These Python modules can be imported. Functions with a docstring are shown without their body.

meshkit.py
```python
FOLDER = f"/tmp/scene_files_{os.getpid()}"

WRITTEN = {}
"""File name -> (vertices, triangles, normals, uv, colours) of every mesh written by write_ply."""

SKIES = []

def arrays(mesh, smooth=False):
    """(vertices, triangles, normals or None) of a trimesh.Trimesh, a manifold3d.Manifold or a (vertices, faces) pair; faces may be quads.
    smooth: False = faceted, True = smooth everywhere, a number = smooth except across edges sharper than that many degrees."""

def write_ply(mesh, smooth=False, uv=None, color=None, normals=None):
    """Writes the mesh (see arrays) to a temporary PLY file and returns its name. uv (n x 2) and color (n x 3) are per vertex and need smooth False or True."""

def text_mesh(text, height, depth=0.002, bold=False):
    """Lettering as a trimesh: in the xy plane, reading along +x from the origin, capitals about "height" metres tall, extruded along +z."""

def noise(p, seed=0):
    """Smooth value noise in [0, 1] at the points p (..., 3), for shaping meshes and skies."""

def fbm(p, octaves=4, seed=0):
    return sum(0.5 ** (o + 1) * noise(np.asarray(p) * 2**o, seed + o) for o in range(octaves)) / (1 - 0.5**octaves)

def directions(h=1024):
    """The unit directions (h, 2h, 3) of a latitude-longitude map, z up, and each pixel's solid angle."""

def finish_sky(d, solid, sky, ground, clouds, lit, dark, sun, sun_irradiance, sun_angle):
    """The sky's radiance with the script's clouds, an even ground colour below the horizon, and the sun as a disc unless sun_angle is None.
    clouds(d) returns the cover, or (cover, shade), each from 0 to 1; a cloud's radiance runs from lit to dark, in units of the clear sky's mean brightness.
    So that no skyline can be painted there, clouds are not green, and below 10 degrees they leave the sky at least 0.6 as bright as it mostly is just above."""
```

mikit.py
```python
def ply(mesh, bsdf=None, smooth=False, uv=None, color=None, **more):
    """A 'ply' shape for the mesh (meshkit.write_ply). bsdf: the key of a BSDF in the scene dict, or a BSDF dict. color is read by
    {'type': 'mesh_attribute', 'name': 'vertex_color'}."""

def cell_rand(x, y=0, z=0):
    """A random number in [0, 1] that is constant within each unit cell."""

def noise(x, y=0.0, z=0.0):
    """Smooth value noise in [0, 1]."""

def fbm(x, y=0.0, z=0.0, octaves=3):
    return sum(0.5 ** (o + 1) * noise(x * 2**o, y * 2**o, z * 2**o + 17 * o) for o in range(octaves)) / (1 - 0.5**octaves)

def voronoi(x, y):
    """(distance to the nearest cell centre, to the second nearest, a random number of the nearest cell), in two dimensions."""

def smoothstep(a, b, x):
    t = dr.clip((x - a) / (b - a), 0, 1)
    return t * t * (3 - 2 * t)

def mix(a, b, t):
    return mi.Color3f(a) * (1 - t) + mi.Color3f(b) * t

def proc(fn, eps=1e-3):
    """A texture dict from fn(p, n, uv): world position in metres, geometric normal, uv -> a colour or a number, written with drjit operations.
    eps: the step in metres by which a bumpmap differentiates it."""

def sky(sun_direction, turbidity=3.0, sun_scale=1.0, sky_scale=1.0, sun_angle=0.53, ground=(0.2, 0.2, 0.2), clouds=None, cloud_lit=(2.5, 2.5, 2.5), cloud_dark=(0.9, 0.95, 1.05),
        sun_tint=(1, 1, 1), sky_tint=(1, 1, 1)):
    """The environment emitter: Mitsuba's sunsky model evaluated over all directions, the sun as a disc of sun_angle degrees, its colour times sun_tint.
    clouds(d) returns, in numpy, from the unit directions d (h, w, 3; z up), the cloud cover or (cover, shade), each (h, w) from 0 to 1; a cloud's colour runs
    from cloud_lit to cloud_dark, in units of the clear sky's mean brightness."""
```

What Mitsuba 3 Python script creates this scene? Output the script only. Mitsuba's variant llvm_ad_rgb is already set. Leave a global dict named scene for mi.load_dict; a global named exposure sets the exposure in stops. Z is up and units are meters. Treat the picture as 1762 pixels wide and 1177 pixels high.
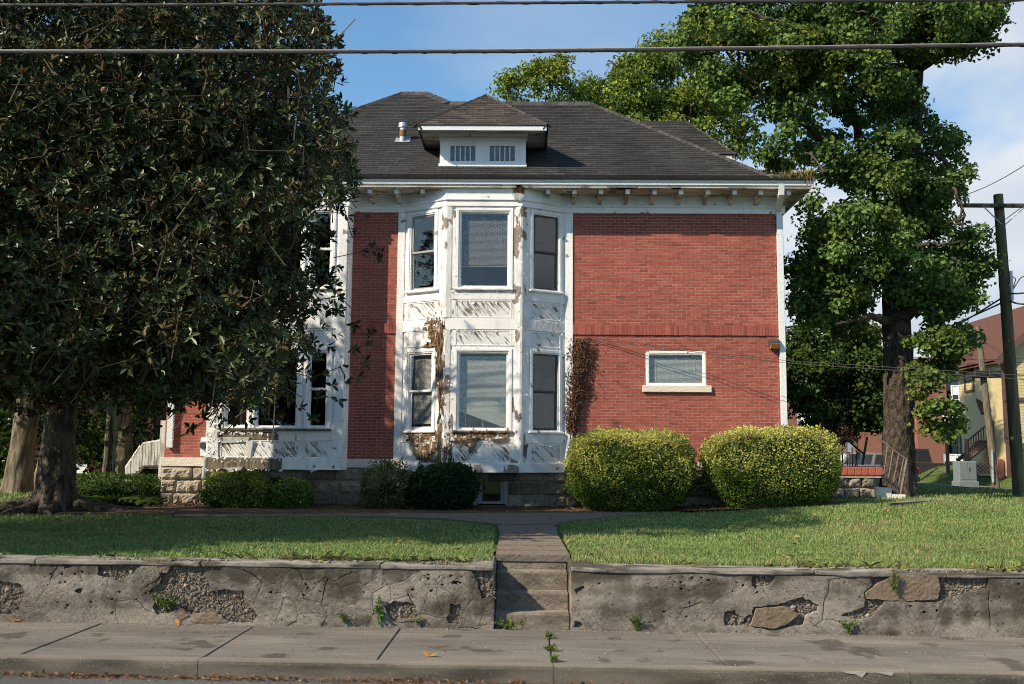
import math, random
import numpy as np, trimesh
import drjit as dr
import mitsuba as mi
import mikit, meshkit
from shapely.geometry import Polygon, box as sbox, LineString, MultiPolygon, Point
from shapely.ops import unary_union
from shapely import affinity

# ------------------------------------------------------------------ camera, sky, exposure
PH_W, PH_H, FOC = 1762.0, 1177.0, 1713.0
EYE = np.array([0.0, 0.0, 1.79])
PITCH, YAW, ROLL = math.atan(202.0 / FOC), math.radians(0.8), 0.008
fwd = np.array([-math.sin(YAW) * math.cos(PITCH), math.cos(YAW) * math.cos(PITCH), math.sin(PITCH)])
_r0 = np.cross(fwd, [0, 0, 1.0]); _r0 /= np.linalg.norm(_r0)
_u0 = np.cross(_r0, fwd)
cam_up = _u0 * math.cos(ROLL) - _r0 * math.sin(ROLL)
cam_right = _r0 * math.cos(ROLL) + _u0 * math.sin(ROLL)
scene, labels = {}, {}
scene['camera'] = {
    'type': 'perspective', 'fov': 2 * math.degrees(math.atan(PH_W / 2 / FOC)), 'fov_axis': 'x',
    'near_clip': 0.1, 'far_clip': 5000.0,
    'to_world': mi.ScalarTransform4f().look_at(origin=EYE.tolist(), target=(EYE + fwd).tolist(), up=cam_up.tolist())}

SUN_AZ, SUN_TAN = math.radians(56), 0.72          # the sun stands behind and left of the camera
sun_dir = np.array([-math.sin(SUN_AZ), -math.cos(SUN_AZ), SUN_TAN])


def sky_clouds(d):
    el = np.degrees(np.arcsin(np.clip(d[..., 2], -1, 1)))
    k = d / np.maximum(d[..., 2:3] + 0.18, 0.12)
    q = np.stack([k[..., 0] * 1.1, k[..., 1] * 0.9, k[..., 2] * 0.0 + 3.1], -1)
    n = meshkit.fbm(q * 1.5, 6, seed=11)
    m = meshkit.fbm(q * 0.55 + 7.3, 3, seed=5)
    side = np.clip((d[..., 0] - 0.12) / 0.34, -1.0, 1.0)      # a bank of cloud lies to the right
    v = n * 0.62 + m * 0.38 + 0.075 * side - 0.10 * np.clip((el - 22) / 30, -0.5, 1)
    cover = np.clip((v - 0.55) / 0.085, 0, 1) ** 1.1
    wisp = np.clip((meshkit.fbm(q * np.array([1.4, 3.0, 1]) + 2.0, 6, seed=3) - 0.53) / 0.35, 0, 1) * 0.4
    shade = np.clip(0.35 + (meshkit.fbm(q * 2.3 + 1.7, 4, seed=9) - 0.5) * 1.6 + (v - 0.66) * 1.0, 0, 1)
    return np.maximum(cover * 0.93, wisp), shade


scene['sky'] = mikit.sky(sun_dir, turbidity=2.4, clouds=sky_clouds, cloud_lit=(2.1, 2.15, 2.22), cloud_dark=(1.0, 1.18, 1.45),
                         sun_tint=(0.94, 0.99, 1.06), sky_tint=(1.0, 1.16, 1.16), ground=(0.1, 0.1, 0.09))
exposure = 2.32

# ------------------------------------------------------------------ helpers
R = np.random.default_rng(7)


def at(px, py, Y):
    d = fwd * FOC + cam_right * (px - PH_W / 2) - cam_up * (py - PH_H / 2)
    return EYE + d * (Y / d[1])


def atx(px, py, X):
    d = fwd * FOC + cam_right * (px - PH_W / 2) - cam_up * (py - PH_H / 2)
    return EYE + d * (X / d[0])


_used = {}


def numbered(key):
    if key not in _used:
        _used[key] = 0
        return key
    _used[key] += 1
    return f'{key}_{_used[key]:03d}'


def tag(key, label=None, category=None, group=None, kind=None):
    e = labels.setdefault(key, {})
    for k, v in (('label', label), ('category', category), ('group', group), ('kind', kind)):
        if v is not None:
            e[k] = v
    return key


def norm(v):
    v = np.asarray(v, float)
    return v / np.maximum(np.linalg.norm(v, axis=-1, keepdims=True), 1e-12)


class Frame:
    """point = O + u U + v V + d N, N = U x V outward"""
    def __init__(s, O, U, V=(0, 0, 1)):
        s.O, s.U, s.V = np.asarray(O, float), norm(U), norm(V)
        s.N = np.cross(s.U, s.V)

    def p(s, u, v, d=0.0):
        u, v, d = np.broadcast_arrays(np.asarray(u, float), np.asarray(v, float), np.asarray(d, float))
        return s.O + u[..., None] * s.U + v[..., None] * s.V + d[..., None] * s.N


BOXF = np.array([[0, 1, 2], [0, 2, 3], [4, 5, 1], [4, 1, 0], [5, 6, 2], [5, 2, 1], [3, 2, 6], [3, 6, 7], [4, 0, 3], [4, 3, 7], [5, 4, 7], [5, 7, 6]])


def tone_uv(c):
    """a piece's own base colour, carried in its uv (constant over the piece): r, and g with b in its fraction"""
    c = np.clip(c, 0, .98)
    return np.column_stack([c[:, 0], (np.floor(c[:, 1] * 1024) + .1 + .8 * c[:, 2]) / 1024])


class MB:
    def __init__(s):
        s.V, s.F, s.C, s.n = [], [], [], 0

    def add(s, v, f, c=(1, 1, 1)):
        v = np.asarray(v, float).reshape(-1, 3); f = np.asarray(f, int)
        if f.ndim == 2 and f.shape[1] == 4:
            f = np.vstack([f[:, [0, 1, 2]], f[:, [0, 2, 3]]])
        s.V.append(v); s.F.append(f + s.n); s.n += len(v)
        s.C.append(np.broadcast_to(np.asarray(c, float), (len(v), 3)))
        return s

    def tri(s, m, c=(1, 1, 1)):
        return s.add(m.vertices, m.faces, c)

    def rects(s, fr, r, d0, d1, c=(1, 1, 1), back=True):
        """r: (n,4) u0,u1,v0,v1"""
        r = np.atleast_2d(np.asarray(r, float)); n = len(r)
        d0 = np.broadcast_to(np.asarray(d0, float), (n,)); d1 = np.broadcast_to(np.asarray(d1, float), (n,))
        u = r[:, [0, 1, 1, 0, 0, 1, 1, 0]]; v = r[:, [2, 2, 3, 3, 2, 2, 3, 3]]
        d = np.stack([d1] * 4 + [d0] * 4, 1)
        f = (BOXF if back else BOXF[:10])[None] + (np.arange(n) * 8)[:, None, None]
        c = np.asarray(c, float)
        if c.ndim == 2 and len(c) == n:
            c = np.repeat(c, 8, 0)
        return s.add(fr.p(u, v, d).reshape(-1, 3), f.reshape(-1, 3), c)

    def box(s, x0, x1, y0, y1, z0, z1, c=(1, 1, 1), ch=0.0):
        if ch > 0:
            m = chamfer_box(x1 - x0, y1 - y0, z1 - z0, ch)
            return s.add(m[0] + [(x0 + x1) / 2, (y0 + y1) / 2, (z0 + z1) / 2], m[1], c)
        return s.rects(Frame((0, 0, 0), (1, 0, 0), (0, 0, 1)), [[x0, x1, z0, z1]], -y1, -y0, c)

    def obox(s, fr, u0, u1, v0, v1, d0, d1, c=(1, 1, 1), ch=0.0):
        if ch > 0:
            m = chamfer_box(u1 - u0, v1 - v0, d1 - d0, ch)
            q = m[0] + [(u0 + u1) / 2, (v0 + v1) / 2, (d0 + d1) / 2]
            return s.add(fr.p(q[:, 0], q[:, 1], q[:, 2]), m[1], c)
        return s.rects(fr, [[u0, u1, v0, v1]], d0, d1, c)

    def prism(s, fr, poly, d0, d1, c=(1, 1, 1)):
        if poly.is_empty:
            return s
        for g in getattr(poly, 'geoms', [poly]):
            if g.geom_type != 'Polygon' or g.area < 1e-7:
                continue
            m = trimesh.creation.extrude_polygon(g, d1 - d0, engine='earcut')
            v = m.vertices
            s.add(fr.p(v[:, 0], v[:, 1], v[:, 2] + d0), m.faces, c)
        return s

    def tube(s, pts, rad, n=8, c=(1, 1, 1), caps=True, lump=0.0, seed=0):
        v, f = tube(pts, rad, n, caps, lump, seed)
        return s.add(v, f, c)

    def arrays(s):
        return np.vstack(s.V), np.vstack(s.F), np.vstack(s.C)

    def put(s, key, bsdf, smooth=False, color=False, num=True):
        key = numbered(key) if num else key
        if not s.V:
            raise ValueError('empty ' + key)
        v, f, c = s.arrays()
        scene[key] = mikit.ply((v, f), bsdf, smooth=smooth, uv=tone_uv(c) if color else None)
        return key


def chamfer_box(a, b, c, ch):
    import itertools
    h = np.array([a, b, c]) / 2
    ch = min(ch, h.min() * 0.9)
    P = []
    for sx, sy, sz in itertools.product((-1, 1), repeat=3):
        sg = np.array([sx, sy, sz])
        for k in range(3):
            q = h - ch; q = q.copy(); q[k] = h[k]
            P.append(sg * q)
    m = trimesh.convex.convex_hull(np.array(P))
    return np.array(m.vertices), np.array(m.faces)


def tube(pts, rad, n=8, caps=True, lump=0.0, seed=0):
    pts = np.asarray(pts, float); k = len(pts)
    rad = np.broadcast_to(np.asarray(rad, float), (k,))
    t = norm(np.gradient(pts, axis=0))
    a = np.array([0, 0, 1.0]) if abs(t[0][2]) < 0.9 else np.array([1.0, 0, 0])
    x = norm(np.cross(t[0], a)); V = []
    ang = np.arange(n) / n * 2 * np.pi
    for i in range(k):
        x = norm(x - t[i] * np.dot(x, t[i])); y = np.cross(t[i], x)
        ring = np.cos(ang)[:, None] * x + np.sin(ang)[:, None] * y
        r = np.full(n, rad[i])
        if lump:
            r = r * (1 + lump * (meshkit.fbm(np.column_stack([np.cos(ang) * 1.6, np.sin(ang) * 1.6, np.full(n, i * 0.35)]) + seed * 3.7, 3) - 0.5) * 2)
        V.append(pts[i] + ring * r[:, None])
    V = np.vstack(V); F = []
    j = np.arange(n); jn = (j + 1) % n
    for i in range(k - 1):
        a0, b0 = i * n, (i + 1) * n
        F += [np.stack([a0 + j, a0 + jn, b0 + jn], 1), np.stack([a0 + j, b0 + jn, b0 + j], 1)]
    if caps:
        V = np.vstack([V, pts[0], pts[-1]])
        F += [np.stack([jn, j, np.full(n, k * n)], 1), np.stack([(k - 1) * n + j, (k - 1) * n + jn, np.full(n, k * n + 1)], 1)]
    return V, np.vstack(F)


def leaves(mb, pos, axis, nor, L, W, col, fold=0.15, droop=0.15, four=True):
    """leaf blades: pos base, axis along, nor the upper side"""
    n = len(pos)
    if n == 0:
        return
    axis = norm(axis); nor = norm(nor - axis * (nor * axis).sum(-1, keepdims=True)); side = np.cross(nor, axis)
    L = np.broadcast_to(L, (n,))[:, None]; W = np.broadcast_to(W, (n,))[:, None]
    if four:
        pts = [pos, pos + axis * L * .35 + side * W * -.46 + nor * W * fold, pos + axis * L * .7 + side * W * -.42 + nor * W * (fold * .8) - nor * L * droop * .35,
               pos + axis * L - nor * L * droop, pos + axis * L * .7 + side * W * .42 + nor * W * (fold * .8) - nor * L * droop * .35, pos + axis * L * .35 + side * W * .46 + nor * W * fold]
        F = np.array([[0, 1, 2], [0, 2, 3], [0, 3, 4], [0, 4, 5]])
    else:
        pts = [pos, pos + axis * L * .5 - side * W * .5 + nor * W * fold, pos + axis * L - nor * L * droop, pos + axis * L * .5 + side * W * .5 + nor * W * fold]
        F = np.array([[0, 1, 2], [0, 2, 3]])
    k = len(pts)
    v = np.stack(pts, 1).reshape(-1, 3)
    f = (F[None] + (np.arange(n) * k)[:, None, None]).reshape(-1, 3)
    mb.add(v, f, np.repeat(np.broadcast_to(col, (n, 3)), k, 0))


def rdir(n, rng=None):
    return norm((rng or R).normal(size=(n, 3)))


def tones(n, a, b, rng=None, j=0.12):
    rng = rng or R
    t = rng.random((n, 1))
    c = np.asarray(a) * (1 - t) + np.asarray(b) * t
    return np.clip(c * (1 + j * rng.normal(size=(n, 1))), 0.004, 0.95)


# ------------------------------------------------------------------ materials
def rgb(*c):
    return {'type': 'rgb', 'value': [float(x) for x in (c[0] if len(c) == 1 else c)]}


def c_piece(p, n, uv):
    g = dr.floor(uv.y * 1024)
    return mi.Color3f(uv.x, g / 1024, dr.clip((uv.y * 1024 - g - .1) / .8, 0, 1))


VC = mikit.proc(c_piece)


def mat(key, color, rough=0.8, spec=0.4, bump=None, bscale=0.01, eps=2e-3, **kw):
    color = color if isinstance(color, dict) else rgb(color)
    b = {'type': 'principled', 'base_color': color, 'roughness': rough, 'specular': spec, **kw}
    if bump is not None:
        b = {'type': 'bumpmap', 'arbitrary': mikit.proc(bump, eps), 'scale': float(bscale), 'bsdf': b}
    scene[key] = {'type': 'twosided', 'bsdf': b}


def _grain(s):
    def fn(p, n, uv):
        return mikit.fbm(p.x * s, p.y * s, p.z * s, octaves=3)
    return fn


g_fine, g_mid = _grain(120.0), _grain(30.0)
sm, nz, fb = mikit.smoothstep, mikit.noise, mikit.fbm


def c_plaster(p, n, uv):
    a = fb(p.x * 1.3, p.y * 3, p.z * 2.2, octaves=4)
    f = fb(p.x * 26, p.y * 26, p.z * 26, octaves=2) * 0.45 + nz(p.x * 95, p.y * 95, p.z * 95) * 0.55
    streak = fb(p.x * 9, p.y * 2, p.z * 0.9, octaves=3)
    c = mikit.mix((0.078, 0.069, 0.060), (0.275, 0.248, 0.218), sm(0.28, 0.72, a * 0.55 + f * 0.45))
    pit = sm(0.70, 0.74, fb(p.x * 33, p.y * 33, p.z * 26, octaves=3))
    c = mikit.mix(c, (0.03, 0.026, 0.022), pit * 0.8)
    moss = sm(0.455, 0.66, fb(p.x * 2.1 + 9, p.y, p.z * 5, octaves=4) * 0.55 + streak * 0.3 + p.z * 0.27)
    return mikit.mix(c, (0.035, 0.03, 0.022), moss * 0.85)


def c_walk(p, n, uv):
    a = fb(p.x * 0.8, p.y * 2.5, p.z, octaves=4)
    f = fb(p.x * 90, p.y * 90, p.z * 90, octaves=2)
    s = fb(p.x * 3, p.y * 22, p.z, octaves=3)
    c = mikit.mix((0.078, 0.070, 0.062), (0.18, 0.164, 0.147), sm(0.2, 0.8, a * 0.45 + f * 0.3 + s * 0.25))
    ln = sm(0.03, 0.0, dr.abs(p.y - 10.33 + (fb(p.x * 1.7, 0, 3.0, octaves=3) - 0.5) * 0.12))
    c = mikit.mix(c, (0.05, 0.042, 0.034), ln * 0.55)
    st = sm(0.61, 0.70, fb(p.x * 2.7 + 4, p.y * 2.7, 0, octaves=4))
    return mikit.mix(c, (0.05, 0.043, 0.036), st * 0.75)


def c_kerb(p, n, uv):
    a = fb(p.x * 2.2, p.y * 4, p.z * 8, octaves=4)
    f = nz(p.x * 110, p.y * 110, p.z * 110)
    c = mikit.mix((0.05, 0.045, 0.037), (0.13, 0.115, 0.096), sm(0.25, 0.8, a))
    c = mikit.mix(c, (0.3, 0.28, 0.25), sm(0.76, 0.9, f) * 0.7)
    return mikit.mix(c, (0.22, 0.2, 0.17), sm(0.75, 0.98, n.z) * 0.55)


def c_asphalt(p, n, uv):
    f = nz(p.x * 140, p.y * 140, p.z * 10)
    a = fb(p.x * 0.7, p.y * 0.7, 0, octaves=3)
    return mikit.mix((0.05, 0.05, 0.052), (0.11, 0.108, 0.105), f * 0.6 + a * 0.4)


def c_bark(p, n, uv):
    r = fb(p.x * 17, p.y * 17, p.z * 6, octaves=4) * 0.6 + fb(p.x * 46, p.y * 46, p.z * 24, octaves=2) * 0.4
    a = fb(p.x * 2, p.y * 2, p.z * 1.2, octaves=3)
    c = mikit.mix((0.02, 0.016, 0.013), (0.10, 0.083, 0.066), sm(0.3, 0.75, r))
    return mikit.mix(c, (0.15, 0.13, 0.09), sm(0.55, 0.8, a) * 0.4)


def h_bark(p, n, uv):
    return fb(p.x * 16, p.y * 16, p.z * 5, octaves=4)


def c_paint(p, n, uv):
    a = fb(p.x * 2, p.y * 2, p.z * 2, octaves=4)
    s = fb(p.x * 11, p.y * 11, p.z * 1.3, octaves=3)
    c = mikit.mix((0.60, 0.60, 0.60), (0.78, 0.785, 0.79), sm(0.2, 0.55, a * 0.6 + s * 0.4))
    chip = sm(0.735, 0.75, fb(p.x * 7, p.y * 7, p.z * 5 + 3, octaves=4))
    return mikit.mix(c, (0.20, 0.165, 0.135), chip * 0.9)


def m_peel(p):
    return fb(p.x * 5 + 2, p.y * 5, p.z * 2.0, octaves=5)


def c_peel(p, n, uv):
    m = m_peel(p)
    w = fb(p.x * 40, p.y * 40, p.z * 3, octaves=3)
    wood = mikit.mix((0.12, 0.09, 0.07), (0.34, 0.29, 0.25), w)
    pt = mikit.mix((0.62, 0.62, 0.61), (0.77, 0.775, 0.78), sm(0.3, 0.6, fb(p.x * 9, p.y * 9, p.z * 4, octaves=3)))
    return mikit.mix(pt, wood, sm(0.60, 0.615, m))


def h_peel(p, n, uv):
    return 1.0 - sm(0.595, 0.615, m_peel(p)) + 0.5 * fb(p.x * 22, p.y * 22, p.z * 7, octaves=3)


def c_panel(p, n, uv):
    d = p.x * 0.75 + p.z * 0.66                     # boards run diagonally
    e = p.x * 0.66 - p.z * 0.75
    k = fb(d * 52, e * 5.0, p.y * 2, octaves=3)
    m = fb(p.x * 2.3 + 5, p.y, p.z * 3.1, octaves=2)
    bare = sm(0.615, 0.65, k * 0.74 + m * 0.36)
    wood = mikit.mix((0.09, 0.075, 0.06), (0.26, 0.22, 0.18), nz(d * 90, e * 6, 0))
    return mikit.mix((0.74, 0.745, 0.75), wood, bare)


def h_panel(p, n, uv):
    d = p.x * 0.75 + p.z * 0.66
    t = d * 17.0
    t = t - dr.floor(t)
    return sm(0.0, 0.12, t) * (1 - sm(0.9, 1.0, t))


def c_rot(p, n, uv):
    w = fb(p.x * 30, p.y * 30, p.z * 5, octaves=4)
    a = fb(p.x * 6, p.y * 6, p.z * 6, octaves=3)
    c = mikit.mix((0.045, 0.027, 0.018), (0.24, 0.16, 0.10), sm(0.25, 0.75, w))
    c = mikit.mix(c, (0.22, 0.09, 0.045), sm(0.54, 0.68, a) * 0.45)
    return mikit.mix(c, (0.5, 0.46, 0.4), sm(0.62, 0.68, fb(p.x * 8 + 4, p.y * 8, p.z * 6, octaves=4)) * 0.6)


def h_rot(p, n, uv):
    return fb(p.x * 26, p.y * 26, p.z * 6, octaves=4)


def c_graywood(p, n, uv):
    w = fb(p.x * 28, p.y * 28, p.z * 2.5, octaves=4)
    return mikit.mix((0.08, 0.065, 0.048), (0.2, 0.17, 0.125), sm(0.2, 0.8, w))


def c_soil(p, n, uv):
    a = fb(p.x * 3, p.y * 3, p.z, octaves=4)
    f = nz(p.x * 60, p.y * 60, 0)
    return mikit.mix((0.035, 0.024, 0.016), (0.11, 0.075, 0.05), a * 0.5 + f * 0.5)


def c_turf(p, n, uv):
    a = fb(p.x * 1.5, p.y * 1.5, 0, octaves=4)
    f = fb(p.x * 30, p.y * 30, 0, octaves=2)
    c = mikit.mix((0.03, 0.05, 0.014), (0.075, 0.11, 0.032), a * 0.5 + f * 0.5)
    return mikit.mix(c, (0.11, 0.09, 0.045), sm(0.6, 0.8, fb(p.x * 0.7, p.y * 0.9, 0, octaves=3)) * 0.5)


def c_stain(p, n, uv):          # the soffit: old paint, damp and flaking
    a = fb(p.x * 2.2, p.y * 6, p.z * 3, octaves=4)
    c = mikit.mix((0.30, 0.26, 0.22), (0.56, 0.54, 0.50), sm(0.3, 0.65, a))
    return mikit.mix(c, (0.14, 0.08, 0.05), sm(0.66, 0.72, fb(p.x * 3.1 + 3, p.y * 5, 2, octaves=4)) * 0.8)


def c_metal(p, n, uv):
    a = fb(p.x * 3, p.y * 3, p.z * 3, octaves=3)
    return mikit.mix((0.42, 0.44, 0.46), (0.58, 0.60, 0.62), a)


P = mikit.proc
mat('vc_brick', VC, 0.8, 0.35, g_fine, 0.004)
mat('vc_matte', VC, 0.9, 0.25)
mat('vc_stone', VC, 0.92, 0.2, g_mid, 0.03)
mat('vc_shingle', VC, 0.92, 0.3, g_fine, 0.004)
mat('vc_grass', VC, 0.6, 0.3)
scene['vc_leaf'] = {'type': 'principledthin', 'base_color': VC, 'roughness': 0.38, 'diff_trans': 0.5, 'eta': 1.45, 'spec_trans': 0.0}
scene['vc_magnolia'] = {'type': 'twosided', 'front': {'type': 'principled', 'base_color': VC, 'roughness': 0.43, 'specular': 0.42},
                        'back': {'type': 'principled', 'base_color': rgb(0.07, 0.05, 0.021), 'roughness': 0.8, 'specular': 0.2}}
mat('mortar', (0.42, 0.31, 0.24), 0.95, 0.2, g_fine, 0.004)
mat('plaster', P(c_plaster), 0.95, 0.2, _grain(34.0), 0.009)
mat('coping', P(lambda p, n, uv: mikit.mix(mikit.mix((0.10, 0.092, 0.082), (0.24, 0.22, 0.20), sm(.2, .8, fb(p.x * 5, p.y * 9, p.z * 9, octaves=4))), (0.035, 0.032, 0.024), sm(.52, .66, fb(p.x * 3 + 5, p.y * 4, p.z * 14, octaves=4)) * .8)), 0.95, 0.2, g_mid, 0.01)
mat('step_concrete', P(lambda p, n, uv: mikit.mix((0.075, 0.063, 0.05), (0.215, 0.188, 0.155), sm(.2, .8, fb(p.x * 7, p.y * 7, p.z * 7, octaves=3) * .5 + nz(p.x * 90, p.y * 90, p.z * 90) * .5))), 0.95, 0.2, g_mid, 0.012)
mat('walk', P(c_walk), 0.92, 0.25, g_fine, 0.006)
mat('kerb_concrete', P(c_kerb), 0.92, 0.25, g_fine, 0.012)
mat('asphalt', P(c_asphalt), 0.9, 0.3, g_fine, 0.01)
mat('bark', P(c_bark), 0.95, 0.2, h_bark, 0.09)
mat('paint', P(c_paint), 0.55, 0.4)
mat('peel', P(c_peel), 0.65, 0.35, h_peel, 0.012)
mat('panel_paint', P(c_panel), 0.6, 0.4, h_panel, 0.008)
mat('rot', P(c_rot), 0.95, 0.2, h_rot, 0.04)
mat('rot_hole_dark', (0.035, 0.02, 0.014), 0.95, 0.1, h_rot, 0.03)
mat('graywood', P(c_graywood), 0.9, 0.25, h_rot, 0.01)
mat('soil', P(c_soil), 0.98, 0.1, g_mid, 0.02)
mat('turf', P(c_turf), 0.95, 0.15)
mat('soffit', P(c_stain), 0.8, 0.3)
mat('white', (0.76, 0.765, 0.77), 0.5, 0.4)
mat('white_metal', (0.66, 0.69, 0.72), 0.4, 0.5)
mat('galv', P(c_metal), 0.45, 0.5, metallic=0.6)
mat('dark_frame', (0.045, 0.043, 0.042), 0.5, 0.4)
mat('grey_frame', (0.26, 0.265, 0.27), 0.5, 0.4)
mat('room', (0.045, 0.043, 0.042), 0.95, 0.1)
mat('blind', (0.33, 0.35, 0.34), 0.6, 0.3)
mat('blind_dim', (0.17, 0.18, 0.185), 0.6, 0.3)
mat('curtain', (0.02, 0.02, 0.022), 0.95, 0.1)
mat('stone_trim', (0.62, 0.57, 0.50), 0.85, 0.3, g_mid, 0.012)
mat('lawn_path', P(lambda p, n, uv: mikit.mix((0.085, 0.067, 0.052), (0.17, 0.145, 0.12), fb(p.x * 4, p.y * 18, 0, octaves=4) * 0.7 + nz(p.x * 70, p.y * 70, 0) * 0.3)), 0.95, 0.2, g_mid, 0.02)
mat('black_rubber', (0.018, 0.018, 0.019), 0.45, 0.4)
mat('cable', (0.045, 0.044, 0.044), 0.5, 0.4)
mat('rail_iron', (0.16, 0.13, 0.115), 0.6, 0.4)
mat('iron', (0.03, 0.026, 0.024), 0.6, 0.4)
mat('rust', (0.20, 0.085, 0.04), 0.8, 0.3)
mat('tile', (0.33, 0.095, 0.06), 0.6, 0.4, g_mid, 0.006)
mat('lamp_bronze', (0.05, 0.047, 0.042), 0.5, 0.4)
mat('lamp_lens', (0.34, 0.17, 0.06), 0.3, 0.5)
mat('grey_box', (0.15, 0.18, 0.18), 0.6, 0.4)
mat('yellow_siding', (0.50, 0.41, 0.225), 0.7, 0.3)
mat('brown_trim', (0.12, 0.065, 0.055), 0.7, 0.3)
mat('brown_roof', (0.085, 0.042, 0.034), 0.9, 0.2, g_mid, 0.02)
mat('far_brick', (0.225, 0.105, 0.078), 0.9, 0.2)
mat('far_concrete', (0.27, 0.27, 0.26), 0.9, 0.2)
mat('shade_toned_brick', (0.055, 0.028, 0.023), 0.9, 0.2)  # darkened to stand in for the shade of the left trees
mat('glass_dark', (0.02, 0.024, 0.028), 0.08, 0.6)
mat('car_blue', (0.012, 0.018, 0.042), 0.25, 0.35)
mat('car_grey', (0.025, 0.026, 0.03), 0.25, 0.5, clearcoat=0.8)
mat('red_lens', (0.5, 0.02, 0.015), 0.2, 0.5)
mat('chrome', (0.6, 0.6, 0.6), 0.2, 0.5, metallic=1.0)
mat('blue_cloth', (0.03, 0.08, 0.32), 0.8, 0.2)
scene['glass'] = {'type': 'thindielectric', 'int_ior': 1.52}
BOARD = Frame((0, 0, 0), (1, 0, 0))
# ------------------------------------------------------------------ the brick house
H = 'brick_house'
YW = 22.3
XL, XR = -8.06, 5.84
tag(H, 'two storey red brick house with peeling white bay windows and a dark shingled hip roof', 'house')
WALL = Frame((0, YW, 0), (1, 0, 0))


def onplane(px, py, fr, d=0.0):
    dv = fwd * FOC + cam_right * (px - PH_W / 2) - cam_up * (py - PH_H / 2)
    o = fr.O + fr.N * d
    t = np.dot(o - EYE, fr.N) / np.dot(dv, fr.N)
    q = EYE + dv * t - fr.O
    return np.dot(q, fr.U), np.dot(q, fr.V)


def pxpoly(pts, fr, d=0.0):
    return Polygon([onplane(a, b, fr, d) for a, b in pts]).buffer(0)


def zw(py, px=1170):
    return at(px, py, YW)[2]


YB = 21.72                                     # front of the right-hand bay


def zb(py):
    return at(828, py, YB)[2]


Z_FND, Z_WT0, Z_WT1 = 0.45, 1.58, 1.775
Z_BELT0, Z_BELT1 = zw(577), zw(560)
Z_FR0, Z_FR1, Z_FR2 = 7.39, 7.52, 7.555
Z_SOF = 7.80
EAVE_Y, EAVE_Z = 21.52, 8.0

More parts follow.
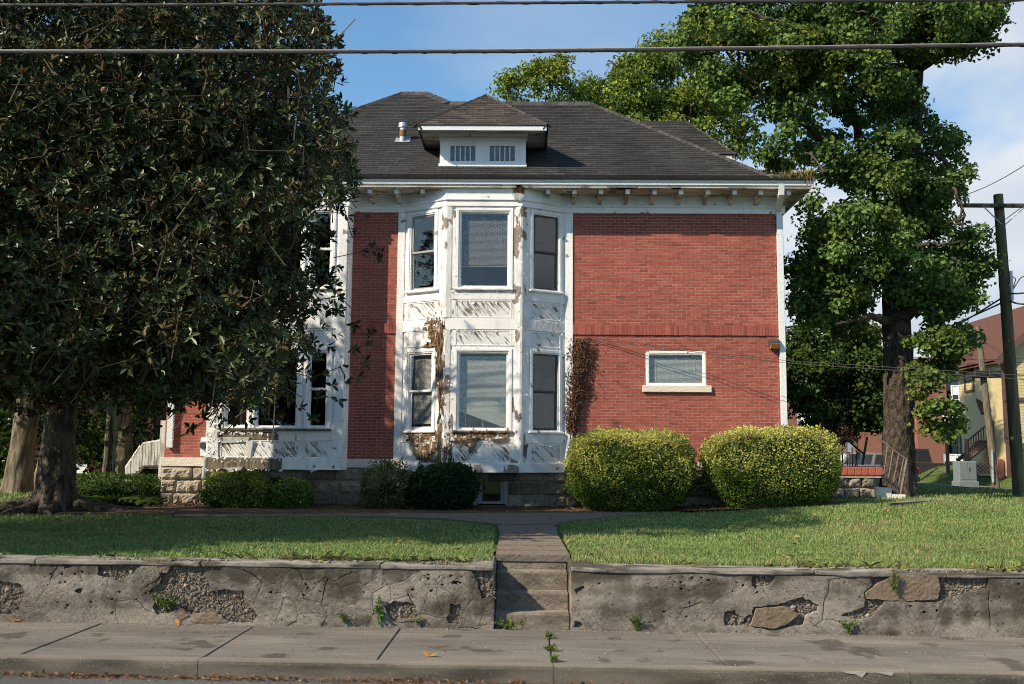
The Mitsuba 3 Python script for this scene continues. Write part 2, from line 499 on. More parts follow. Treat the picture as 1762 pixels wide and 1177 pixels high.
# bays in plan
B_L, B_R, B_d = -2.78, 0.885, YW - YB
b0, b1, b2, b3 = np.array([B_L, YW]), np.array([B_L + 1.0, YB]), np.array([B_R - 1.0, YB]), np.array([B_R, YW])
LBX0, LBX1, LBY = at(357, 730, 21.75)[0], at(589.5, 730, 21.75)[0], 21.75
wn = dict(x0=at(1111, 634, YW)[0], x1=at(1215, 634, YW)[0], z0=zw(664), z1=zw(604))

# --- walls: mortar-coloured backing with openings, then real bricks
hole = [sbox(B_L + .06, 1.62, B_R - .06, 7.42), sbox(LBX0 + .06, 1.62, LBX1 - .06, 7.42), sbox(wn['x0'], wn['z0'], wn['x1'], wn['z1'])]
basement = [(821, 870, 815, 870), (452, 508, 814, 846)]
bholes = []
for x0, x1, y0, y1 in basement:
    bholes.append(sbox(at(x0, y1, YW)[0], max(zw(y1, x0), .72), at(x1, y1, YW)[0], zw(y0, x0)))
wallpoly = sbox(XL, 0.4, XR, 7.85).difference(unary_union(hole + bholes))
m = MB().prism(WALL, wallpoly, -0.3, 0)
m.box(XL, XL + .3, YW + .3, 33, .4, 7.85); m.box(XR - .3, XR, YW + .3, 33, .4, 7.85); m.box(XL, XR, 33, 33.3, .4, 7.85)
WK = m.put(H + '__wall', 'mortar')
m = MB()
m.box(XL + .3, XR - .3, YW + .31, 32.9, 1.55, 1.6); m.box(XL + .3, XR - .3, YW + .31, 32.9, 4.55, 4.75); m.box(XL + .3, XR - .3, YW + .31, 32.9, 7.7, 7.78)
m.box(XL + .3, XR - .3, 26.5, 26.6, 1.6, 7.7)
for xx in (-4.0, 1.0):
    m.box(xx, xx + .1, YW + .31, 26.4, 1.61, 4.54); m.box(xx, xx + .1, YW + .31, 26.4, 4.76, 7.69)
m.put(H + '__interior', 'room')

areas = [sbox(XL, Z_WT1, LBX0 - .02, Z_FR0), sbox(LBX1 + .03, Z_WT1, B_L - .16, Z_FR0), sbox(B_R + .18, Z_WT1, XR, Z_FR0)]
sill = dict(x0=at(1105, 670, YW)[0], x1=at(1224, 670, YW)[0], z0=zw(675.5), z1=zw(663.5))
cut = unary_union([sbox(wn['x0'] - .005, wn['z0'], wn['x1'] + .005, wn['z1'] + .005), sbox(sill['x0'], sill['z0'], sill['x1'], sill['z1'])])


def brick_rows(x0, x1, z0, z1, seed, rng=np.random.default_rng(5)):
    out, n = [], 0
    ch = (z1 - z0) / max(1, round((z1 - z0) / 0.0677))
    z = z0
    while z < z1 - .02:
        x = x0 - (0.1065 if n % 2 else 0) + rng.normal(0, .004)
        while x < x1:
            a, b = max(x, x0), min(x + 0.203, x1)
            if b - a > .025:
                out.append((a, b, z + .005, z + ch - .005))
            x += .2135
        z += ch; n += 1
    return np.array(out)


rows = []
for k, (a, b, z0, z1) in enumerate([(XL, LBX0 - .02, Z_WT1, Z_BELT0), (LBX1 + .03, B_L - .16, Z_WT1, Z_BELT0), (B_R + .18, XR, Z_WT1, Z_BELT0),
                                    (LBX1 + .03, B_L - .16, Z_BELT1, Z_FR0), (B_R + .18, XR, Z_BELT1, Z_FR0), (XL, LBX0 - .02, Z_BELT1, Z_FR0)]):
    rows.append(brick_rows(a, b, z0, z1, k))
rows = np.vstack(rows)
keep = []
for r in rows:
    if cut.intersects(sbox(r[0], r[2], r[1], r[3])):
        g = sbox(r[0], r[2], r[1], r[3]).difference(cut)
        for q in getattr(g, 'geoms', [g]):
            if q.area > .0008:
                bx = q.bounds; keep.append((bx[0], bx[2], bx[1], bx[3]))
    else:
        keep.append(tuple(r))
rows = np.array(keep)
rng = np.random.default_rng(21)


def brick_col(n):
    c = tones(n, (0.25, 0.064, 0.048), (0.325, 0.088, 0.066), rng, 0.06)
    dk = rng.random(n) < .03
    c[dk] *= np.array([.75, .82, .85])
    return c


cols = brick_col(len(rows)) * (.80 + .38 * meshkit.fbm(np.column_stack([rows[:, 0] * .55, rows[:, 2] * .8, rows[:, 0] * 0 + 4]), 4))[:, None] * np.where((rows[:, 2] > 2.0) & (rows[:, 0] > wn['x0'] - .1) & (rows[:, 0] < wn['x1']) & (rows[:, 2] < wn['z0']), .9, 1.0)[:, None]; depth = .004 + rng.random(len(rows)) * .004
first = np.where((rows[:, 0] > B_R) & (rows[:, 2] > 3.0) & (rows[:, 2] < Z_BELT0) & (rows[:, 1] - rows[:, 0] > .19))[0][:300]
single = np.zeros(len(rows), bool); single[first] = True
for i in first:
    MB().rects(WALL, rows[i], 0, depth[i], cols[i]).put(WK + '__brick', 'vc_brick', color=True)
k = MB().rects(WALL, rows[~single], 0, depth[~single], cols[~single]).put(WK + '__brickwork', 'vc_brick', color=True)
tag(k, kind='stuff')
# belt of bricks set on end
for a, b in ((LBX1 + .03, B_L - .16), (B_R + .18, XR + .02), (XL, LBX0 - .02)):
    BK = MB().rects(WALL, [[a, b, Z_BELT0 + .004, Z_BELT1 - .004]], 0, .030).put(H + '__belt_course', 'mortar')
    n = int((b - a) / .0677); w = (b - a) / n
    for q in range(n):
        MB().rects(WALL, [[a + q * w + .004, a + (q + 1) * w - .004, Z_BELT0 + rng.normal(0, .002), Z_BELT1 - .003]], .02, .035 + rng.random() * .006, brick_col(1)[0]).put(BK + '__brick', 'vc_brick', color=True)

# --- foundation of rock-faced stone
FK = numbered(H + '__foundation')
m = MB().prism(WALL, sbox(XL - .05, 0.3, XR + .05, Z_WT0).difference(unary_union(bholes)), 0, .02)
scene[FK] = mikit.ply(m.arrays()[:2], 'mortar')


def rock_stone(fr, u0, u1, v0, v1, d, seed, col):
    nu, nv = max(4, int((u1 - u0) / .05)), max(4, int((v1 - v0) / .045))
    gu, gv = np.meshgrid(np.linspace(0, 1, nu + 1), np.linspace(0, 1, nv + 1))
    edge = np.minimum(np.minimum(gu, 1 - gu) * (u1 - u0), np.minimum(gv, 1 - gv) * (v1 - v0))
    q = np.stack([gu * (u1 - u0) + seed * 3.1, gv * (v1 - v0), gu * 0 + seed], -1)
    bulge = d * (.2 + .8 * np.clip(edge / .06, 0, 1) ** .7) * (.05 + 1.9 * meshkit.fbm(q * 8, 4))
    bulge[edge < 1e-9] = d * .18
    v = fr.p(u0 + gu * (u1 - u0), v0 + gv * (v1 - v0), bulge).reshape(-1, 3)
    i = np.arange((nv) * (nu + 1)).reshape(nv, nu + 1)[:, :-1].ravel()
    f = np.vstack([np.stack([i, i + 1, i + nu + 2], 1), np.stack([i, i + nu + 2, i + nu + 1], 1)])
    mm = MB().add(v, f, col)
    rim = np.array([[0, 1, nu + 1], [0, 1, 2]])
    b = MB().rects(fr, [[u0, u1, v0, v1]], 0, d * .18 - .002, col)
    mm.add(b.arrays()[0], b.arrays()[1], col)
    return mm


def stone_wall(fr, u0, u1, v0, v1, holder, rng, rowh=.27, d=.09, skip=None, base=None):
    nr = max(1, round((v1 - v0) / rowh)); h = (v1 - v0) / nr
    for r in range(nr):
        u = u0
        while u < u1 - .03:
            w = rng.uniform(.26, .8)
            e = min(u + w, u1)
            if u1 - e < .2:
                e = u1
            g = sbox(u + .008, v0 + r * h + .008, e - .008, v0 + (r + 1) * h - .008)
            if skip is not None:
                g = g.difference(skip)
            for q in getattr(g, 'geoms', [g]):
                if q.area > .01:
                    bx = q.bounds
                    t = tones(1, (0.17, 0.14, 0.105), (0.35, 0.30, 0.24), rng, .12)[0]
                    rock_stone(fr, bx[0], bx[2], bx[1], bx[3], d, int(rng.integers(999)), t).put(holder + '__stone', 'vc_stone', smooth=False, color=True)
            u = e


rs = np.random.default_rng(3)
stone_wall(Frame((0, YW - .02, 0), (1, 0, 0)), XL - .04, XR + .04, .42, Z_WT0 - .005, FK, rs, skip=unary_union([b.buffer(.06) for b in bholes]))
# water table band
for a, b, mt in ((XL - .06, LBX0 - .01, 'stone_trim'), (LBX1 + .02, B_L - .35, 'stone_trim'), (B_L - .345, B_L - .01, 'stone_trim'), (B_R + .02, XR + .06, 'stone_trim')):
    MB().box(a, b, YW - .09, YW - .001, Z_WT0, Z_WT1 - .004, ch=.008).put(H + '__water_table', mt)


# --- windows
def window(fr, u0, u1, v0, v1, kind='double', frame='white', split=.5, label=None, blind=None, curtain=False, casing=.065, sill=True, sillmat='paint', frame_mat='paint', depth=.05, blind_mat='blind'):
    """opening u0..u1, v0..v1; casing round it, sashes set back, a pane in each"""
    key = numbered(H + '__window')
    m = MB(); c = casing
    if c > 0:
        m.obox(fr, u0 - c, u0, v0, v1 + c, 0, .035, ch=.006); m.obox(fr, u1, u1 + c, v0, v1 + c, 0, .035, ch=.006); m.obox(fr, u0, u1, v1, v1 + c, 0, .033, ch=.006)
    w = .028                                    # jambs
    m.obox(fr, u0, u0 + w, v0, v1, -depth - .05, .012); m.obox(fr, u1 - w, u1, v0, v1, -depth - .05, .012)
    m.obox(fr, u0 + w, u1 - w, v1 - w, v1, -depth - .05, .010); m.obox(fr, u0 + w, u1 - w, v0, v0 + w, -depth - .05, .010)
    scene[key] = mikit.ply(m.arrays()[:2], frame_mat)
    if label:
        tag(key, label)
    if sill:
        MB().obox(fr, u0 - c - .03, u1 + c + .03, v0 - .05, v0 - .001, -.01, .075, ch=.01).put(key + '__sill', sillmat)
    a0, a1, b0_, b1_ = u0 + w, u1 - w, v0 + w, v1 - w
    s = .045 if kind == 'double' else .035
    spans = [(b0_, b1_, -depth)] if kind == 'fixed' else [(b0_, b0_ + (b1_ - b0_) * split + .012, -depth - .02), (b0_ + (b1_ - b0_) * split - .012, b1_, -depth + .015)]
    for q0, q1, d in spans:
        k = MB()
        k.obox(fr, a0, a0 + s, q0, q1, d - .015, d + .015); k.obox(fr, a1 - s, a1, q0, q1, d - .015, d + .015)
        k.obox(fr, a0 + s, a1 - s, q0, q0 + s, d - .0145, d + .0145); k.obox(fr, a0 + s, a1 - s, q1 - s * .8, q1, d - .0145, d + .0145)
        k.put(key + '__sash', frame)
        g = MB().add(fr.p([a0 + s, a1 - s, a1 - s, a0 + s], [q0 + s, q0 + s, q1 - s * .8, q1 - s * .8], d), [[0, 1, 2], [0, 2, 3]])
        g.put(key + '__pane', 'glass')
    if blind is not None:
        top, bot, crooked = blind
        bt = MB(); v = v1 - w - .05; zbot = v0 + (v1 - v0) * bot; n = int((v - zbot) / .026)
        W = a1 - a0
        for j in range(n):
            vv = v - j * .026
            dl = 0.0
            if crooked and j > n - 14:
                q = (j - (n - 14)) / 14
                dl = q * crooked
                vv = vv - q * .0
            u_a, u_b = a0 + .012, a1 - .012
            P4 = fr.p([u_a, u_b, u_b, u_a], [vv + dl * 1.0 - .009, vv - .009 - dl * .1, vv + .010 - dl * .1, vv + dl * 1.0 + .010], [-depth - .068, -depth - .068, -depth - .084, -depth - .084])
            bt.add(P4, [[0, 1, 2], [0, 2, 3]])
        for uu in (a0 + W * .15, a0 + W * .5, a1 - W * .15):
            bt.obox(fr, uu - .004, uu + .004, zbot, v, -depth - .066, -depth - .064)
        bt.obox(fr, a0 + .01, a1 - .01, v + .012, v + .05, -depth - .095, -depth - .06)
        bt.obox(fr, a0 + .01, a1 - .01, zbot - .02, zbot, -depth - .09, -depth - .066) if not crooked else None
        bt.put(key + '__blind', blind_mat)
    if curtain:
        nn = 24; uu = np.linspace(a0 + .02, a1 - .02, nn); dd = -depth - .12 + .012 * np.sin(np.arange(nn) * .9)
        vt = fr.p(np.r_[uu, uu], np.r_[np.full(nn, v0 + .03), np.full(nn, v1 - .06)], np.r_[dd, dd]); i = np.arange(nn - 1)
        MB().add(vt, np.vstack([np.stack([i, i + 1, i + 1 + nn], 1), np.stack([i, i + 1 + nn, i + nn], 1)])).put(key + '__curtain', 'curtain', smooth=True)
    return key


k = window(WALL, wn['x0'] + .02, wn['x1'] - .02, wn['z0'], wn['z1'] - .02, 'fixed', blind=(1, .02, 0), casing=0, sill=False, depth=.02, label='small wide ground floor window with a closed pale blind in the right brick wall')
fk = MB(); z0, z1, x0, x1 = wn['z0'], wn['z1'], wn['x0'], wn['x1']
fk.obox(WALL, x0 + .002, x0 + .075, z0, z1 - .002, -.05, .006, ch=.005); fk.obox(WALL, x1 - .075, x1 - .002, z0, z1 - .002, -.05, .006, ch=.005)
fk.obox(WALL, x0 + .075, x1 - .075, z1 - .062, z1 - .002, -.05, .004, ch=.005); fk.obox(WALL, x0 + .075, x1 - .075, z0, z0 + .06, -.05, .004, ch=.005)
fk.put(k + '__frame', 'paint')
MB().obox(WALL, sill['x0'] + .004, sill['x1'] - .004, sill['z0'] + .003, sill['z1'], -.02, .075, ch=.008).put(k + '__sill', 'stone_trim')
for b, lb in zip(bholes, ('white framed basement window under the right bay', 'basement window behind the shrub under the left bay')):
    q = b.bounds
    window(Frame((0, YW - .02, 0), (1, 0, 0)), q[0] + .05, q[2] - .05, q[1] + .04, q[3] - .04, 'fixed', 'grey_frame', casing=.085, sill=False, depth=.03, label=lb, frame_mat='grey_frame')

# --- right bay
BAY = numbered(H + '__bay_window')
tag(BAY, 'white three sided bay with flaking paint and rotten corner post')
fl_, ff_, fr_ = [Frame((a[0], a[1], 0), (b[0] - a[0], b[1] - a[1], 0)) for a, b in ((b0, b1), (b1, b2), (b2, b3))]
LS = np.linalg.norm(b1 - b0); LF = np.linalg.norm(b2 - b1)
Zs = {k: zb(k) for k in (813, 797, 763, 751, 743, 603, 595, 567, 561, 548, 519, 517, 504, 498, 362, 355)}
lo = (zb(741), zb(604)); up = (zb(496), zb(363))
m = MB()
for fr, L in ((fl_, LS), (ff_, LF), (fr_, LS)):
    uu = [(onplane(786, 650, ff_)[0], onplane(876, 650, ff_)[0])] if fr is ff_ else ([(.16, LS - .29)] if fr is fl_ else [(.29, LS - .16)])
    fr.w = uu[0]
    holes = unary_union([sbox(fr.w[0], lo[0], fr.w[1], lo[1]), sbox(fr.w[0], up[0], fr.w[1], up[1])])
    m.prism(fr, sbox(.001, zb(812.5), L - .001, Z_FR0 + .1).difference(holes), -.05, 0)
mb_plan = Polygon([b0, b1, b2, b3, (B_R, YW + .2), (B_L, YW + .2)])
flat = Frame((0, 0, 0), (1, 0, 0), (0, 1, 0))
m.prism(flat, mb_plan.buffer(-.06), zb(812) + .01, zb(812) + .05)
m.prism(flat, mb_plan.buffer(-.06), zb(548), zb(560) + .12)
scene[BAY] = mikit.ply(m.arrays()[:2], 'paint')
m = MB()
m.prism(flat, mb_plan.buffer(-.07), Z_FR0 + .1, Z_FR0 + .14)
m.put(BAY + '__ceiling', 'room')


def rail(fr, L, y0, y1, d, mt='paint', u0=.0, u1=None, name='rail'):
    MB().obox(fr, u0 + .002, (L if u1 is None else u1) - .002, zb(y0), zb(y1), 0, d, ch=.006).put(BAY + '__' + name, mt)


def bay_panel(fr, u0, u1, y0, y1, mt):
    z0, z1 = zb(y0), zb(y1)
    k = MB().obox(fr, u0, u1, z0, z1, 0, .006).put(BAY + '__panel', mt)
    q = MB(); w = .022
    q.obox(fr, u0, u0 + w, z0, z1, .006, .02, ch=.006); q.obox(fr, u1 - w, u1, z0, z1, .006, .02, ch=.006)
    q.obox(fr, u0 + w, u1 - w, z1 - w, z1, .006, .02, ch=.006); q.obox(fr, u0 + w, u1 - w, z0, z0 + w, .006, .02, ch=.006)
    q.put(BAY + '__panel_moulding', 'paint')


for fr, L, side in ((fl_, LS, 'l'), (ff_, LF, 'f'), (fr_, LS, 'r')):
    wu0, wu1 = fr.w
    pk = 'peel' if side == 'f' else 'paint'
    rail(fr, L, 813, 797, .045, 'paint', name='base_board')
    rail(fr, L, 762, 751, .024, 'paint' if side != 'f' else 'peel')
    rail(fr, L, 567, 548, .026, 'paint' if side != 'r' else 'peel')
    rail(fr, L, 516, 505, .024)
    rail(fr, L, 355, 347, .02)
    for y0, y1 in ((796, 763), (595, 568), (547, 517)):
        a, b = (wu0 - .04, wu1 + .04) if side == 'f' else (wu0 - .02, wu1 + .03)
        bay_panel(fr, a, b, y0, y1, 'panel_paint' if side != 'l' or y0 == 547 else 'paint')
        for s0, s1 in ((.09, a - .004), (b + .004, L - .09)):
            if s1 - s0 > .04:
                MB().obox(fr, s0, s1, zb(y0), zb(y1), 0, .018, ch=.004).put(BAY + '__stile', pk)
    for y0, y1 in ((743, 603), (497, 362)):
        for s0, s1 in ((.09, wu0 - .072), (wu1 + .072, L - .09)):
            if s1 - s0 > .03:
                MB().obox(fr, s0, s1, zb(y0), zb(y1), 0, .016, ch=.004).put(BAY + '__stile', pk)
# windows of the bay
window(ff_, *ff_.w, lo[0], lo[1], 'fixed', 'white', blind=(1, .03, .36), label='wide ground floor bay window with a blind hanging crooked at the bottom', sillmat='rot')
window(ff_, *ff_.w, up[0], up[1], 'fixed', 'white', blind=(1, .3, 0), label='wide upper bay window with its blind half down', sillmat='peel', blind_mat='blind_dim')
window(fl_, *fl_.w, lo[0], lo[1], 'double', 'white', blind=(1, .06, 0), label='narrow ground floor window with a blind in the left side of the bay')
window(fl_, *fl_.w, up[0], up[1], 'double', 'grey_frame', label='narrow upper window in the left side of the bay')
window(fr_, *fr_.w, lo[0], lo[1], 'double', 'dark_frame', label='narrow dark ground floor window in the right side of the bay')
window(fr_, *fr_.w, up[0], up[1], 'double', 'dark_frame', label='narrow dark upper window in the right side of the bay')
# corner posts
for c, mt, lb in ((b1, 'peel', None), (b2, 'peel', 'corner post with most of its paint gone')):
    nn = norm(np.array([fl_.N + ff_.N, fr_.N + ff_.N][int(c is b2)])); fr = Frame((c[0], c[1], 0), np.cross((0, 0, 1), nn))
    poly = [fr.p(-.115, 0, -.012), fr.p(-.02, 0, .03), fr.p(.02, 0, .03), fr.p(.115, 0, -.012)]
    pl = Polygon([(q[0], q[1]) for q in poly]).buffer(.012)
    seg = [(zb(796.5), zb(568)), (zb(547), zb(347))] if c is b1 else [(zb(796.5), zb(347))]
    for z0, z1 in seg:
        k = MB().prism(flat, pl, z0, z1).put(BAY + '__corner_post', mt)
        if lb:
            tag(k, lb)
for a, b in ((B_L - .155, B_L + .005), (B_R - .005, B_R + .175)):
    MB().box(a, b, YW - .035, YW - .001, Z_WT1, Z_FR0 - .002, ch=.005).put(BAY + '__side_board', 'paint')

# rot: broken boards, traced where the paint and wood have fallen away
rq = np.random.default_rng(17)


def jag(poly, amp, rng):
    out = []
    for g in [poly.segmentize(.035)]:
        xy = np.array(g.exterior.coords)[:-1]
        out = xy + rng.normal(0, amp, xy.shape)
    return Polygon(out).buffer(0)


def rough_plate(fr, poly, d0, d1, amp, key, mt, rng, res=.03, curl=0):
    """an irregular flake or rotten face: triangulated plate with a broken surface"""
    x0, z0, x1, z1 = poly.bounds
    gx, gz = np.meshgrid(np.arange(x0, x1, res), np.arange(z0, z1, res))
    pts = np.column_stack([gx.ravel(), gz.ravel()]) + rng.normal(0, res * .15, (gx.size, 2))
    import shapely
    inside = shapely.contains_xy(poly.buffer(-res * .5), pts[:, 0], pts[:, 1])
    ext = np.array(poly.segmentize(res).exterior.coords)[:-1]
    P2 = np.vstack([pts[inside], ext])
    from scipy.spatial import Delaunay
    tri = Delaunay(P2).simplices
    cen = P2[tri].mean(1)
    tri = tri[shapely.contains_xy(poly, cen[:, 0], cen[:, 1])]
    a = P2[tri[:, 1]] - P2[tri[:, 0]]; b = P2[tri[:, 2]] - P2[tri[:, 0]]
    neg = (a[:, 0] * b[:, 1] - a[:, 1] * b[:, 0]) < 0
    tri[neg] = tri[neg][:, ::-1]
    h = d1 + amp * (meshkit.fbm(np.column_stack([P2[:, 0] * 16, P2[:, 1] * 5, np.full(len(P2), rng.random() * 50)]), 4) - .5) * 2
    n = len(P2); ne = len(ext); i0 = n - ne
    if curl:
        h = h + curl * ((P2[:, 1] - z0) / (z1 - z0) - .5)
    v = np.vstack([fr.p(P2[:, 0], P2[:, 1], h), fr.p(ext[:, 0], ext[:, 1], d0)])
    j = np.arange(ne); jn = (j + 1) % ne
    f = np.vstack([tri, np.stack([i0 + j, n + j, n + jn], 1), np.stack([i0 + j, n + jn, i0 + jn], 1)])
    mm = MB().add(v, f)
    return mm.put(key, mt)


for pts, fr in (
    ([(752, 556), (766, 560), (766, 800), (752, 800), (755, 700), (750, 640), (753, 600)], ff_),
    ([(700, 745), (760, 747), (768, 800), (745, 808), (735, 800), (722, 792), (716, 770), (703, 757)], fl_),
    ([(764, 760), (777, 765), (776, 796), (790, 800), (788, 812), (764, 813)], ff_),
    ([(770, 744), (872, 744), (876, 750), (850, 752), (838, 754), (815, 760), (782, 764), (770, 760)], ff_),
    ([(728, 563), (756, 560), (756, 598), (722, 597), (742, 588), (738, 576)], fl_),
    ([(732, 553), (758, 549), (760, 563), (740, 566)], fl_)):
    g = jag(pxpoly(pts, fr, .03), .006, rq)
    k = rough_plate(fr, g, 0, .03, .03, BAY + '__rotten_wood', 'rot', rq, .022)
    sp = MB(); bx = g.bounds
    tall_ = bx[3] - bx[1] > bx[2] - bx[0]
    for _ in range(int(14 + g.area * 330)):
        u, v = rq.uniform(bx[0], bx[2]), rq.uniform(bx[1], bx[3])
        if not g.buffer(.01).contains(Point(u, v)):
            continue
        a = rq.normal(math.pi / 2 if tall_ or rq.random() < .35 else 0, .10); L_ = rq.uniform(.06, .28); w_ = rq.uniform(.008, .028)
        c3 = fr.p(u, v, rq.uniform(.02, .045)); ax3 = norm(fr.U * math.cos(a) + fr.V * math.sin(a) + fr.N * rq.normal(0, .07)); sd = norm(np.cross(ax3, fr.N) + fr.N * rq.normal(0, .25)); nn3 = np.cross(ax3, sd)
        q = [c3 + ax3 * L_ * s * (.5) + sd * w_ * t * (1 if s < 0 else rq.uniform(.1, .9)) + nn3 * .004 * r for r in (1, -1) for s, t in ((-1, -1), (1, -1), (1, 1), (-1, 1))]
        tone = tones(1, (.05, .032, .02), (.27, .19, .12), rq, .2)[0] if rq.random() < .8 else np.array([.55, .53, .5])
        sp.add(np.array(q), BOXF, tone)
    if sp.V:
        tag(sp.put(BAY + '__splinters', 'vc_matte', color=True), kind='stuff')
for pts, fr, cu in (
    ([(806, 778), (812, 755), (822, 752), (819, 768), (812, 779)], ff_, .10),
    ([(710, 768), (722, 778), (730, 795), (727, 798), (716, 788), (709, 777)], fl_, .06),
    ([(790, 806), (803, 797), (893, 800), (893, 813), (796, 813)], ff_, -.03),
    ([(846, 757), (874, 752), (872, 761), (850, 762)], ff_, .03),
    ([(900, 766), (908, 764), (906, 790), (901, 782)], fr_, .05)):
    g = pxpoly(pts, fr, .06)
    k = rough_plate(fr, g, .045, .055, .004, BAY + '__loose_board', 'peel' if cu < 0 else 'graywood', rq, .03, cu)

# paint that has let go: curled flakes along rails, sills and the right-hand post
def flakes(fr, areas, n, key, rng):
    mm = MB()
    for _ in range(n):
        a = areas[int(rng.integers(len(areas)))]; u, v = rng.uniform(a[0], a[1]), rng.uniform(a[2], a[3]); L_, w_ = rng.uniform(.02, .085), rng.uniform(.012, .045)
        th = rng.normal(a[4], .35); ca_, sa_ = math.cos(th), math.sin(th); k_ = rng.uniform(.2, 1.0); P4 = []
        for i in range(4):
            t_ = i / 3; lift = .004 + k_ * L_ * .75 * t_ ** 2
            for s_ in (-1, 1):
                j_ = rng.uniform(.7, 1.15)
                P4.append(fr.p(u + ca_ * L_ * t_ * (1 - .3 * k_ * t_) - sa_ * w_ * .5 * s_ * j_, v + sa_ * L_ * t_ * (1 - .3 * k_ * t_) + ca_ * w_ * .5 * s_ * j_, a[5] + lift))
        mm.add(np.array(P4), [[0, 2, 3], [0, 3, 1], [2, 4, 5], [2, 5, 3], [4, 6, 7], [4, 7, 5]], tones(1, (.55, .55, .54), (.76, .765, .77), rng, .04)[0])
    tag(mm.put(key + '__paint_flakes', 'vc_matte', color=True), kind='stuff')


hz, vt = -math.pi / 2, 0.0
flakes(ff_, [(.1, LF - .05, zb(y) - .03, zb(y) + .03, hz, .02) for y in (800, 796, 762, 752, 595, 566, 548, 519, 505, 499)] + [(LF - .13, LF - .01, zb(790), zb(350), vt, .02)] * 9 + [(.02, .12, zb(790), zb(560), vt, .02)] * 3, 210, BAY, rq)
flakes(fr_, [(.01, .12, zb(790), zb(350), vt, .02)] * 4 + [(.1, LS - .05, zb(y) - .03, zb(y) + .02, hz, .02) for y in (797, 762, 748, 566, 550, 518)], 70, BAY, rq)

# --- left bay: a shallow box
LB = numbered(H + '__bay_window')
tag(LB, 'white box bay with peeling paint behind the big tree')
lf = Frame((LBX0, LBY, 0), (1, 0, 0)); LW = LBX1 - LBX0
side_r = Frame((LBX1, LBY, 0), (0, 1, 0)); side_l = Frame((LBX0, YW, 0), (0, -1, 0)); LD = YW - LBY


def zl(py):
    return at(470, py, LBY)[2]


lw = [tuple(onplane(x, 730, lf)[0] for x in q) for q in ((384, 428), (438, 512), (527, 564))]
llo, lup = (zl(737), lo[1]), up
holes = unary_union([sbox(a, z0, b, z1) for a, b in lw for z0, z1 in (llo, lup)])
m = MB().prism(lf, sbox(.001, zl(808), LW - .001, Z_FR0 + .1).difference(holes), -.05, 0)
m.prism(side_r, sbox(.052, zl(808), LD, Z_FR0 + .1), -.05, 0); m.prism(side_l, sbox(0, zl(808), LD - .052, Z_FR0 + .1), -.05, 0)
m.box(LBX0 + .06, LBX1 - .06, LBY + .06, YW + .2, zl(808) + .01, zl(808) + .05); m.box(LBX0 + .06, LBX1 - .06, LBY + .06, YW + .2, zb(548), zb(560) + .12)
scene[LB] = mikit.ply(m.arrays()[:2], 'paint')
MB().box(LBX0 + .06, LBX1 - .06, LBY + .06, YW + .2, Z_FR0 + .1, Z_FR0 + .14).put(LB + '__ceiling', 'room')


def lrail(z0, z1, d, mt, u0=0.0, u1=None):
    MB().obox(lf, u0 + .002, (LW if u1 is None else u1) - .002, z0, z1, 0, d, ch=.006).put(LB + '__rail', mt)


um = (lw[1][1] + lw[2][0]) / 2
lrail(zl(808), zl(789), .045, 'graywood', 0, um - .4); lrail(zl(808), zl(789), .047, 'paint', um - .4, None)
lrail(zl(757), zl(743), .024, 'graywood', 0, um - .5); lrail(zl(757), zl(743), .024, 'paint', um - .5, None)
lrail(zb(567), zb(548), .026, 'peel'); lrail(zb(516), zb(505), .024, 'peel'); lrail(zb(355), zb(347), .02, 'paint')
for a, b in lw:
    for z0, z1 in ((zl(788), zl(758)), (zb(595), zb(568)), (zb(547), zb(517))):
        k = MB().obox(lf, a - .03, b + .03, z0, z1, 0, .006).put(LB + '__panel', 'panel_paint')
        q = MB(); w = .022
        q.obox(lf, a - .03, a - .03 + w, z0, z1, .006, .02, ch=.006); q.obox(lf, b + .03 - w, b + .03, z0, z1, .006, .02, ch=.006)
        q.obox(lf, a - .03 + w, b + .03 - w, z1 - w, z1, .006, .02, ch=.006); q.obox(lf, a - .03 + w, b + .03 - w, z0, z0 + w, .006, .02, ch=.006)
        q.put(LB + '__panel_moulding', 'paint')
for a, b, mt in ((0.0, .16, 'peel'), (LW - .2, LW, 'paint')):
    MB().obox(lf, a + .001, b - .001, zl(788), zb(347), 0, .03, ch=.005).put(LB + '__corner_post', mt)
MB().obox(side_r, .05, LD - .002, zl(788), zb(347), 0, .02, ch=.005).put(LB + '__side_board', 'paint')
MB().obox(side_r, .002, LD - .002, zl(808), zl(789), 0, .03, ch=.005).put(LB + '__side_board', 'paint')
pos = ('left', 'middle', 'right')
for j, (a, b) in enumerate(lw):
    window(lf, a, b, llo[0], llo[1], 'double' if j != 1 else 'fixed', 'white', label=f'{pos[j]} ground floor window of the box bay', casing=.055, curtain=(j == 0), sillmat='graywood')
    window(lf, a, b, lup[0], lup[1], 'double' if j != 1 else 'fixed', 'white', label=f'{pos[j]} upper window of the box bay', casing=.055)
for pts in ([(372, 752), (430, 752), (425, 760), (380, 762)], [(424, 760), (436, 757), (430, 790), (425, 785)], [(508, 760), (514, 757), (512, 780), (507, 775)],
            [(385, 805), (420, 803), (415, 811), (395, 812)], [(366, 740), (376, 742), (374, 788), (362, 788)]):
    rough_plate(lf, pxpoly(pts, lf, .05), .04, .05, .006, LB + '__loose_board', 'peel', rq, .03, .05)

flakes(lf, [(.02, LW - .3, zl(y) - .03, zl(y) + .03, hz, .03) for y in (806, 790, 788, 757, 745, 742)] + [(.0, .16, zl(785), zl(650), vt, .03)] * 2, 240, LB, rq)

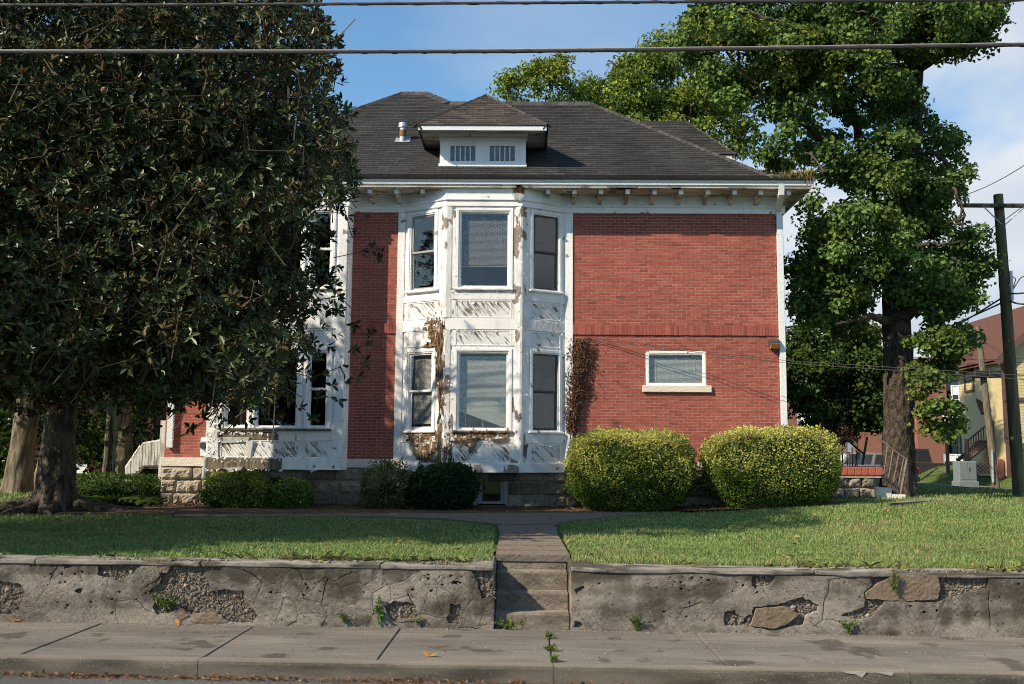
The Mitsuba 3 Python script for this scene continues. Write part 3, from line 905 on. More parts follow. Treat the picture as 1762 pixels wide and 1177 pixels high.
# --- frieze, soffit, brackets, gutter, downspout
runs = [(Frame((XL, YW, 0), (1, 0, 0)), LBX0 - XL), (lf, LW), (side_r, LD), (Frame((LBX1, YW, 0), (1, 0, 0)), B_L - LBX1), (fl_, LS), (ff_, LF), (fr_, LS), (Frame((B_R, YW, 0), (1, 0, 0)), XR + .05 - B_R)]
for i, (fr, L) in enumerate(runs):
    e = .03 if fr in (fl_, ff_, fr_, lf) else .0
    MB().obox(fr, 0 - e, L + e, Z_FR0, Z_FR1, 0.001, .05, ch=.006).put(H + '__frieze', 'paint')
    MB().obox(fr, 0 - e * 1.4, L + e * 1.4, Z_FR1, Z_FR2, .001, .085, ch=.012).put(H + '__frieze_moulding', 'paint')
    MB().obox(fr, 0 - e, L + e, Z_FR2, Z_SOF - .001, .001, .045, ch=.004).put(H + '__frieze', 'paint')


def zplane(px, py, z):
    dv = fwd * FOC + cam_right * (px - PH_W / 2) - cam_up * (py - PH_H / 2)
    q = EYE + dv * ((z - EYE[2]) / dv[2])
    return q[0], q[1]


XE0, XE1 = -9.05, 6.31
gap = []
for pts in ([(1042, 322), (1060, 319), (1078, 321), (1100, 323), (1092, 326), (1070, 327), (1050, 325)], [(1138, 320), (1155, 318), (1172, 317), (1174, 327), (1160, 327), (1146, 323)],
            [(886, 318), (892, 316), (900, 320), (901, 331), (890, 330)]):
    gap.append(jag(Polygon([zplane(a, b, Z_SOF) for a, b in pts]), .01, rq))
sof = sbox(XE0, EAVE_Y + .06, XE1, 33.9).difference(unary_union(gap)).difference(sbox(XL + .4, YW + .35, XR - .4, 32.8))
MB().prism(flat, sof, Z_SOF, Z_SOF + .02).put(H + '__soffit', 'soffit')
fq = Frame((b2[0], b2[1] - .1, 0), (1, 0, 0))
rough_plate(fq, jag(pxpoly([(886, 320), (893, 317), (899, 321), (904, 327), (900, 333), (894, 331), (888, 334), (883, 328)], fq), .012, rq), 0, .02, .03, H + '__rotten_cornice', 'rot_hole_dark', rq, .02)  # near-black plate imitates a shaded hole in the rotten cornice
rough_plate(fq, jag(pxpoly([(880, 334), (892, 333), (903, 337), (896, 346), (886, 342)], fq), .008, rq), 0, .03, .01, H + '__loose_cornice_board', 'peel', rq, .03, .08)
for px in (636, 682, 727, 943, 988.5, 1034, 1080, 1126, 1172, 1218, 1264, 1309, 1357, 546, 591, 501):
    x = at(px, 322, 21.7)[0]
    prof = Polygon([(0, 0), (.54, 0), (.54, -.05), (.51, -.11), (.42, -.115), (.2, -.13), (.10, -.2), (0, -.22)])
    fr = Frame((x - .04, YW - .045 if px != 0 else YW, Z_SOF - .001), (0, -1, 0))
    MB().prism(fr, prof, -.085, 0).put(H + '__bracket', 'soffit')
    MB().obox(Frame((x - .05, YW - .045 - .54, Z_SOF), (1, 0, 0)), .004, .101, -.11, -.004, 0, .012).put(H + '__bracket_cap', 'white')


def profile_run(pts, x0, x1):
    """closed profile in (Y, z) drawn out along X"""
    return MB().prism(Frame((x0, 0, 0), (0, 1, 0), (0, 0, 1)), Polygon(pts), 0, x1 - x0)


gp = [(EAVE_Y + .11, EAVE_Z - .02), (EAVE_Y + .11, EAVE_Z - .135), (EAVE_Y + .04, EAVE_Z - .135), (EAVE_Y + .035, EAVE_Z - .09), (EAVE_Y, EAVE_Z - .045), (EAVE_Y - .012, EAVE_Z - .012), (EAVE_Y - .012, EAVE_Z + .004),
      (EAVE_Y + .012, EAVE_Z + .004), (EAVE_Y + .012, EAVE_Z - .03), (EAVE_Y + .05, EAVE_Z - .11), (EAVE_Y + .095, EAVE_Z - .12), (EAVE_Y + .095, EAVE_Z - .02)]
profile_run(gp, XE0 - .02, XE1 + .04).put(H + '__gutter', 'white_metal')
MB().box(XE0, XE1, EAVE_Y + .112, EAVE_Y + .14, Z_SOF + .021, EAVE_Z - .02).put(H + '__fascia', 'paint')
MB().box(XE1 - .02, XE1, EAVE_Y + .141, 33.8, Z_SOF + .021, EAVE_Z - .02).put(H + '__fascia', 'paint')
p0, p1, p2, p3, p4 = at(1344, 316, EAVE_Y + .07), at(1344, 336, EAVE_Y + .12), at(1338.5, 366, YW - .08), at(1339, 372, YW - .07), at(1350.5, 760, YW - .07)
p4[0] = p3[0] = p2[0] + .03


def rect_tube(pts, w, d):
    pts = np.array(pts); mm = MB(); V = []
    for q in pts:
        V += [q + [-w / 2, -d / 2, 0], q + [w / 2, -d / 2, 0], q + [w / 2, d / 2, 0], q + [-w / 2, d / 2, 0]]
    F = []
    for i in range(len(pts) - 1):
        for j in range(4):
            a, b = i * 4 + j, i * 4 + (j + 1) % 4
            F += [[a, b + 4, b], [a, a + 4, b + 4]]
    return mm.add(V, F)


p4[2] = 1.0
rect_tube([p0, p1, p2, p3, p4], .125, .08).put(H + '__downspout', 'white_metal')
dl = at(295, 700, YW - .07)
rect_tube([at(299, 560, YW - .07) * [0, 1, 0] + [dl[0], 0, 5.6], [dl[0], YW - .07, at(295, 770, YW - .07)[2]]], .13, .085).put(H + '__downspout', 'white_metal')
for z in (2.6, 4.1, 5.6, 6.9):
    MB().box(p4[0] - .075, p4[0] + .075, YW - .115, YW - .111, z, z + .03).put(H + '__downspout_strap', 'white_metal')

# --- roof
HGT, RUN = 3.80, 5.68
T_F, H_F = .17, .09
def roof_h(t):
    return EAVE_Z + HGT * np.where(t < T_F, t / T_F * H_F, H_F + (t - T_F) / (1 - T_F) * (1 - H_F))
def roof_y(t):
    return EAVE_Y + RUN * t
XRID = at(1015, 180, EAVE_Y + RUN)[0]; XAP1, XAP0 = at(735, 169, 28.0)[0], at(692, 169, 28.0)[0]
T_AP = (28.0 - EAVE_Y) / RUN; XV = at(775, 181, EAVE_Y + RUN)[0]
def hip_r(t):
    return XE1 + .02 + (XRID - XE1 - .02) * t
def hip_l(t):
    return XE0 - .02 + (XAP0 - XE0 + .02) * t / T_AP
fA = Frame((0, roof_y(0), roof_h(0.)), (1, 0, 0), (0, RUN * T_F, HGT * H_F))
fB = Frame((0, roof_y(T_F), float(roof_h(T_F))), (1, 0, 0), (0, RUN * (1 - T_F), HGT * (1 - H_F)))
LA = math.hypot(RUN * T_F, HGT * H_F); LBm = math.hypot(RUN * (1 - T_F), HGT * (1 - H_F))
vb = lambda t: (t - T_F) / (1 - T_F) * LBm
polyA = Polygon([(hip_l(0), -.03), (hip_r(0), -.03), (hip_r(T_F), LA), (hip_l(T_F), LA)])
polyB = Polygon([(hip_l(T_F), 0), (hip_r(T_F), 0), (XRID, LBm), (XV, LBm), (XAP1, vb(T_AP)), (XAP0, vb(T_AP))])
RK = numbered(H + '__roof')
tag(RK, 'dark grey shingled hip roof flaring at the eaves')
m = MB().prism(fA, polyA, -.03, 0).prism(fB, polyB, -.03, 0)
zt, za = float(roof_h(1.0)), float(roof_h(T_AP)); yt, ya = roof_y(1.0), roof_y(T_AP)
def quad(*pts):
    m.add(np.array(pts, float), [[0, 1, 2], [0, 2, 3]] if len(pts) == 4 else [[0, 1, 2]])
zf = float(roof_h(T_F)); yf = roof_y(T_F)
quad((hip_r(0), EAVE_Y, EAVE_Z), (hip_r(0), 34, EAVE_Z), (hip_r(T_F), 34, zf), (hip_r(T_F), yf, zf))
quad((hip_r(T_F), yf, zf), (hip_r(T_F), 34, zf), (XRID, 34, zt), (XRID, yt, zt))
quad((hip_l(0), 34, EAVE_Z), (hip_l(0), EAVE_Y, EAVE_Z), (hip_l(T_F), yf, zf), (hip_l(T_F), 34, zf))
quad((hip_l(T_F), 34, zf), (hip_l(T_F), yf, zf), (XAP0, ya, za), (XAP0, 34, za))
quad((XAP0, ya, za), (XAP1, ya, za), (XAP1, 34, za), (XAP0, 34, za))
quad((XAP1, ya, za), (XV, yt, zt), (XV, 34, zt - .3), (XAP1, 34, za))
quad((XV, yt, zt), (XRID, yt, zt), (XRID, 34, zt - .3), (XV, 34, zt - .3))
quad((hip_l(0), 34, EAVE_Z), (XAP0, 34, za), (XRID, 34, zt), (hip_r(0), 34, EAVE_Z))
mat('roof_felt', (0.02, 0.02, 0.021), 0.95, 0.1)
scene[RK] = mikit.ply(m.arrays()[:2], 'roof_felt')

rr = np.random.default_rng(31)


def shingles(fr, poly, holder, limit, tone=((0.023, 0.0235, 0.0245), (0.034, 0.0345, 0.0355)), w=.305, h=.142, stuff_name='shingle_field', prefer=None):
    """three-tab shingles: every tab its own piece, thicker at its lower edge"""
    x0, v0, x1, v1 = poly.bounds; tabs = []
    r = 0; v = v0
    inner = poly.buffer(-.001)
    from shapely.prepared import prep
    pin = prep(inner); pp = prep(poly)
    while v < v1:
        off = (r * .151 + rr.normal(0, .008)) % w
        x = x0 - off
        rowtone = rr.normal(1, .025)
        while x < x1:
            q = sbox(x + .003, v, x + w - .003, v + h + .02)
            if pp.intersects(q):
                g = q if pin.contains(q) else q.intersection(poly)
                for gg in getattr(g, 'geoms', [g]):
                    if gg.geom_type == 'Polygon' and gg.area > .002:
                        tabs.append((gg, v, rowtone))
            x += w
        v += h; r += 1
    stuff = MB(); order = np.arange(len(tabs))
    if prefer is not None:
        order = sorted(order, key=lambda i: prefer(tabs[i][0].centroid.x, tabs[i][0].centroid.y))
    pick = set(list(order)[:limit])
    for i, (g, v, rt) in enumerate(tabs):
        c = tones(1, *tone, rr, .10)[0] * rt * (.72 + .56 * meshkit.fbm(np.array([[g.centroid.x * .8, v * .55, 2.0]]), 3)[0])
        xy = np.array(g.exterior.coords)[:-1]
        if np.cross(xy[1] - xy[0], xy[2] - xy[1]) < 0:
            xy = xy[::-1]
        n = len(xy); tl = (xy[:, 1] - v) / (h + .02)
        top = fr.p(xy[:, 0], xy[:, 1], .016 - .012 * tl + rr.normal(0, .0012)); bot = fr.p(xy[:, 0], xy[:, 1], -.002)
        f = [[0, j, j + 1] for j in range(1, n - 1)]
        for j in range(n):
            k = (j + 1) % n
            f += [[j, n + j, n + k], [j, n + k, k]]
        mm = MB().add(np.vstack([top, bot]), f, c)
        if i in pick:
            mm.put(holder + '__shingle', 'vc_shingle', color=True)
        else:
            stuff.add(mm.V[0], np.array(f), c)
    if stuff.V:
        k = stuff.put(holder + '__' + stuff_name, 'vc_shingle', color=True)
        tag(k, kind='stuff')


import warnings
warnings.filterwarnings('ignore')
# dormer footprint on the main roof
DY0, DYE = 22.92, 22.36
dz_b = at(830, 285, DY0)[2]; dx0, dx1 = at(757, 262, DY0)[0], at(905, 262, DY0)[0]
ez = at(830, 215, DYE)[2]; ex0, ex1 = at(719, 215, DYE)[0], at(942, 215, DYE)[0]
AY = 24.15; ap = at(832, 164, AY); exm = (ex0 + ex1) / 2; ap[0] = exm
def y_on_roof(z):
    return EAVE_Y + RUN * (T_F + ((z - EAVE_Z) / HGT - H_F) / (1 - H_F) * (1 - T_F))
foot = Polygon([(dx0, vb((DY0 - EAVE_Y) / RUN)), (dx1, vb((DY0 - EAVE_Y) / RUN)), (dx1, vb((y_on_roof(ez) - EAVE_Y) / RUN)), (exm, vb((y_on_roof(ap[2]) - EAVE_Y) / RUN)), (dx0, vb((y_on_roof(ez) - EAVE_Y) / RUN))])
shingles(fA, polyA, RK, 60, prefer=lambda x, v: (abs(x - 1) > 3.5, v))
shingles(fB, polyB.difference(foot), RK, 180, prefer=lambda x, v: (x < .5 or x > 4.5, v))
# hip and ridge caps
def caps(A, B, n, holder, wide=.17, side=(1, 0, 0), drop=.07):
    A, B = np.array(A, float), np.array(B, float); d = (B - A) / n; t = norm(d)
    s = norm(np.array(side, float) - t * np.dot(side, t)); up_ = np.cross(s, t); up_ = up_ if up_[2] > 0 else -up_
    for i in range(n):
        a, b = A + d * i, A + d * (i + 1.12)
        v = np.array([a + up_ * .045, a - s * wide + up_ * -drop, a + s * wide + up_ * -drop, b + up_ * .03, b - s * wide + up_ * -(drop + .01), b + s * wide + up_ * -(drop + .01)])
        v2 = v - up_ * .02
        f = [[0, 3, 4], [0, 4, 1], [0, 2, 5], [0, 5, 3], [6, 10, 9], [6, 7, 10], [6, 11, 8], [6, 9, 11], [1, 7, 6], [1, 6, 0], [0, 6, 8], [0, 8, 2], [1, 4, 10], [1, 10, 7], [2, 8, 11], [2, 11, 5]]
        MB().add(np.vstack([v, v2]), f, tones(1, (.03, .029, .03), (.075, .072, .07), rr, .1)[0]).put(holder + '__hip_cap', 'vc_shingle', color=True)
caps((hip_r(T_F), yf, zf + .02), (XRID, yt, zt + .02), 30, RK)
caps((hip_r(.01), roof_y(.01), float(roof_h(np.float64(.01))) + .02), (hip_r(T_F), yf, zf + .02), 6, RK)
caps((XRID, yt, zt + .02), (XV, yt, zt + .02), 18, RK, side=(0, 1, 0), drop=.12)
caps((XV, yt, zt + .02), (XAP1, ya, za + .02), 5, RK, side=(.3, 1, 0), drop=.11)
caps((XAP1, ya, za + .02), (XAP0, ya, za + .02), 4, RK, side=(0, 1, 0), drop=.12)
caps((XAP0, ya, za + .02), (hip_l(T_F), yf, zf + .02), 30, RK)

# --- dormer
DK = numbered(H + '__dormer')
tag(DK, 'white dormer with a hipped roof and two small barred windows')
dfr = Frame((0, DY0, 0), (1, 0, 0))
dw = [tuple(at(x, 262, DY0)[0] for x in q) for q in ((771, 821.5), (839, 889.5))]
dzw = (at(830, 280.5, DY0)[2], at(830, 247, DY0)[2])
m = MB().prism(dfr, sbox(dx0, dz_b - .1, dx1, ez + .02).difference(unary_union([sbox(a, dzw[0], b, dzw[1]) for a, b in dw])), -.1, 0)
m.box(dx0, dx0 + .05, DY0 + .1, y_on_roof(ez), dz_b - .1, ez); m.box(dx1 - .05, dx1, DY0 + .1, y_on_roof(ez), dz_b - .1, ez)
scene[DK] = mikit.ply(m.arrays()[:2], 'paint')
MB().box(dx0 + .05, dx1 - .05, DY0 + .14, DY0 + .16, dz_b, ez - .1).put(DK + '__interior', 'room')
for a, b in dw:
    k = numbered(DK + '__window')
    q = MB(); w = .05
    q.obox(dfr, a, a + w, dzw[0], dzw[1], -.07, -.01); q.obox(dfr, b - w, b, dzw[0], dzw[1], -.07, -.01); q.obox(dfr, a + w, b - w, dzw[1] - w, dzw[1], -.07, -.011); q.obox(dfr, a + w, b - w, dzw[0], dzw[0] + w, -.07, -.011)
    n = 5
    for j in range(1, n):
        u = a + w + (b - a - 2 * w) * j / n
        q.obox(dfr, u - .012, u + .012, dzw[0] + w, dzw[1] - w, -.045, -.004)
    scene[k] = mikit.ply(q.arrays()[:2], 'white')
    q = MB().add(dfr.p([a + w, b - w, b - w, a + w], [dzw[0] + w, dzw[0] + w, dzw[1] - w, dzw[1] - w], -.05), [[0, 1, 2], [0, 2, 3]]); scene[k + '_glass'] = None
    del scene[k + '_glass']
    q.put(DK + '__pane', 'glass')
mcr = MB()
for z0, o in ((ez - .1, .05), (ez - .2, .03)):
    mcr.obox(dfr, dx0 - o, dx1 + o, z0, z0 + .095, 0, o + .01, ch=.02)
mcr.put(DK + '__cornice', 'paint')
MB().obox(dfr, dx0 - .02, dx1 + .02, dz_b - .03, dz_b + .05, 0, .03, ch=.006).put(DK + '__sill_board', 'paint')
# soffit and fascia
YS = y_on_roof(ez)
soffp = sbox(ex0 + .03, DYE + .03, ex1 - .03, YS + .1).difference(sbox(dx0 + .06, DY0 + .05, dx1 - .06, YS + .2))
MB().prism(flat, soffp, ez - .03, ez - .012).put(DK + '__soffit', 'soffit')
MB().obox(Frame((0, DYE + .03, 0), (1, 0, 0)), ex0 + .015, ex1 - .015, ez - .13, ez - .005, 0, .025, ch=.008).put(DK + '__fascia', 'white_metal')
for x in (ex0 + .005, ex1 - .03):
    MB().box(x, x + .025, DYE + .04, YS + .05, ez - .13, ez - .006).put(DK + '__fascia', 'dark_frame')
m = MB()
e00, e10 = np.array([ex0, DYE, ez]), np.array([ex1, DYE, ez]); e01, e11 = np.array([ex0, YS + .05, ez]), np.array([ex1, YS + .05, ez]); apb = np.array([exm, y_on_roof(ap[2]) + .1, ap[2]])
m.add([e00, e10, ap, e01, e11, apb], [[0, 1, 2], [1, 4, 5], [1, 5, 2], [0, 2, 5], [0, 5, 3], [0, 3, 4], [0, 4, 1]])
DR = m.put(DK + '__roof', 'roof_felt')
fd = Frame((exm, DYE, ez), (1, 0, 0), (0, AY - DYE, ap[2] - ez)); ld = math.hypot(AY - DYE, ap[2] - ez)
shingles(fd, Polygon([(ex0 - exm, -.02), (ex1 - exm, -.02), (0, ld)]), DK, 60, tone=((.036, .029, .025), (.066, .054, .047)))
caps(e10, ap, 9, DK, .12); caps(ap, e00, 9, DK, .12)
fr2 = Frame((ex1, DYE, ez), norm(e11 - e10), norm(np.array([exm - ex1, 0, ap[2] - ez])))
shingles(fr2, Polygon([(0, -.02), (YS - DYE, -.02), (apb[1] - DYE, math.hypot(ex1 - exm, ap[2] - ez)), (AY - DYE, math.hypot(ex1 - exm, ap[2] - ez))]), DK, 0, stuff_name='side_shingle_field')

# --- side dormer on the right slope, and the roof vents
SK = numbered(H + '__side_dormer')
s_e0, s_e1 = at(1266, 266, 24.8), None
zE = s_e0[2]; xE = s_e0[0]; rd = at(1180, 209, 26.0); zR = rd[2]
m = MB()
v = np.array([[xE, 24.8, zE], [xE, 27.2, zE], [rd[0], 26, zR], [1.2, 26, zR], [1.2, 24.8, zE], [1.2, 27.2, zE]])
m.add(v, [[0, 1, 2], [0, 2, 3], [0, 3, 4], [1, 5, 3], [1, 3, 2]])
scene[SK] = mikit.ply(m.arrays()[:2], 'roof_felt')
fs = Frame((0, 24.8, zE), (1, 0, 0), (0, 1.2, zR - zE))
shingles(fs, Polygon([(2.0, 0), (xE, 0), (rd[0], math.hypot(1.2, zR - zE)), (2.0, math.hypot(1.2, zR - zE))]), SK, 30, prefer=lambda x, v: -x)
caps((xE, 24.8, zE), rd, 9, SK, .1)
MB().box(3.0, xE - .02, 24.83, 27.1, zE - .13, zE - .01).put(SK + '__fascia', 'white_metal')
MB().box(3.0, xE - .5, 25.3, 26.9, zE - 1.1, zE - .135).put(SK + '__wall', 'dark_frame')
def roof_pt(px, py):
    lo_, hi_ = np.array(fB.O), fB
    u, v_ = onplane(px, py, fB)
    return fB.p(u, v_, 0)
q = roof_pt(693, 243)
VK = numbered(H + '__vent_pipe')
sc_ = 1713 / 24.0
hp = (243 - 209) / sc_
m = MB().tube([q - [0, 0, .15], q + [0, 0, hp * .78]], .085, 14).put(VK, 'galv', smooth=40, num=False) if False else None
scene[VK] = mikit.ply(MB().tube([q - [0, 0, .15], q + [0, 0, hp * .8]], .08, 14).arrays()[:2], 'galv', smooth=40)
MB().tube([q + [0, 0, hp * .22], q + [0, 0, hp * .6]], .084, 14).put(VK + '__rusty_sleeve', 'rust', smooth=40)
MB().tube([q + [0, 0, hp * .72], q + [0, 0, hp * .74], q + [0, 0, hp * .98], q + [0, 0, hp]], [.09, .115, .115, .1], 14).put(VK + '__cap', 'galv', smooth=40)
u, v_ = onplane(693, 243, fB)
MB().obox(fB, u - .19, u + .19, v_ - .14, v_ + .2, .02, .026).put(VK + '__flashing', 'galv')
q = at(711.5, 169, 28.2)
VK2 = numbered(H + '__vent_pipe')
scene[VK2] = mikit.ply(MB().tube([q - [0, 0, .4], q + [0, 0, .06]], .06, 12).arrays()[:2], 'galv', smooth=40)
MB().tube([q + [0, 0, .03], q + [0, 0, .15]], .08, 12).put(VK2 + '__cap', 'galv', smooth=40)

# --- side porch with tiled edge at the far right of the house
PK = numbered(H + '__porch')
PY = 22.62
px0, px1 = 5.9, at(1519, 810, PY)[0]
pz1, pz0 = at(1480, 803.5, PY)[2], at(1480, 817.5, PY)[2]
m = MB().box(px0, px1 - .03, PY + .03, PY + 8, pz0 - .06, pz1 - .004)
m.box(px0, px1 - .3, PY + .2, PY + 7.8, .5, pz0 - .06)
scene[PK] = mikit.ply(m.arrays()[:2], 'mortar')
tw = .1575; x = px1
while x > px0 + .1:
    MB().box(x - tw + .009, x, PY, PY + .05, pz0, pz1, ch=.008).put(PK + '__tile', 'tile')
    x -= tw
pw = Frame((0, PY + .14, 0), (1, 0, 0))
stone_wall(pw, px0, px1 - .12, .72, pz0 - .03, PK, np.random.default_rng(8), rowh=.29, d=.1)
MB().box(px1 - .12, px1 + .3, PY + .3, PY + 2.4, .6, 1.22, ch=.02).put(PK + '__step', 'stone_trim')
MB().box(px1 + .3, px1 + .62, PY + .3, PY + 2.4, .6, 1.07, ch=.02).put(PK + '__step', 'stone_trim')
# railing beside the steps, and along the porch
RL = numbered(H + '__porch_railing')
def bar(mm, a, b, r):
    mm.tube([a, b], r, 6)
Yr = PY + .35
tA, tB = at(1508, 752, Yr), at(1560.5, 791, Yr); bA, bB = at(1517, 820, Yr), at(1552, 846, Yr)
m = MB(); bar(m, tA, tB, .022); bar(m, bA, bB, .018); bar(m, tB, at(1549.5, 850, Yr), .032)
scene[RL] = mikit.ply(m.arrays()[:2], 'rail_iron')
for a, b in (((1527.5, 766), (1520, 822)), ((1537, 773), (1528, 828)), ((1546.5, 782), (1536.5, 835)), ((1555, 789), (1545, 841))):
    MB().tube([at(*a, Yr), at(*b, Yr)], .015, 6).put(RL + '__baluster', 'rail_iron')
RL2 = numbered(H + '__porch_railing')
Yq = PY + 2.6
m = MB(); bar(m, at(1452, 752, Yq), at(1486, 781, Yq), .025); bar(m, at(1441, 758, Yq), at(1444, 803, Yq), .04); bar(m, at(1492, 752, Yq), at(1484, 800, Yq), .03)
scene[RL2] = mikit.ply(m.arrays()[:2], 'iron')
for x in (1449, 1457, 1466, 1474):
    MB().tube([at(x, 756 + (x - 1449) * .8, Yq), at(x + 1, 803, Yq)], .013, 6).put(RL2 + '__baluster', 'iron')
# ------------------------------------------------------------------ ground, street, retaining wall
YF = 10.83                                     # face of the retaining wall
SH = -0.006                                    # the street falls slightly to the right


def G(X, Y):
    X, Y = np.asarray(X, float), np.asarray(Y, float)
    w = np.clip((Y - 11) / 6, 0, 1)
    g = (1 - w) * (.635 - .005 * X) + w * .655 + .006 * np.clip(Y - 11, 0, 40)
    rx_ = np.clip((X - 2.6) / 5.0, 0, 1); ry_ = np.clip((Y - 13) / 10, 0, 1) * np.clip((60 - Y) / 20, 0, 1)
    g = g + .25 * rx_ * rx_ * (3 - 2 * rx_) * ry_
    return g + .02 * (meshkit.fbm(np.stack([X * .5, Y * .5, X * 0], -1), 3) - .5)


def sheet(fn, xs, ys):
    X, Y = np.meshgrid(xs, ys); Z = fn(X, Y); nx, ny = len(xs), len(ys)
    i = np.arange((ny - 1) * nx).reshape(ny - 1, nx)[:, :-1].ravel()
    return MB().add(np.stack([X, Y, Z], -1).reshape(-1, 3), np.vstack([np.stack([i, i + 1, i + nx + 1], 1), np.stack([i, i + nx + 1, i + nx], 1)]))


def struct(k, label=None):
    return tag(k, label, kind='structure')


GX = lambda X, Y: np.asarray(X) * 0 - .32
struct(sheet(GX, np.linspace(-1500, 1500, 7), np.linspace(-1500, 1500, 7)).put('ground', 'turf'), 'flat ground that runs on to the horizon')
struct(sheet(lambda X, Y: -.15 + SH * np.clip(X, -15, 15), np.linspace(-60, 60, 25), np.linspace(-9, 8.97, 8)).put('road', 'asphalt'), 'grey asphalt road along the bottom edge')
lm = MB()
for xs_, ys_ in ((np.linspace(-45, -.6, 112), np.linspace(YF + .25, 75, 160)), (np.linspace(-.6, .76, 5), np.linspace(YF + 1.7, 75, 160)), (np.linspace(.76, 14.2, 34), np.linspace(YF + .25, 75, 160))):
    s_ = sheet(G, xs_, ys_); lm.add(s_.V[0], s_.F[0])
struct(lm.put('lawn_ground', 'turf', smooth=True), 'earth under the front lawn')
# pavement of separate slabs
struct('sidewalk', 'brown grey concrete pavement of large slabs below the retaining wall')
m = sheet(lambda X, Y: -.022 + SH * X, np.linspace(-14, 14, 15), [9.08, YF + .1]); scene['sidewalk'] = mikit.ply(m.arrays()[:2], 'soil')
jx = [at(x, 1134 + (x - 38) * .0139, 9.12)[0] for x in (38, 350, 649, 951, 1252, 1554)]
st = (jx[-1] - jx[0]) / 5
jx = [jx[0] - 4 * st, jx[0] - 3 * st, jx[0] - 2 * st, jx[0] - st] + jx + [jx[-1] + st * k for k in (1, 2, 3, 4)]
rg = np.random.default_rng(41)
for a, b in zip(jx[:-1], jx[1:]):
    v, f = chamfer_box(b - a - .012, 1.70, .1, .008)
    v = v + [(a + b) / 2, 9.12 + .855, -.05 + rg.normal(0, .0025)]
    v[:, 2] += SH * v[:, 0] + rg.normal(0, .0012) * (v[:, 1] - 10)
    MB().add(v, f).put('sidewalk__slab', 'walk')
struct('kerb', 'speckled concrete kerb between pavement and road')
m = MB()
prof = [(8.95, -.2), (8.955, -.03), (8.965, -.008), (8.985, .002), (9.108, .002), (9.108, -.2)]
segs = [-14] + [j for j in jx[3:11:2]] + [14]
for a, b in zip(segs[:-1], segs[1:]):
    mm = profile_run(prof, a + .003, b - .003); v = mm.V[0]; v[:, 2] += SH * v[:, 0]; v[:, 1] += rg.normal(0, .002)
    if a == -14:
        scene['kerb'] = mikit.ply((v, mm.F[0]), 'kerb_concrete')
    else:
        MB().add(v, mm.F[0]).put('kerb__stone', 'kerb_concrete')
mat('pale_chip', (0.30, 0.285, 0.26), 0.9, 0.2, g_mid, 0.01)
kf = Frame((0, 8.95, 0), (1, 0, 0))
for pts in ([(1448, 1154), (1490, 1155), (1488, 1160), (1483, 1166), (1479, 1163), (1470, 1160), (1455, 1158)], [(1508, 1156), (1538, 1156), (1535, 1163), (1520, 1160)]):
    rough_plate(kf, pxpoly(pts, kf), 0.0, .006, .003, 'kerb__chipped_patch', 'pale_chip', rg, .012)

# --- retaining wall, in two lengths with the steps between
wf = Frame((0, YF, 0), (1, 0, 0))
ZTOP = .605
holes_l = [[(-12, 997), (10, 1002), (33, 1004), (41, 1017), (38, 1032), (28, 1058), (-12, 1058)],
           [(168, 963), (243, 962), (245, 971), (225, 988), (209, 998), (179, 993), (167, 990)],
           [(296, 965), (388, 966), (380, 982), (357, 982), (351, 986), (359, 1004), (360, 1018), (386, 1014), (419, 1018), (421, 1035), (444, 1058), (434, 1073), (393, 1071), (363, 1048), (329, 1059), (314, 1048), (294, 1053), (271, 1058), (263, 1045), (267, 1032), (255, 1018), (274, 1004), (275, 985), (288, 986), (294, 974)],
           [(661, 1043), (677, 1036), (698, 1035), (715, 1043), (716, 1059), (704, 1067), (677, 1069), (666, 1059)],
           [(774, 1039), (793, 1040), (790, 1075), (774, 1073), (767, 1063), (773, 1054)],
           [(818, 982), (847, 984), (851, 1028), (829, 1030), (822, 1005), (817, 995)],
           [(534, 969), (569, 968), (591, 972), (569, 975), (540, 973)], [(717, 973), (771, 967), (777, 974), (750, 977), (723, 980)],
           [(108, 972), (126, 971), (122, 978), (110, 978)], [(128, 1014), (142, 1012), (138, 1022), (130, 1020)], [(778, 1000), (790, 999), (786, 1007), (777, 1006)]]
holes_r = [[(1246, 1053), (1264, 1052), (1278, 1065), (1293, 1056), (1289, 1077), (1252, 1077), (1244, 1074)],
           [(1298, 1044), (1338, 1040), (1382, 1027), (1409, 1041), (1409, 1051), (1387, 1060), (1384, 1076), (1330, 1085), (1290, 1079), (1292, 1058)],
           [(1447, 1059), (1486, 1044), (1489, 1034), (1523, 1033), (1521, 1041), (1498, 1064), (1474, 1067)],
           [(1496, 987), (1560, 982), (1700, 984), (1698, 1012), (1640, 1028), (1610, 1037), (1490, 1034), (1486, 1022), (1500, 1006)],
           [(1295, 988), (1335, 990), (1329, 1006), (1299, 1012), (1293, 1000)], [(988, 1013), (1005, 1007), (1007, 1013), (991, 1021)], [(988, 1068), (1000, 1070), (1004, 1080), (988, 1080)]]
slab_r = [[(1489, 1021), (1507, 1006), (1536, 991), (1575, 986), (1613, 992), (1617, 1012), (1613, 1031), (1566, 1034), (1492, 1031)], [(1301, 1047), (1352, 1043), (1375, 1056), (1358, 1071), (1330, 1082), (1292, 1077)]]
slab_l = [[(248, 962), (296, 962), (293, 975), (286, 987), (268, 978)], [(299, 1056), (314, 1047), (326, 1058), (310, 1068)], [(330, 1071), (345, 1060), (362, 1049), (391, 1071)]]


def unshear(pts):
    g = pxpoly(pts, wf)
    return Polygon([(x, z - SH * x * .9) for x, z in g.exterior.coords])


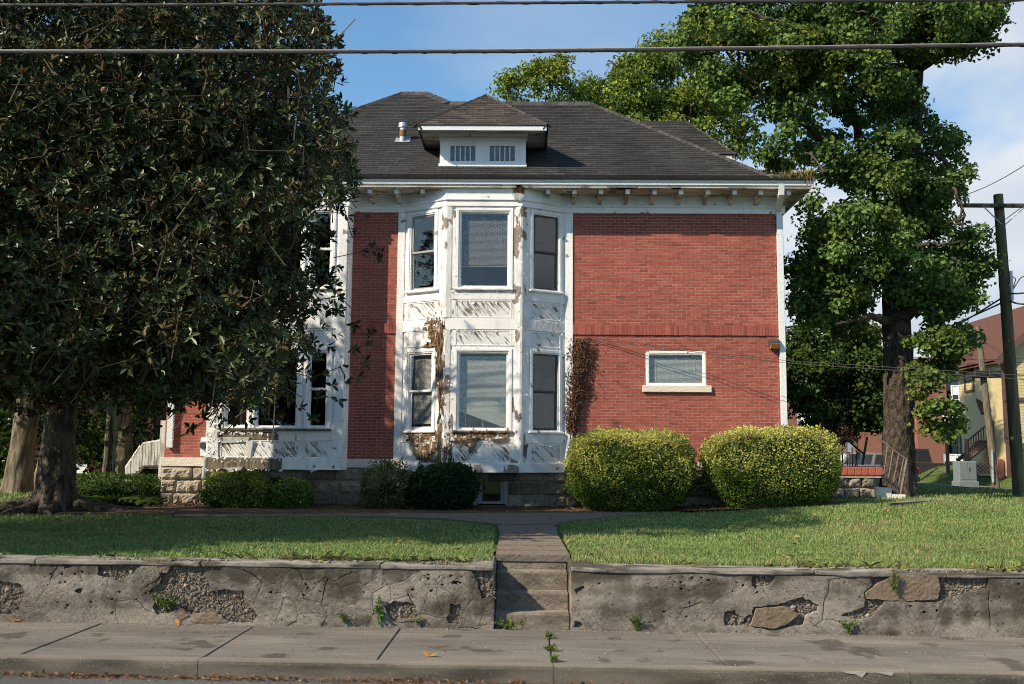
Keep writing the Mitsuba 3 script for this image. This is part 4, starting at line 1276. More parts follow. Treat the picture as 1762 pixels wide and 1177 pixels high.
def crack_lines(x0, x1, z0, z1, n, rng):
    from scipy.spatial import Voronoi
    p = np.column_stack([rng.uniform(x0 - .3, x1 + .3, n), rng.uniform(z0 - .3, z1 + .3, n)])
    vo = Voronoi(p); out = []
    for (a, b) in vo.ridge_vertices:
        if a < 0 or b < 0:
            continue
        A, B = vo.vertices[a], vo.vertices[b]
        if not (x0 - .05 < (A[0] + B[0]) / 2 < x1 + .05 and z0 - .02 < (A[1] + B[1]) / 2 < z1 + .05):
            continue
        L = np.linalg.norm(B - A); k = max(2, int(L / .03)); t = np.linspace(0, 1, k)[:, None]
        q = A + (B - A) * t + np.cumsum(rng.normal(0, .006, (k, 2)), 0) * np.sin(np.pi * t)
        out.append(LineString(q).buffer(rng.choice([.0012, .002, .0032, .006], p=[.4, .35, .15, .1])))
    return out


def retaining(key, X0, X1, holes, slabs, cracks, label, rng, endcap):
    tag(key, label, 'wall')
    shear = lambda mm: [v.__setitem__((slice(None), 2), v[:, 2] + SH * .9 * v[:, 0]) for v in mm.V]
    m = MB().box(X0, X1, YF + .06, YF + .42, -.15, ZTOP)
    shear(m); scene[key] = mikit.ply(m.arrays()[:2], 'plaster_brown')
    hp = unary_union([unshear(h) for h in holes]); hp = jag(hp, .004, rng) if hp.geom_type == 'Polygon' else unary_union([jag(g, .005, rng) for g in hp.geoms])
    body = sbox(X0 + .002, -.06, X1 - .002, ZTOP - .003).difference(hp)
    for cl in cracks:
        body = body.difference(unary_union(cl))
    wfs = Frame((0, YF, 0), (1, 0, 0), (0, 0, 1))
    # plates sheared with the street
    sf = Frame.__new__(Frame); sf.O, sf.U, sf.V, sf.N = np.zeros(3) + [0, YF, 0], np.array([1, 0, SH * .9]), np.array([0, 0, 1.0]), np.array([0, -1.0, 0])
    for g in sorted(getattr(body, 'geoms', [body]), key=lambda g: -g.area):
        if g.area < .0015:
            continue
        g = Polygon(g.exterior) if not g.interiors else g
        d = rng.normal(0, .004) if g.area < .4 else 0
        plate_with_holes(sf, g, -.05, d, .006, key + '__plaster_piece', 'plaster', rng, .035)
    for s in slabs:
        g = jag(unshear(s), .003, rng)
        rough_plate(sf, g, -.05, .012, .006, key + '__loose_slab', 'plaster_brown', rng, .03, rng.normal(0, .015))
    # coping
    x = X0
    while x < X1 - .05:
        e = min(x + rng.uniform(1.2, 2.6), X1); e = X1 if X1 - e < .4 else e
        mm = MB(); v, f = chamfer_box(e - x - .004, .44, .052, .012)
        vm = trimesh.Trimesh(v, f).subdivide().subdivide().subdivide(); v, f = vm.vertices, vm.faces
        v = v + [(x + e) / 2, YF + .205 + rng.normal(0, .004), ZTOP + .026]
        v = v + (meshkit.fbm(v * 7, 3)[:, None] - .5) * np.array([0, .07, .03])
        mm.add(v, f); shear(mm); mm.put(key + '__coping', 'coping')
        x = e
    # rubble bedded in the holes
    rub = MB(); ico = trimesh.creation.icosphere(subdivisions=1)
    n = int(hp.area / .00032); b = hp.bounds
    xy = np.column_stack([rng.uniform(b[0], b[2], n * 9), rng.uniform(b[1], b[3], n * 9)])
    import shapely
    xy = xy[shapely.contains_xy(hp.buffer(.01), xy[:, 0], xy[:, 1])][:n * 2]
    for x_, z_ in xy:
        r = rng.uniform(.0055, .0135) * (2.0 if rng.random() < .07 else 1)
        v = ico.vertices * r * rng.uniform(.6, 1.2, 3) * (1 + .25 * rng.normal(size=(len(ico.vertices), 1)) * .6)
        rub.add(sf.p(x_, z_, -.062 + rng.uniform(-.006, .014) + .022 * (meshkit.fbm(np.array([[x_ * 9, z_ * 9, 0.5]]), 2)[0] - .4)) + v, ico.faces, tones(1, (.085, .072, .058), (.25, .215, .175), rng, .14)[0])
    if rub.V:
        k = rub.put(key + '__rubble', 'vc_matte', color=True); tag(k, kind='stuff')


def plate_with_holes(fr, poly, d0, d1, amp, key, mt, rng, res):
    """as rough_plate, for faces that may have openings"""
    import shapely
    from scipy.spatial import Delaunay
    x0, z0, x1, z1 = poly.bounds
    gx, gz = np.meshgrid(np.arange(x0 + res / 2, x1, res), np.arange(z0 + res / 2, z1, res))
    pts = np.column_stack([gx.ravel(), gz.ravel()]) + rng.normal(0, res * .15, (gx.size, 2))
    inner = poly.buffer(-res * .45)
    pts = pts[shapely.contains_xy(inner, pts[:, 0], pts[:, 1])] if not inner.is_empty else pts[:0]
    rings = [np.array(r.segmentize(res).coords)[:-1] for r in [poly.exterior, *poly.interiors]]
    P2 = np.vstack([pts] + rings)
    tri = Delaunay(P2, qhull_options='QJ').simplices
    cen = P2[tri].mean(1); tri = tri[shapely.contains_xy(poly.buffer(1e-4), cen[:, 0], cen[:, 1])]
    a = P2[tri[:, 1]] - P2[tri[:, 0]]; b = P2[tri[:, 2]] - P2[tri[:, 0]]; cr = a[:, 0] * b[:, 1] - a[:, 1] * b[:, 0]
    tri[cr < 0] = tri[cr < 0][:, ::-1]; tri = tri[np.abs(cr) > 1e-10]
    nb = len(P2) - len(pts)
    h = d1 + amp * (meshkit.fbm(np.column_stack([P2[:, 0] * 3, P2[:, 1] * 3, np.full(len(P2), rng.random() * 9)]), 4) - .5) * 2
    h[len(pts):] -= .003
    V = [fr.p(P2[:, 0], P2[:, 1], h)]; F = [tri]; n = len(P2); i0 = len(pts)
    for r in rings:
        e = len(r); j = np.arange(e); jn = (j + 1) % e
        V.append(fr.p(r[:, 0], r[:, 1], d0))
        F += [np.stack([i0 + j, n + j, n + jn], 1), np.stack([i0 + j, n + jn, i0 + jn], 1)]
        i0 += e; n += e
    return MB().add(np.vstack(V), np.vstack(F)).put(key, mt)


mat('plaster_brown', P(lambda p, n, uv: mikit.mix((0.12, 0.088, 0.062), (0.21, 0.165, 0.125), fb(p.x * 8, p.y * 8, p.z * 14, octaves=4))), 0.95, 0.2, _grain(40.0), 0.015)
XS0, XS1 = -.322, .498
rl = np.random.default_rng(51)
XP = lambda px: onplane(px, 1030, wf)[0]
pits = lambda rng, x0, x1, z0, z1, n: [[(a + r * math.cos(t) * rng.uniform(.5, 1.3), b + r * math.sin(t) * rng.uniform(.4, 1.0)) for t in np.linspace(0, 5.6, 8)] for a, b, r in zip(rng.normal((x0 + x1) / 2, (x1 - x0) / 4, n), rng.normal((z0 + z1) / 2, (z1 - z0) / 4, n), rng.uniform(.006, .022, n))]
PIT_L = pits(rl, -5.6, -4.1, .35, .62, 16) + pits(rl, -5.3, -3.6, .1, .45, 20) + pits(rl, -2.9, -1.9, .25, .55, 22) + pits(rl, -1.4, -.4, .4, .62, 18)
PIT_R = pits(rl, 1.0, 3.2, .35, .64, 34) + pits(rl, 1.5, 2.6, .05, .3, 14) + pits(rl, 3.0, 5.4, .4, .62, 22) + pits(rl, 4.0, 5.3, .1, .4, 10)
cl = [crack_lines(XP(480), XP(850), .0, .6, 95, rl), crack_lines(XP(380), XP(470), .25, .6, 9, rl), crack_lines(XP(150), XP(280), .0, .6, 16, rl), crack_lines(XP(-60), XP(140), .0, .6, 10, rl), [Polygon(q).buffer(0) for q in PIT_L]]
retaining('retaining_wall', -9.5, XS0, holes_l, slab_l, cl, 'cracked plastered retaining wall on the left of the steps with gravelly rubble showing', rl, 1)
cr = [[Polygon(q).buffer(0) for q in PIT_R], crack_lines(XP(990), XP(1300), .0, .62, 9, rl), crack_lines(XP(1300), XP(1640), .0, .6, 20, rl), crack_lines(XP(1640), XP(1800), .0, .6, 4, rl)]
retaining('retaining_wall_001', XS1, 9.5, holes_r, slab_r, cr, 'mossy plastered retaining wall on the right of the steps with loose brown slabs', rl, 0)
_used['retaining_wall'] = 1
for k, x0, x1 in (('retaining_wall', XS0 - .28, XS0), ('retaining_wall_001', XS1, XS1 + .26)):
    v, f = chamfer_box(x1 - x0, 1.0, .85, .02); vm = trimesh.Trimesh(v, f).subdivide().subdivide().subdivide(); v = vm.vertices
    v = v + [(x0 + x1) / 2, YF + .56, .665 - .425 - SH * 0]
    v = v + (meshkit.fbm(v * 6, 3)[:, None] - .5) * np.array([.012, 0, .012])
    MB().add(v, vm.faces).put(k + '__return', 'plaster')
# --- concrete steps
tag('concrete_steps', 'four weathered concrete steps cut through the retaining wall', 'steps')
zs = [at(920, 1056, YF + .1)[2], at(920, 1020, YF + .36)[2], at(920, 984, YF + .62)[2]]
yf_ = [YF + .1, YF + .36, YF + .62, YF + .88]
for i in range(4):
    z1 = (zs + [at(920, 962, YF + .88)[2]])[i]
    v, f = chamfer_box(XS1 - XS0 - .004, 1.9 - (yf_[i] - YF), z1 + .2, .018); vm = trimesh.Trimesh(v, f).subdivide().subdivide().subdivide(); v = vm.vertices
    v = v + [(XS0 + XS1) / 2, (yf_[i] + YF + 1.9) / 2, (z1 - .2) / 2]
    v = v + (meshkit.fbm(v * 8 + i, 3)[:, None] - .5) * np.array([0, .016, .012])
    if i == 0:
        scene['concrete_steps'] = mikit.ply((v, vm.faces), 'step_concrete')
    else:
        MB().add(v, vm.faces).put('concrete_steps__step', 'step_concrete')
# --- garden walk: slabs from the steps to the house path
struct('garden_path', 'narrow brown concrete walk from the steps to the house')
zk = .70
e0 = [zplane(853, 954, zk), zplane(981, 956, zk)]; e1 = [zplane(864, 901, zk + .04), zplane(949, 900, zk + .04)]
ys = [e0[0][1], 13.2, 14.7, 16.2, 17.5, e1[0][1]]
for i, (ya_, yb_) in enumerate(zip(ys[:-1], ys[1:])):
    def edge(y):
        t = (y - ys[0]) / (ys[-1] - ys[0]); fl2 = .1 * max(0, (t - .8) / .2)
        return e0[0][0] + (e1[0][0] - e0[0][0]) * t - fl2, e0[1][0] + (e1[1][0] - e0[1][0]) * t + fl2
    (a0, a1), (c0, c1) = edge(ya_), edge(yb_)
    za_, zb_ = zk + .012 * (ya_ - ys[0]) / 2, zk + .012 * (yb_ - ys[0]) / 2
    v = np.array([[a0, ya_ + .004, za_], [a1, ya_ + .004, za_], [c1, yb_ - .004, zb_], [c0, yb_ - .004, zb_]]); v2 = v - [0, 0, .075]
    mm = MB().add(np.vstack([v2, v]), [[4, 5, 6], [4, 6, 7], [0, 1, 5], [0, 5, 4], [1, 2, 6], [1, 6, 5], [2, 3, 7], [2, 7, 6], [3, 0, 4], [3, 4, 7]])
    if i == 0:
        scene['garden_path'] = mikit.ply(mm.arrays()[:2], 'lawn_path')
    else:
        mm.put('garden_path__slab', 'lawn_path')
zq = .745
hp_px = [(300, 884.5), (640, 883.5), (735, 883), (900, 882.5), (1010, 882), (1090, 880.5), (1150, 878.5), (1135, 881.5), (1050, 888), (960, 898.5), (949, 901), (864, 902), (835, 899), (760, 891.5), (640, 888), (480, 888), (300, 888)]
house_path = Polygon([zplane(a, b, zq) for a, b in hp_px]).buffer(0)
struct(MB().prism(flat, house_path, zq - .09, zq).put('house_path', 'lawn_path'), 'narrow concrete path along the front of the house')
bed = Polygon([zplane(a, b - .3, zq) for a, b in hp_px[:7]] + [(3.4, 20.7), (6.7, 20.75), (6.7, YW), (XL - .6, YW), (XL - .6, zplane(300, 884, zq)[1])]).buffer(0).difference(house_path.buffer(.01))
gb = MB()
for g in getattr(bed, 'geoms', [bed]):
    gb.prism(flat, g.intersection(sbox(-20, 0, 2.6, 40)), .6, .742)
    ge = g.intersection(sbox(2.605, 0, 7, 40))
    if not ge.is_empty:
        gb.prism(Frame((0, 0, 0), (1, 0, .045), (0, 1, 0)), ge, .62, .635)
struct(gb.put('planting_bed', 'soil'), 'bare mulched earth along the foundation')
# mulch, fallen leaves
rg = np.random.default_rng(61)
n = 9000
x = rg.uniform(XL - .3, 6.4, n); y = 20.75 + rg.random(n) ** .7 * 1.5
mm = MB(); q = np.column_stack([x, y, .745 + rg.random(n) * .03 + np.clip(x - 2.6, 0, 5) * .045])
leaves(mm, q, np.column_stack([rdir(n, rg)[:, :2], rg.normal(0, .25, n)]), np.column_stack([rg.normal(0, .4, (n, 2)), np.ones(n)]), rg.uniform(.03, .09, n), rg.uniform(.012, .035, n), tones(n, (.05, .03, .018), (.20, .115, .07), rg, .2), four=False)
tag(mm.put('mulch', 'vc_matte', color=True), 'brown bark mulch and dead leaves in the bed along the house', 'mulch', kind='stuff')
mm = MB(); n = 1500
x = np.concatenate([rg.uniform(-5.2, 0, 1100), rg.uniform(0, 5.2, 400)]); y = 8.94 - np.abs(rg.normal(0, .05, n)); keepm = rg.random(n) < np.where(x < 0, .4 + .6 * np.sin(x * 2.3 + 1) ** 2, .3 + .7 * (np.sin(x * 3.1) > .3))
x, y = x[keepm], y[keepm]; n = len(x)
q = np.column_stack([x, y, -.145 + SH * x + rg.random(n) * .025])
leaves(mm, q, np.column_stack([rdir(n, rg)[:, :2], rg.normal(0, .3, n)]), np.column_stack([rg.normal(0, .5, (n, 2)), np.ones(n)]), rg.uniform(.02, .06, n), rg.uniform(.012, .03, n), tones(n, (.07, .03, .015), (.30, .16, .07), rg, .2), four=False)
tag(mm.put('leaf_litter', 'vc_matte', color=True), 'dry brown leaves gathered in the gutter along the kerb', 'leaves', kind='stuff')
for px, py, lb, Yq, zq_ in ((187, 1139, None, 0, 0),):
    pass
dead = [((737, 1132), 'curled tan leaf with a long stem on the pavement left of the steps'), ((330, 1068), 'orange leaf scrap on the pavement under the big hole in the left wall'), ((57, 1065), 'flat brown leaf at the foot of the left wall near the frame edge')]
for (px, py), lb in dead:
    X, Y = zplane(px, py, 0.0); mm = MB(); z0 = SH * X + .006
    Y = min(Y, YF - .05)
    for j in range(3):
        leaves(mm, np.array([[X, Y, z0]]), rdir(1, rg) * [1, 1, .1], np.array([[rg.normal(0, .3), -.2, 1.0]]), .085, .04, [(.36, .17, .06)], droop=-.4, fold=.3)
    mm.tube([[X, Y, z0 + .005], [X + .06, Y - .01, z0 + .008], [X + .12, Y - .005, z0 + .004]], .0025, 5, (.3, .15, .06))
    tag(mm.put('fallen_leaf', 'vc_matte', color=True), lb, 'leaf')

# --- grass
rg = np.random.default_rng(71)
walk_poly = Polygon([(e0[0][0] - .02, 11.0), (e0[1][0] + .02, 11.0), (e1[1][0] + .12, e1[1][1] + .2), (e1[0][0] - .12, e1[0][1] + .2)])
import shapely


def blades(n, x0, x1, y0, y1, h, w, seed, dens=None):
    rg = np.random.default_rng(seed)
    x, y = rg.uniform(x0, x1, n), y0 + (y1 - y0) * rg.random(n)
    bad = shapely.contains_xy(walk_poly, x, y) | shapely.contains_xy(house_path.buffer(.03), x, y) | (shapely.contains_xy(bed, x, y)) | ((y > 21.9) & (x > XL - .1) & (x < 6.2))
    view = np.abs(x) < .545 * y + .6
    patch = meshkit.fbm(np.column_stack([x * .9, y * .9, x * 0]), 3)
    root = np.hypot(x + 9.0, (y - 19.2) * 1.3) < 1.9 + rg.normal(0, .5, n)
    k = view & ~bad & ~(root & (rg.random(n) < .85)) & (rg.random(n) < np.clip(patch * 1.6 + .2, .35, 1))
    x, y, patch = x[k], y[k], patch[k]; n = len(x)
    z = G(x, y)
    hh = h * rg.uniform(.55, 1.25, n) * (.45 + 1.1 * patch); ww = w * rg.uniform(.7, 1.3, n)
    th = rg.uniform(0, 2 * np.pi, n); lean = rg.uniform(.1, .75, n) * hh
    dx, dy = np.cos(th), np.sin(th); sx, sy = -dy, dx
    b = np.column_stack([x, y, z - .006])
    s = np.column_stack([sx, sy, sx * 0]) * ww[:, None] / 2
    midp = b + np.column_stack([dx * lean * .35, dy * lean * .35, hh * .6]); tip = b + np.column_stack([dx * lean, dy * lean, hh])
    v = np.stack([b - s, b + s, midp + s * .7, midp - s * .7, tip], 1).reshape(-1, 3)
    f = (np.array([[0, 1, 2], [0, 2, 3], [3, 2, 4]])[None] + (np.arange(n) * 5)[:, None, None]).reshape(-1, 3)
    c = tones(n, (.085, .145, .034), (.205, .28, .09), rg, .2)
    c *= (.82 + .42 * meshkit.fbm(np.column_stack([x * .55 + 3, y * .8, x * 0]), 3))[:, None]
    dry = rg.random(n) < np.clip(.10 + (patch - .55) * .8, .02, .3) + np.clip((11.45 - y) * .9, 0, .6) * (x > 0)
    c[dry] = tones(int(dry.sum()), (.22, .17, .08), (.38, .30, .16), rg, .15)
    return v, f, np.repeat(c, 5, 0)


gm = MB()
for a in ((200000, -7.5, 7.5, 11.26, 14.2, .062, .0075, 1), (150000, -9.2, 9.2, 14.2, 17.5, .062, .0095, 2), (130000, -12, 12, 17.5, 22, .06, .0125, 3), (70000, -17, 14.2, 22, 31, .06, .018, 4)):
    v, f, c = blades(*a); gm.add(v, f, c)
tag(gm.put('grass', 'vc_grass', color=True), 'short mown green grass on the front lawn', 'grass', kind='stuff')
# strands hanging over the coping, and a scatter of low broad weeds in the turf
rg = np.random.default_rng(73); n = 1500
x = rg.uniform(-7, 7, n); x = x[(x < XS0 - .25) | (x > XS1 + .25)]; x = x[meshkit.fbm(np.column_stack([x * 1.3, x * 0, x * 0]), 3) > rg.uniform(.3, .62, len(x))]; n = len(x)
q = np.column_stack([x, np.full(n, YF + .36) + rg.uniform(-.1, .1, n), np.full(n, ZTOP + .05) + SH * .9 * x])
ov = MB(); leaves(ov, q, np.column_stack([rg.normal(0, .5, n), -rg.uniform(.2, 1.1, n), rg.uniform(.15, 1, n)]), np.column_stack([rg.normal(0, .2, n), -np.ones(n) * .6, np.ones(n)]), rg.uniform(.06, .17, n), .010, tones(n, (.08, .12, .03), (.30, .26, .11), rg, .2), droop=.45)
tag(ov.put('edge_grass', 'vc_grass', color=True), 'longer grass strands straggling over the top of the retaining wall', 'grass', kind='stuff')
n = 2600; cx = rg.uniform(-8, 9, 120); cy = rg.uniform(11.6, 20, 120); i_ = rg.integers(0, 120, n)
x, y = cx[i_] + rg.normal(0, .16, n), cy[i_] + rg.normal(0, .12, n); ok = ~(shapely.contains_xy(walk_poly, x, y) | shapely.contains_xy(house_path, x, y)) & (y > 11.4) & (y < 20.6); x, y = x[ok], y[ok]; n = len(x)
cv = MB(); leaves(cv, np.column_stack([x, y, G(x, y) + rg.uniform(.02, .06, n)]), np.column_stack([rdir(n, rg)[:, :2], rg.normal(.2, .2, n)]), np.column_stack([rg.normal(0, .3, n), rg.normal(-.2, .3, n), np.ones(n)]), rg.uniform(.03, .06, n), rg.uniform(.02, .035, n), tones(n, (.05, .10, .022), (.12, .19, .05), rg, .15), four=False)
tag(cv.put('clover', 'vc_grass', color=True), 'patches of clover and low broad weeds in the lawn', 'weeds', kind='stuff')
n = 2400; x = rg.uniform(-5.6, 5.6, n); y = np.where(rg.random(n) < .45, YF - np.abs(rg.normal(0, .06, n)), np.where(rg.random(n) < .5, 8.93 - np.abs(rg.normal(0, .12, n)), rg.uniform(9.1, 10.8, n)))
nl = 260; xl = rg.uniform(-8, 9, nl); yl_ = rg.uniform(11.4, 20.5, nl); lv = MB()
leaves(lv, np.column_stack([xl, yl_, G(xl, yl_) + .055]), np.column_stack([rdir(nl, rg)[:, :2], rg.normal(0, .3, nl)]), np.column_stack([rg.normal(0, .5, (nl, 2)), np.ones(nl)]), rg.uniform(.05, .1, nl), rg.uniform(.025, .045, nl), tones(nl, (.12, .06, .025), (.34, .2, .09), rg, .2), fold=.3, droop=-.2)
tag(lv.put('lawn_leaves', 'vc_matte', color=True), 'scattered dry leaves lying on the lawn', 'leaves', kind='stuff')
gr = MB(); ico = trimesh.creation.icosphere(subdivisions=0)
for a, b in zip(x, y):
    r = rg.uniform(.002, .007); gr.add(ico.vertices * r * rg.uniform(.6, 1.3, 3) + [a, b, (SH * a + .001 if b > 8.95 else -.148 + SH * a) + r * .4], ico.faces, tones(1, (.07, .06, .05), (.36, .33, .29), rg, .2)[0])
tag(gr.put('grit', 'vc_matte', color=True), 'loose grit on the pavement and in the gutter', 'grit', kind='stuff')
# --- side street on the right
S0, S1 = 15.9, 21.0
zst = lambda X, Y: np.clip(-.15 + (np.asarray(Y) - 9) * .03, -.15, .55) + 0 * np.asarray(X)
struct(sheet(lambda X, Y: zst(X, Y), np.linspace(S0, S1, 4), np.linspace(8.9, 150, 60)).put('side_street', 'asphalt'), 'asphalt side street running away behind the house on the right')
for i, (a, b) in enumerate(((14.4, S0), (S1, 22.7))):
    struct(sheet(lambda X, Y: zst(X, Y) + .12, np.linspace(a, b, 3), np.linspace(11, 150, 60)).put('side_pavement', 'walk'), ('near' if i == 0 else 'far') + ' pavement of the side street')
mm = MB()
for x_ in (S0, S1):
    ysr = np.linspace(11, 150, 60); z = zst(x_, ysr)
    sgn = 1 if x_ == S0 else -1
    a = np.column_stack([np.full(60, x_ - .12 * sgn), ysr, z + .125]); b = np.column_stack([np.full(60, x_ + .02 * sgn), ysr, z + .125]); c = np.column_stack([np.full(60, x_ + .04 * sgn), ysr, z - .05])
    v = np.stack([a, b, c], 1).reshape(-1, 3); f = []
    for j in range(59):
        for q in range(2):
            A = j * 3 + q; f += [[A, A + 1, A + 4], [A, A + 4, A + 3]]
    mm.add(v, f)
struct(mm.put('side_kerb', 'walk'), 'kerbs of the side street')


def bank(X, Y):
    X, Y = np.asarray(X, float), np.asarray(Y, float)
    t = np.clip((X - 22.7) / 2.6, 0, 1); t = t * t * (3 - 2 * t)
    return zst(X, Y) + .10 + t * .95 * np.clip((Y - 30) / 12, 0, 1)


struct(sheet(bank, np.concatenate([np.linspace(22.7, 27, 16), np.linspace(29, 140, 14)]), np.linspace(11, 200, 90)).put('far_lawn', 'turf', smooth=True), 'grass bank across the side street below the yellow house')
struct(sheet(lambda X, Y: np.asarray(X) * 0 + .62, np.linspace(-140, 14, 12), np.linspace(74, 260, 12)).put('back_ground', 'turf'), 'ground behind the house')
n = 16000; x = rg.uniform(22.8, 34, n); y = rg.uniform(42, 75, n); q = np.column_stack([x, y, bank(x, y)])
mm = MB(); leaves(mm, q, np.column_stack([rg.normal(0, .4, (n, 2)), np.ones(n)]), np.column_stack([rg.normal(0, .3, n), -np.ones(n), rg.normal(0, .3, n)]), rg.uniform(.05, .11, n), .035, tones(n, (.075, .12, .025), (.17, .2, .06), rg, .15), four=False)
tag(mm.put('bank_grass', 'vc_grass', color=True), 'mown grass on the bank across the side street', 'grass', kind='stuff')
# path from the porch steps to the side street
pp_ = Polygon([zplane(a, b, .985) for a, b in ((1548, 851), (1580, 849), (1672, 853), (1668, 858), (1560, 864), (1530, 866), (1575, 857))]).buffer(0)
struct(MB().prism(flat, pp_, .8, .985).put('porch_path', 'walk'), 'short concrete path from the porch steps towards the side street')
# ------------------------------------------------------------------ trees and shrubs
def bez(a, b, c, n=8):
    t = np.linspace(0, 1, n)[:, None]
    return (1 - t) ** 2 * np.asarray(a) + 2 * t * (1 - t) * np.asarray(b) + t * t * np.asarray(c)


def flare_trunk(base, top, r0, r1, seed, nroots=7, n=18, rough=.16, flare=1.5, mid=None, refine=26):
    base, top = np.asarray(base, float), np.asarray(top, float)
    pts = bez(base - [0, 0, .25], (base + top) / 2 + (mid if mid is not None else 0), top, refine)
    t = np.linspace(0, 1, refine)
    h = np.linalg.norm(pts - pts[0], axis=1)
    r = r1 + (r0 - r1) * (1 - t) ** .8 + r0 * flare * .55 * np.exp(-h / .32)
    v, f = tube(pts, r, 40, True)
    # roots and bark ridges
    ax = np.repeat(pts, 40, 0); d = v[:refine * 40] - ax
    ang = np.arctan2(d[:, 1], d[:, 0]); hh = np.repeat(h, 40)
    lob = np.cos(ang * nroots + seed + np.sin(ang * 2 + seed)) * .5 + .5
    ridge = meshkit.fbm(np.column_stack([np.cos(ang) * 5 + seed, np.sin(ang) * 5, hh * 1.6]), 3) - .5
    k = 1 + .55 * lob * np.exp(-hh / .45) - .18 * np.exp(-hh / .45) + rough * ridge * 1.6
    v[:refine * 40] = ax + d * k[:, None]
    return v, f


def branch(mm, pts, r0, r1, n=7, seed=0):
    pts = np.asarray(pts, float)
    r = np.linspace(r0, r1, len(pts))
    mm.tube(pts, r, n, lump=.12, seed=seed)


def clumps(mm, C, Rr, n_each, L, W, lo, hi, rng, up=.7, shellp=.15, four=False, droop=.2, thin=.0, vary=.22):
    """leaf masses: leaves packed in the outer part of flattened balls, blades facing outward and up"""
    for c, r in zip(C, Rr):
        n = int(n_each * (r[0] / np.mean(np.asarray(Rr)[:, 0])) ** 2) if np.ndim(n_each) == 0 else n_each
        d = rdir(n, rng); rad = (shellp + (1 - shellp) * rng.random((n, 1)) ** .6)
        q = c + d * r * rad * (.78 + .44 * meshkit.fbm(d * 2.2 + c * .7, 2)[:, None])
        nor = norm(d * .55 + np.array([0, 0, up]) + rng.normal(0, .42, (n, 3)))
        axd = norm(np.cross(nor, rdir(n, rng))) + np.array([0, 0, -.25])
        s = rng.uniform(.65, 1.3, n)
        tc = tones(n, lo, hi, rng, .16) * np.exp(rng.normal(0, vary)) * (1 + np.array([.25, .05, -.1]) * max(0, rng.normal(0, .5)))
        kp = np.ones(n, bool)
        if thin > 0:
            kp = meshkit.fbm(q * 1.5 + 11, 3) > thin + rng.normal(0, .04, n)
        if kp.any():
            leaves(mm, q[kp], axd[kp], nor[kp], (L * s)[kp], (W * s)[kp], np.clip(tc[kp], .005, .6), four=four, droop=droop)


# --- the magnolia in front of the house
rm = np.random.default_rng(101)
TK = numbered('magnolia_tree')
tag(TK, 'big dark glossy leaved tree filling the left side in front of the house', 'tree')
gb_ = np.array([-9.02, 19.2, float(G(-9.0, 19.2))])
v, f = flare_trunk(gb_, gb_ + [.12, -.1, 6.2], .33, .2, 1.3, 8, flare=2.0, rough=.2)
MB().add(v, f).put(TK + '__trunk', 'bark', smooth=True)
for i in range(13):                              # surface roots
    a = i / 13 * 2 * np.pi + rm.normal(0, .15); L = rm.uniform(1.0, 2.6)
    s = np.linspace(0, 1, 12)
    px_ = gb_[0] + np.cos(a + s * rm.normal(0, .4)) * (.3 + s * L); py_ = gb_[1] + np.sin(a + s * rm.normal(0, .3)) * (.3 + s * L) * .8
    pz_ = G(px_, py_) + .20 * (1 - s) ** 2.2 + .015 * np.sin(s * 9 + i)
    MB().tube(np.column_stack([px_, py_, pz_ - .01]), .11 * (1 - s) + .025, 9, lump=.3, seed=i).put(TK + '__root', 'bark', smooth=True)
CC, RR = np.array([-8.0, 15.2, 6.2]), np.array([5.25, 3.5, 4.9])


def crown_point(d, k=1.0):
    """d: directions; the crown is a tall rounded cone with a lumpy skirt"""
    lump = 1 + .30 * (meshkit.fbm(d * 2.6 + 4.0, 3) - .5) * 2
    zz = d[:, 2]
    sc = np.where(zz < 0, np.abs(zz) ** .0 * 1.0, 1.0)
    s_ = (np.abs(d) ** 2.6).sum(1) ** (-1 / 2.6)
    q = CC + d * RR * (lump * k * s_)[:, None]
    zmin = 2.75 + .5 * (meshkit.fbm(np.column_stack([q[:, 0], q[:, 1], q[:, 0] * 0]) * .8, 2) - .5) * 2
    low = q[:, 2] < zmin
    q[low, 2] = zmin[low] + rm.random(low.sum()) * .7
    return q


n = 9000
d = rdir(n, rm); tips = crown_point(d, 1 - .42 * rm.random(n) ** 1.6)
inner = rdir(2600, rm); tin = crown_point(inner, .35 + .35 * rm.random(2600))
axis = norm(norm(tips - (CC + [0, 0, -1.5])) * .95 + np.array([0, 0, .38]) + rm.normal(0, .35, tips.shape))
extra = []
for px, py, Y in [(640, 420, 16.6), (628, 432, 16.6), (650, 440, 16.6), (612, 400, 16.6), (600, 372, 16.8), (630, 372, 16.8), (655, 432, 16.6), (634, 592, 15.8), (640, 570, 15.8), (612, 602, 15.8), (630, 620, 15.8), (622, 650, 15.8), (600, 655, 15.9),
                  (590, 630, 15.9), (570, 600, 16), (575, 660, 16), (550, 680, 16), (600, 330, 17), (612, 300, 17), (585, 690, 16), (560, 640, 16), (545, 610, 16), (610, 560, 16), (232, 760, 15.5), (250, 748, 15.5), (270, 735, 15.5), (215, 742, 15.6), (560, 560, 16), (580, 575, 16), (535, 650, 16), (520, 700, 16), (500, 690, 16),
                  (480, 715, 16), (455, 720, 16), (430, 722, 16), (405, 725, 16), (380, 720, 16), (350, 715, 16), (330, 735, 16), (310, 700, 16), (540, 720, 16)]:
    extra.append(at(px, py, Y - 1.2))
extra = np.array(extra); exa = norm(np.array([[.8, -.2, .1]] * len(extra)) + rm.normal(0, .5, extra.shape))
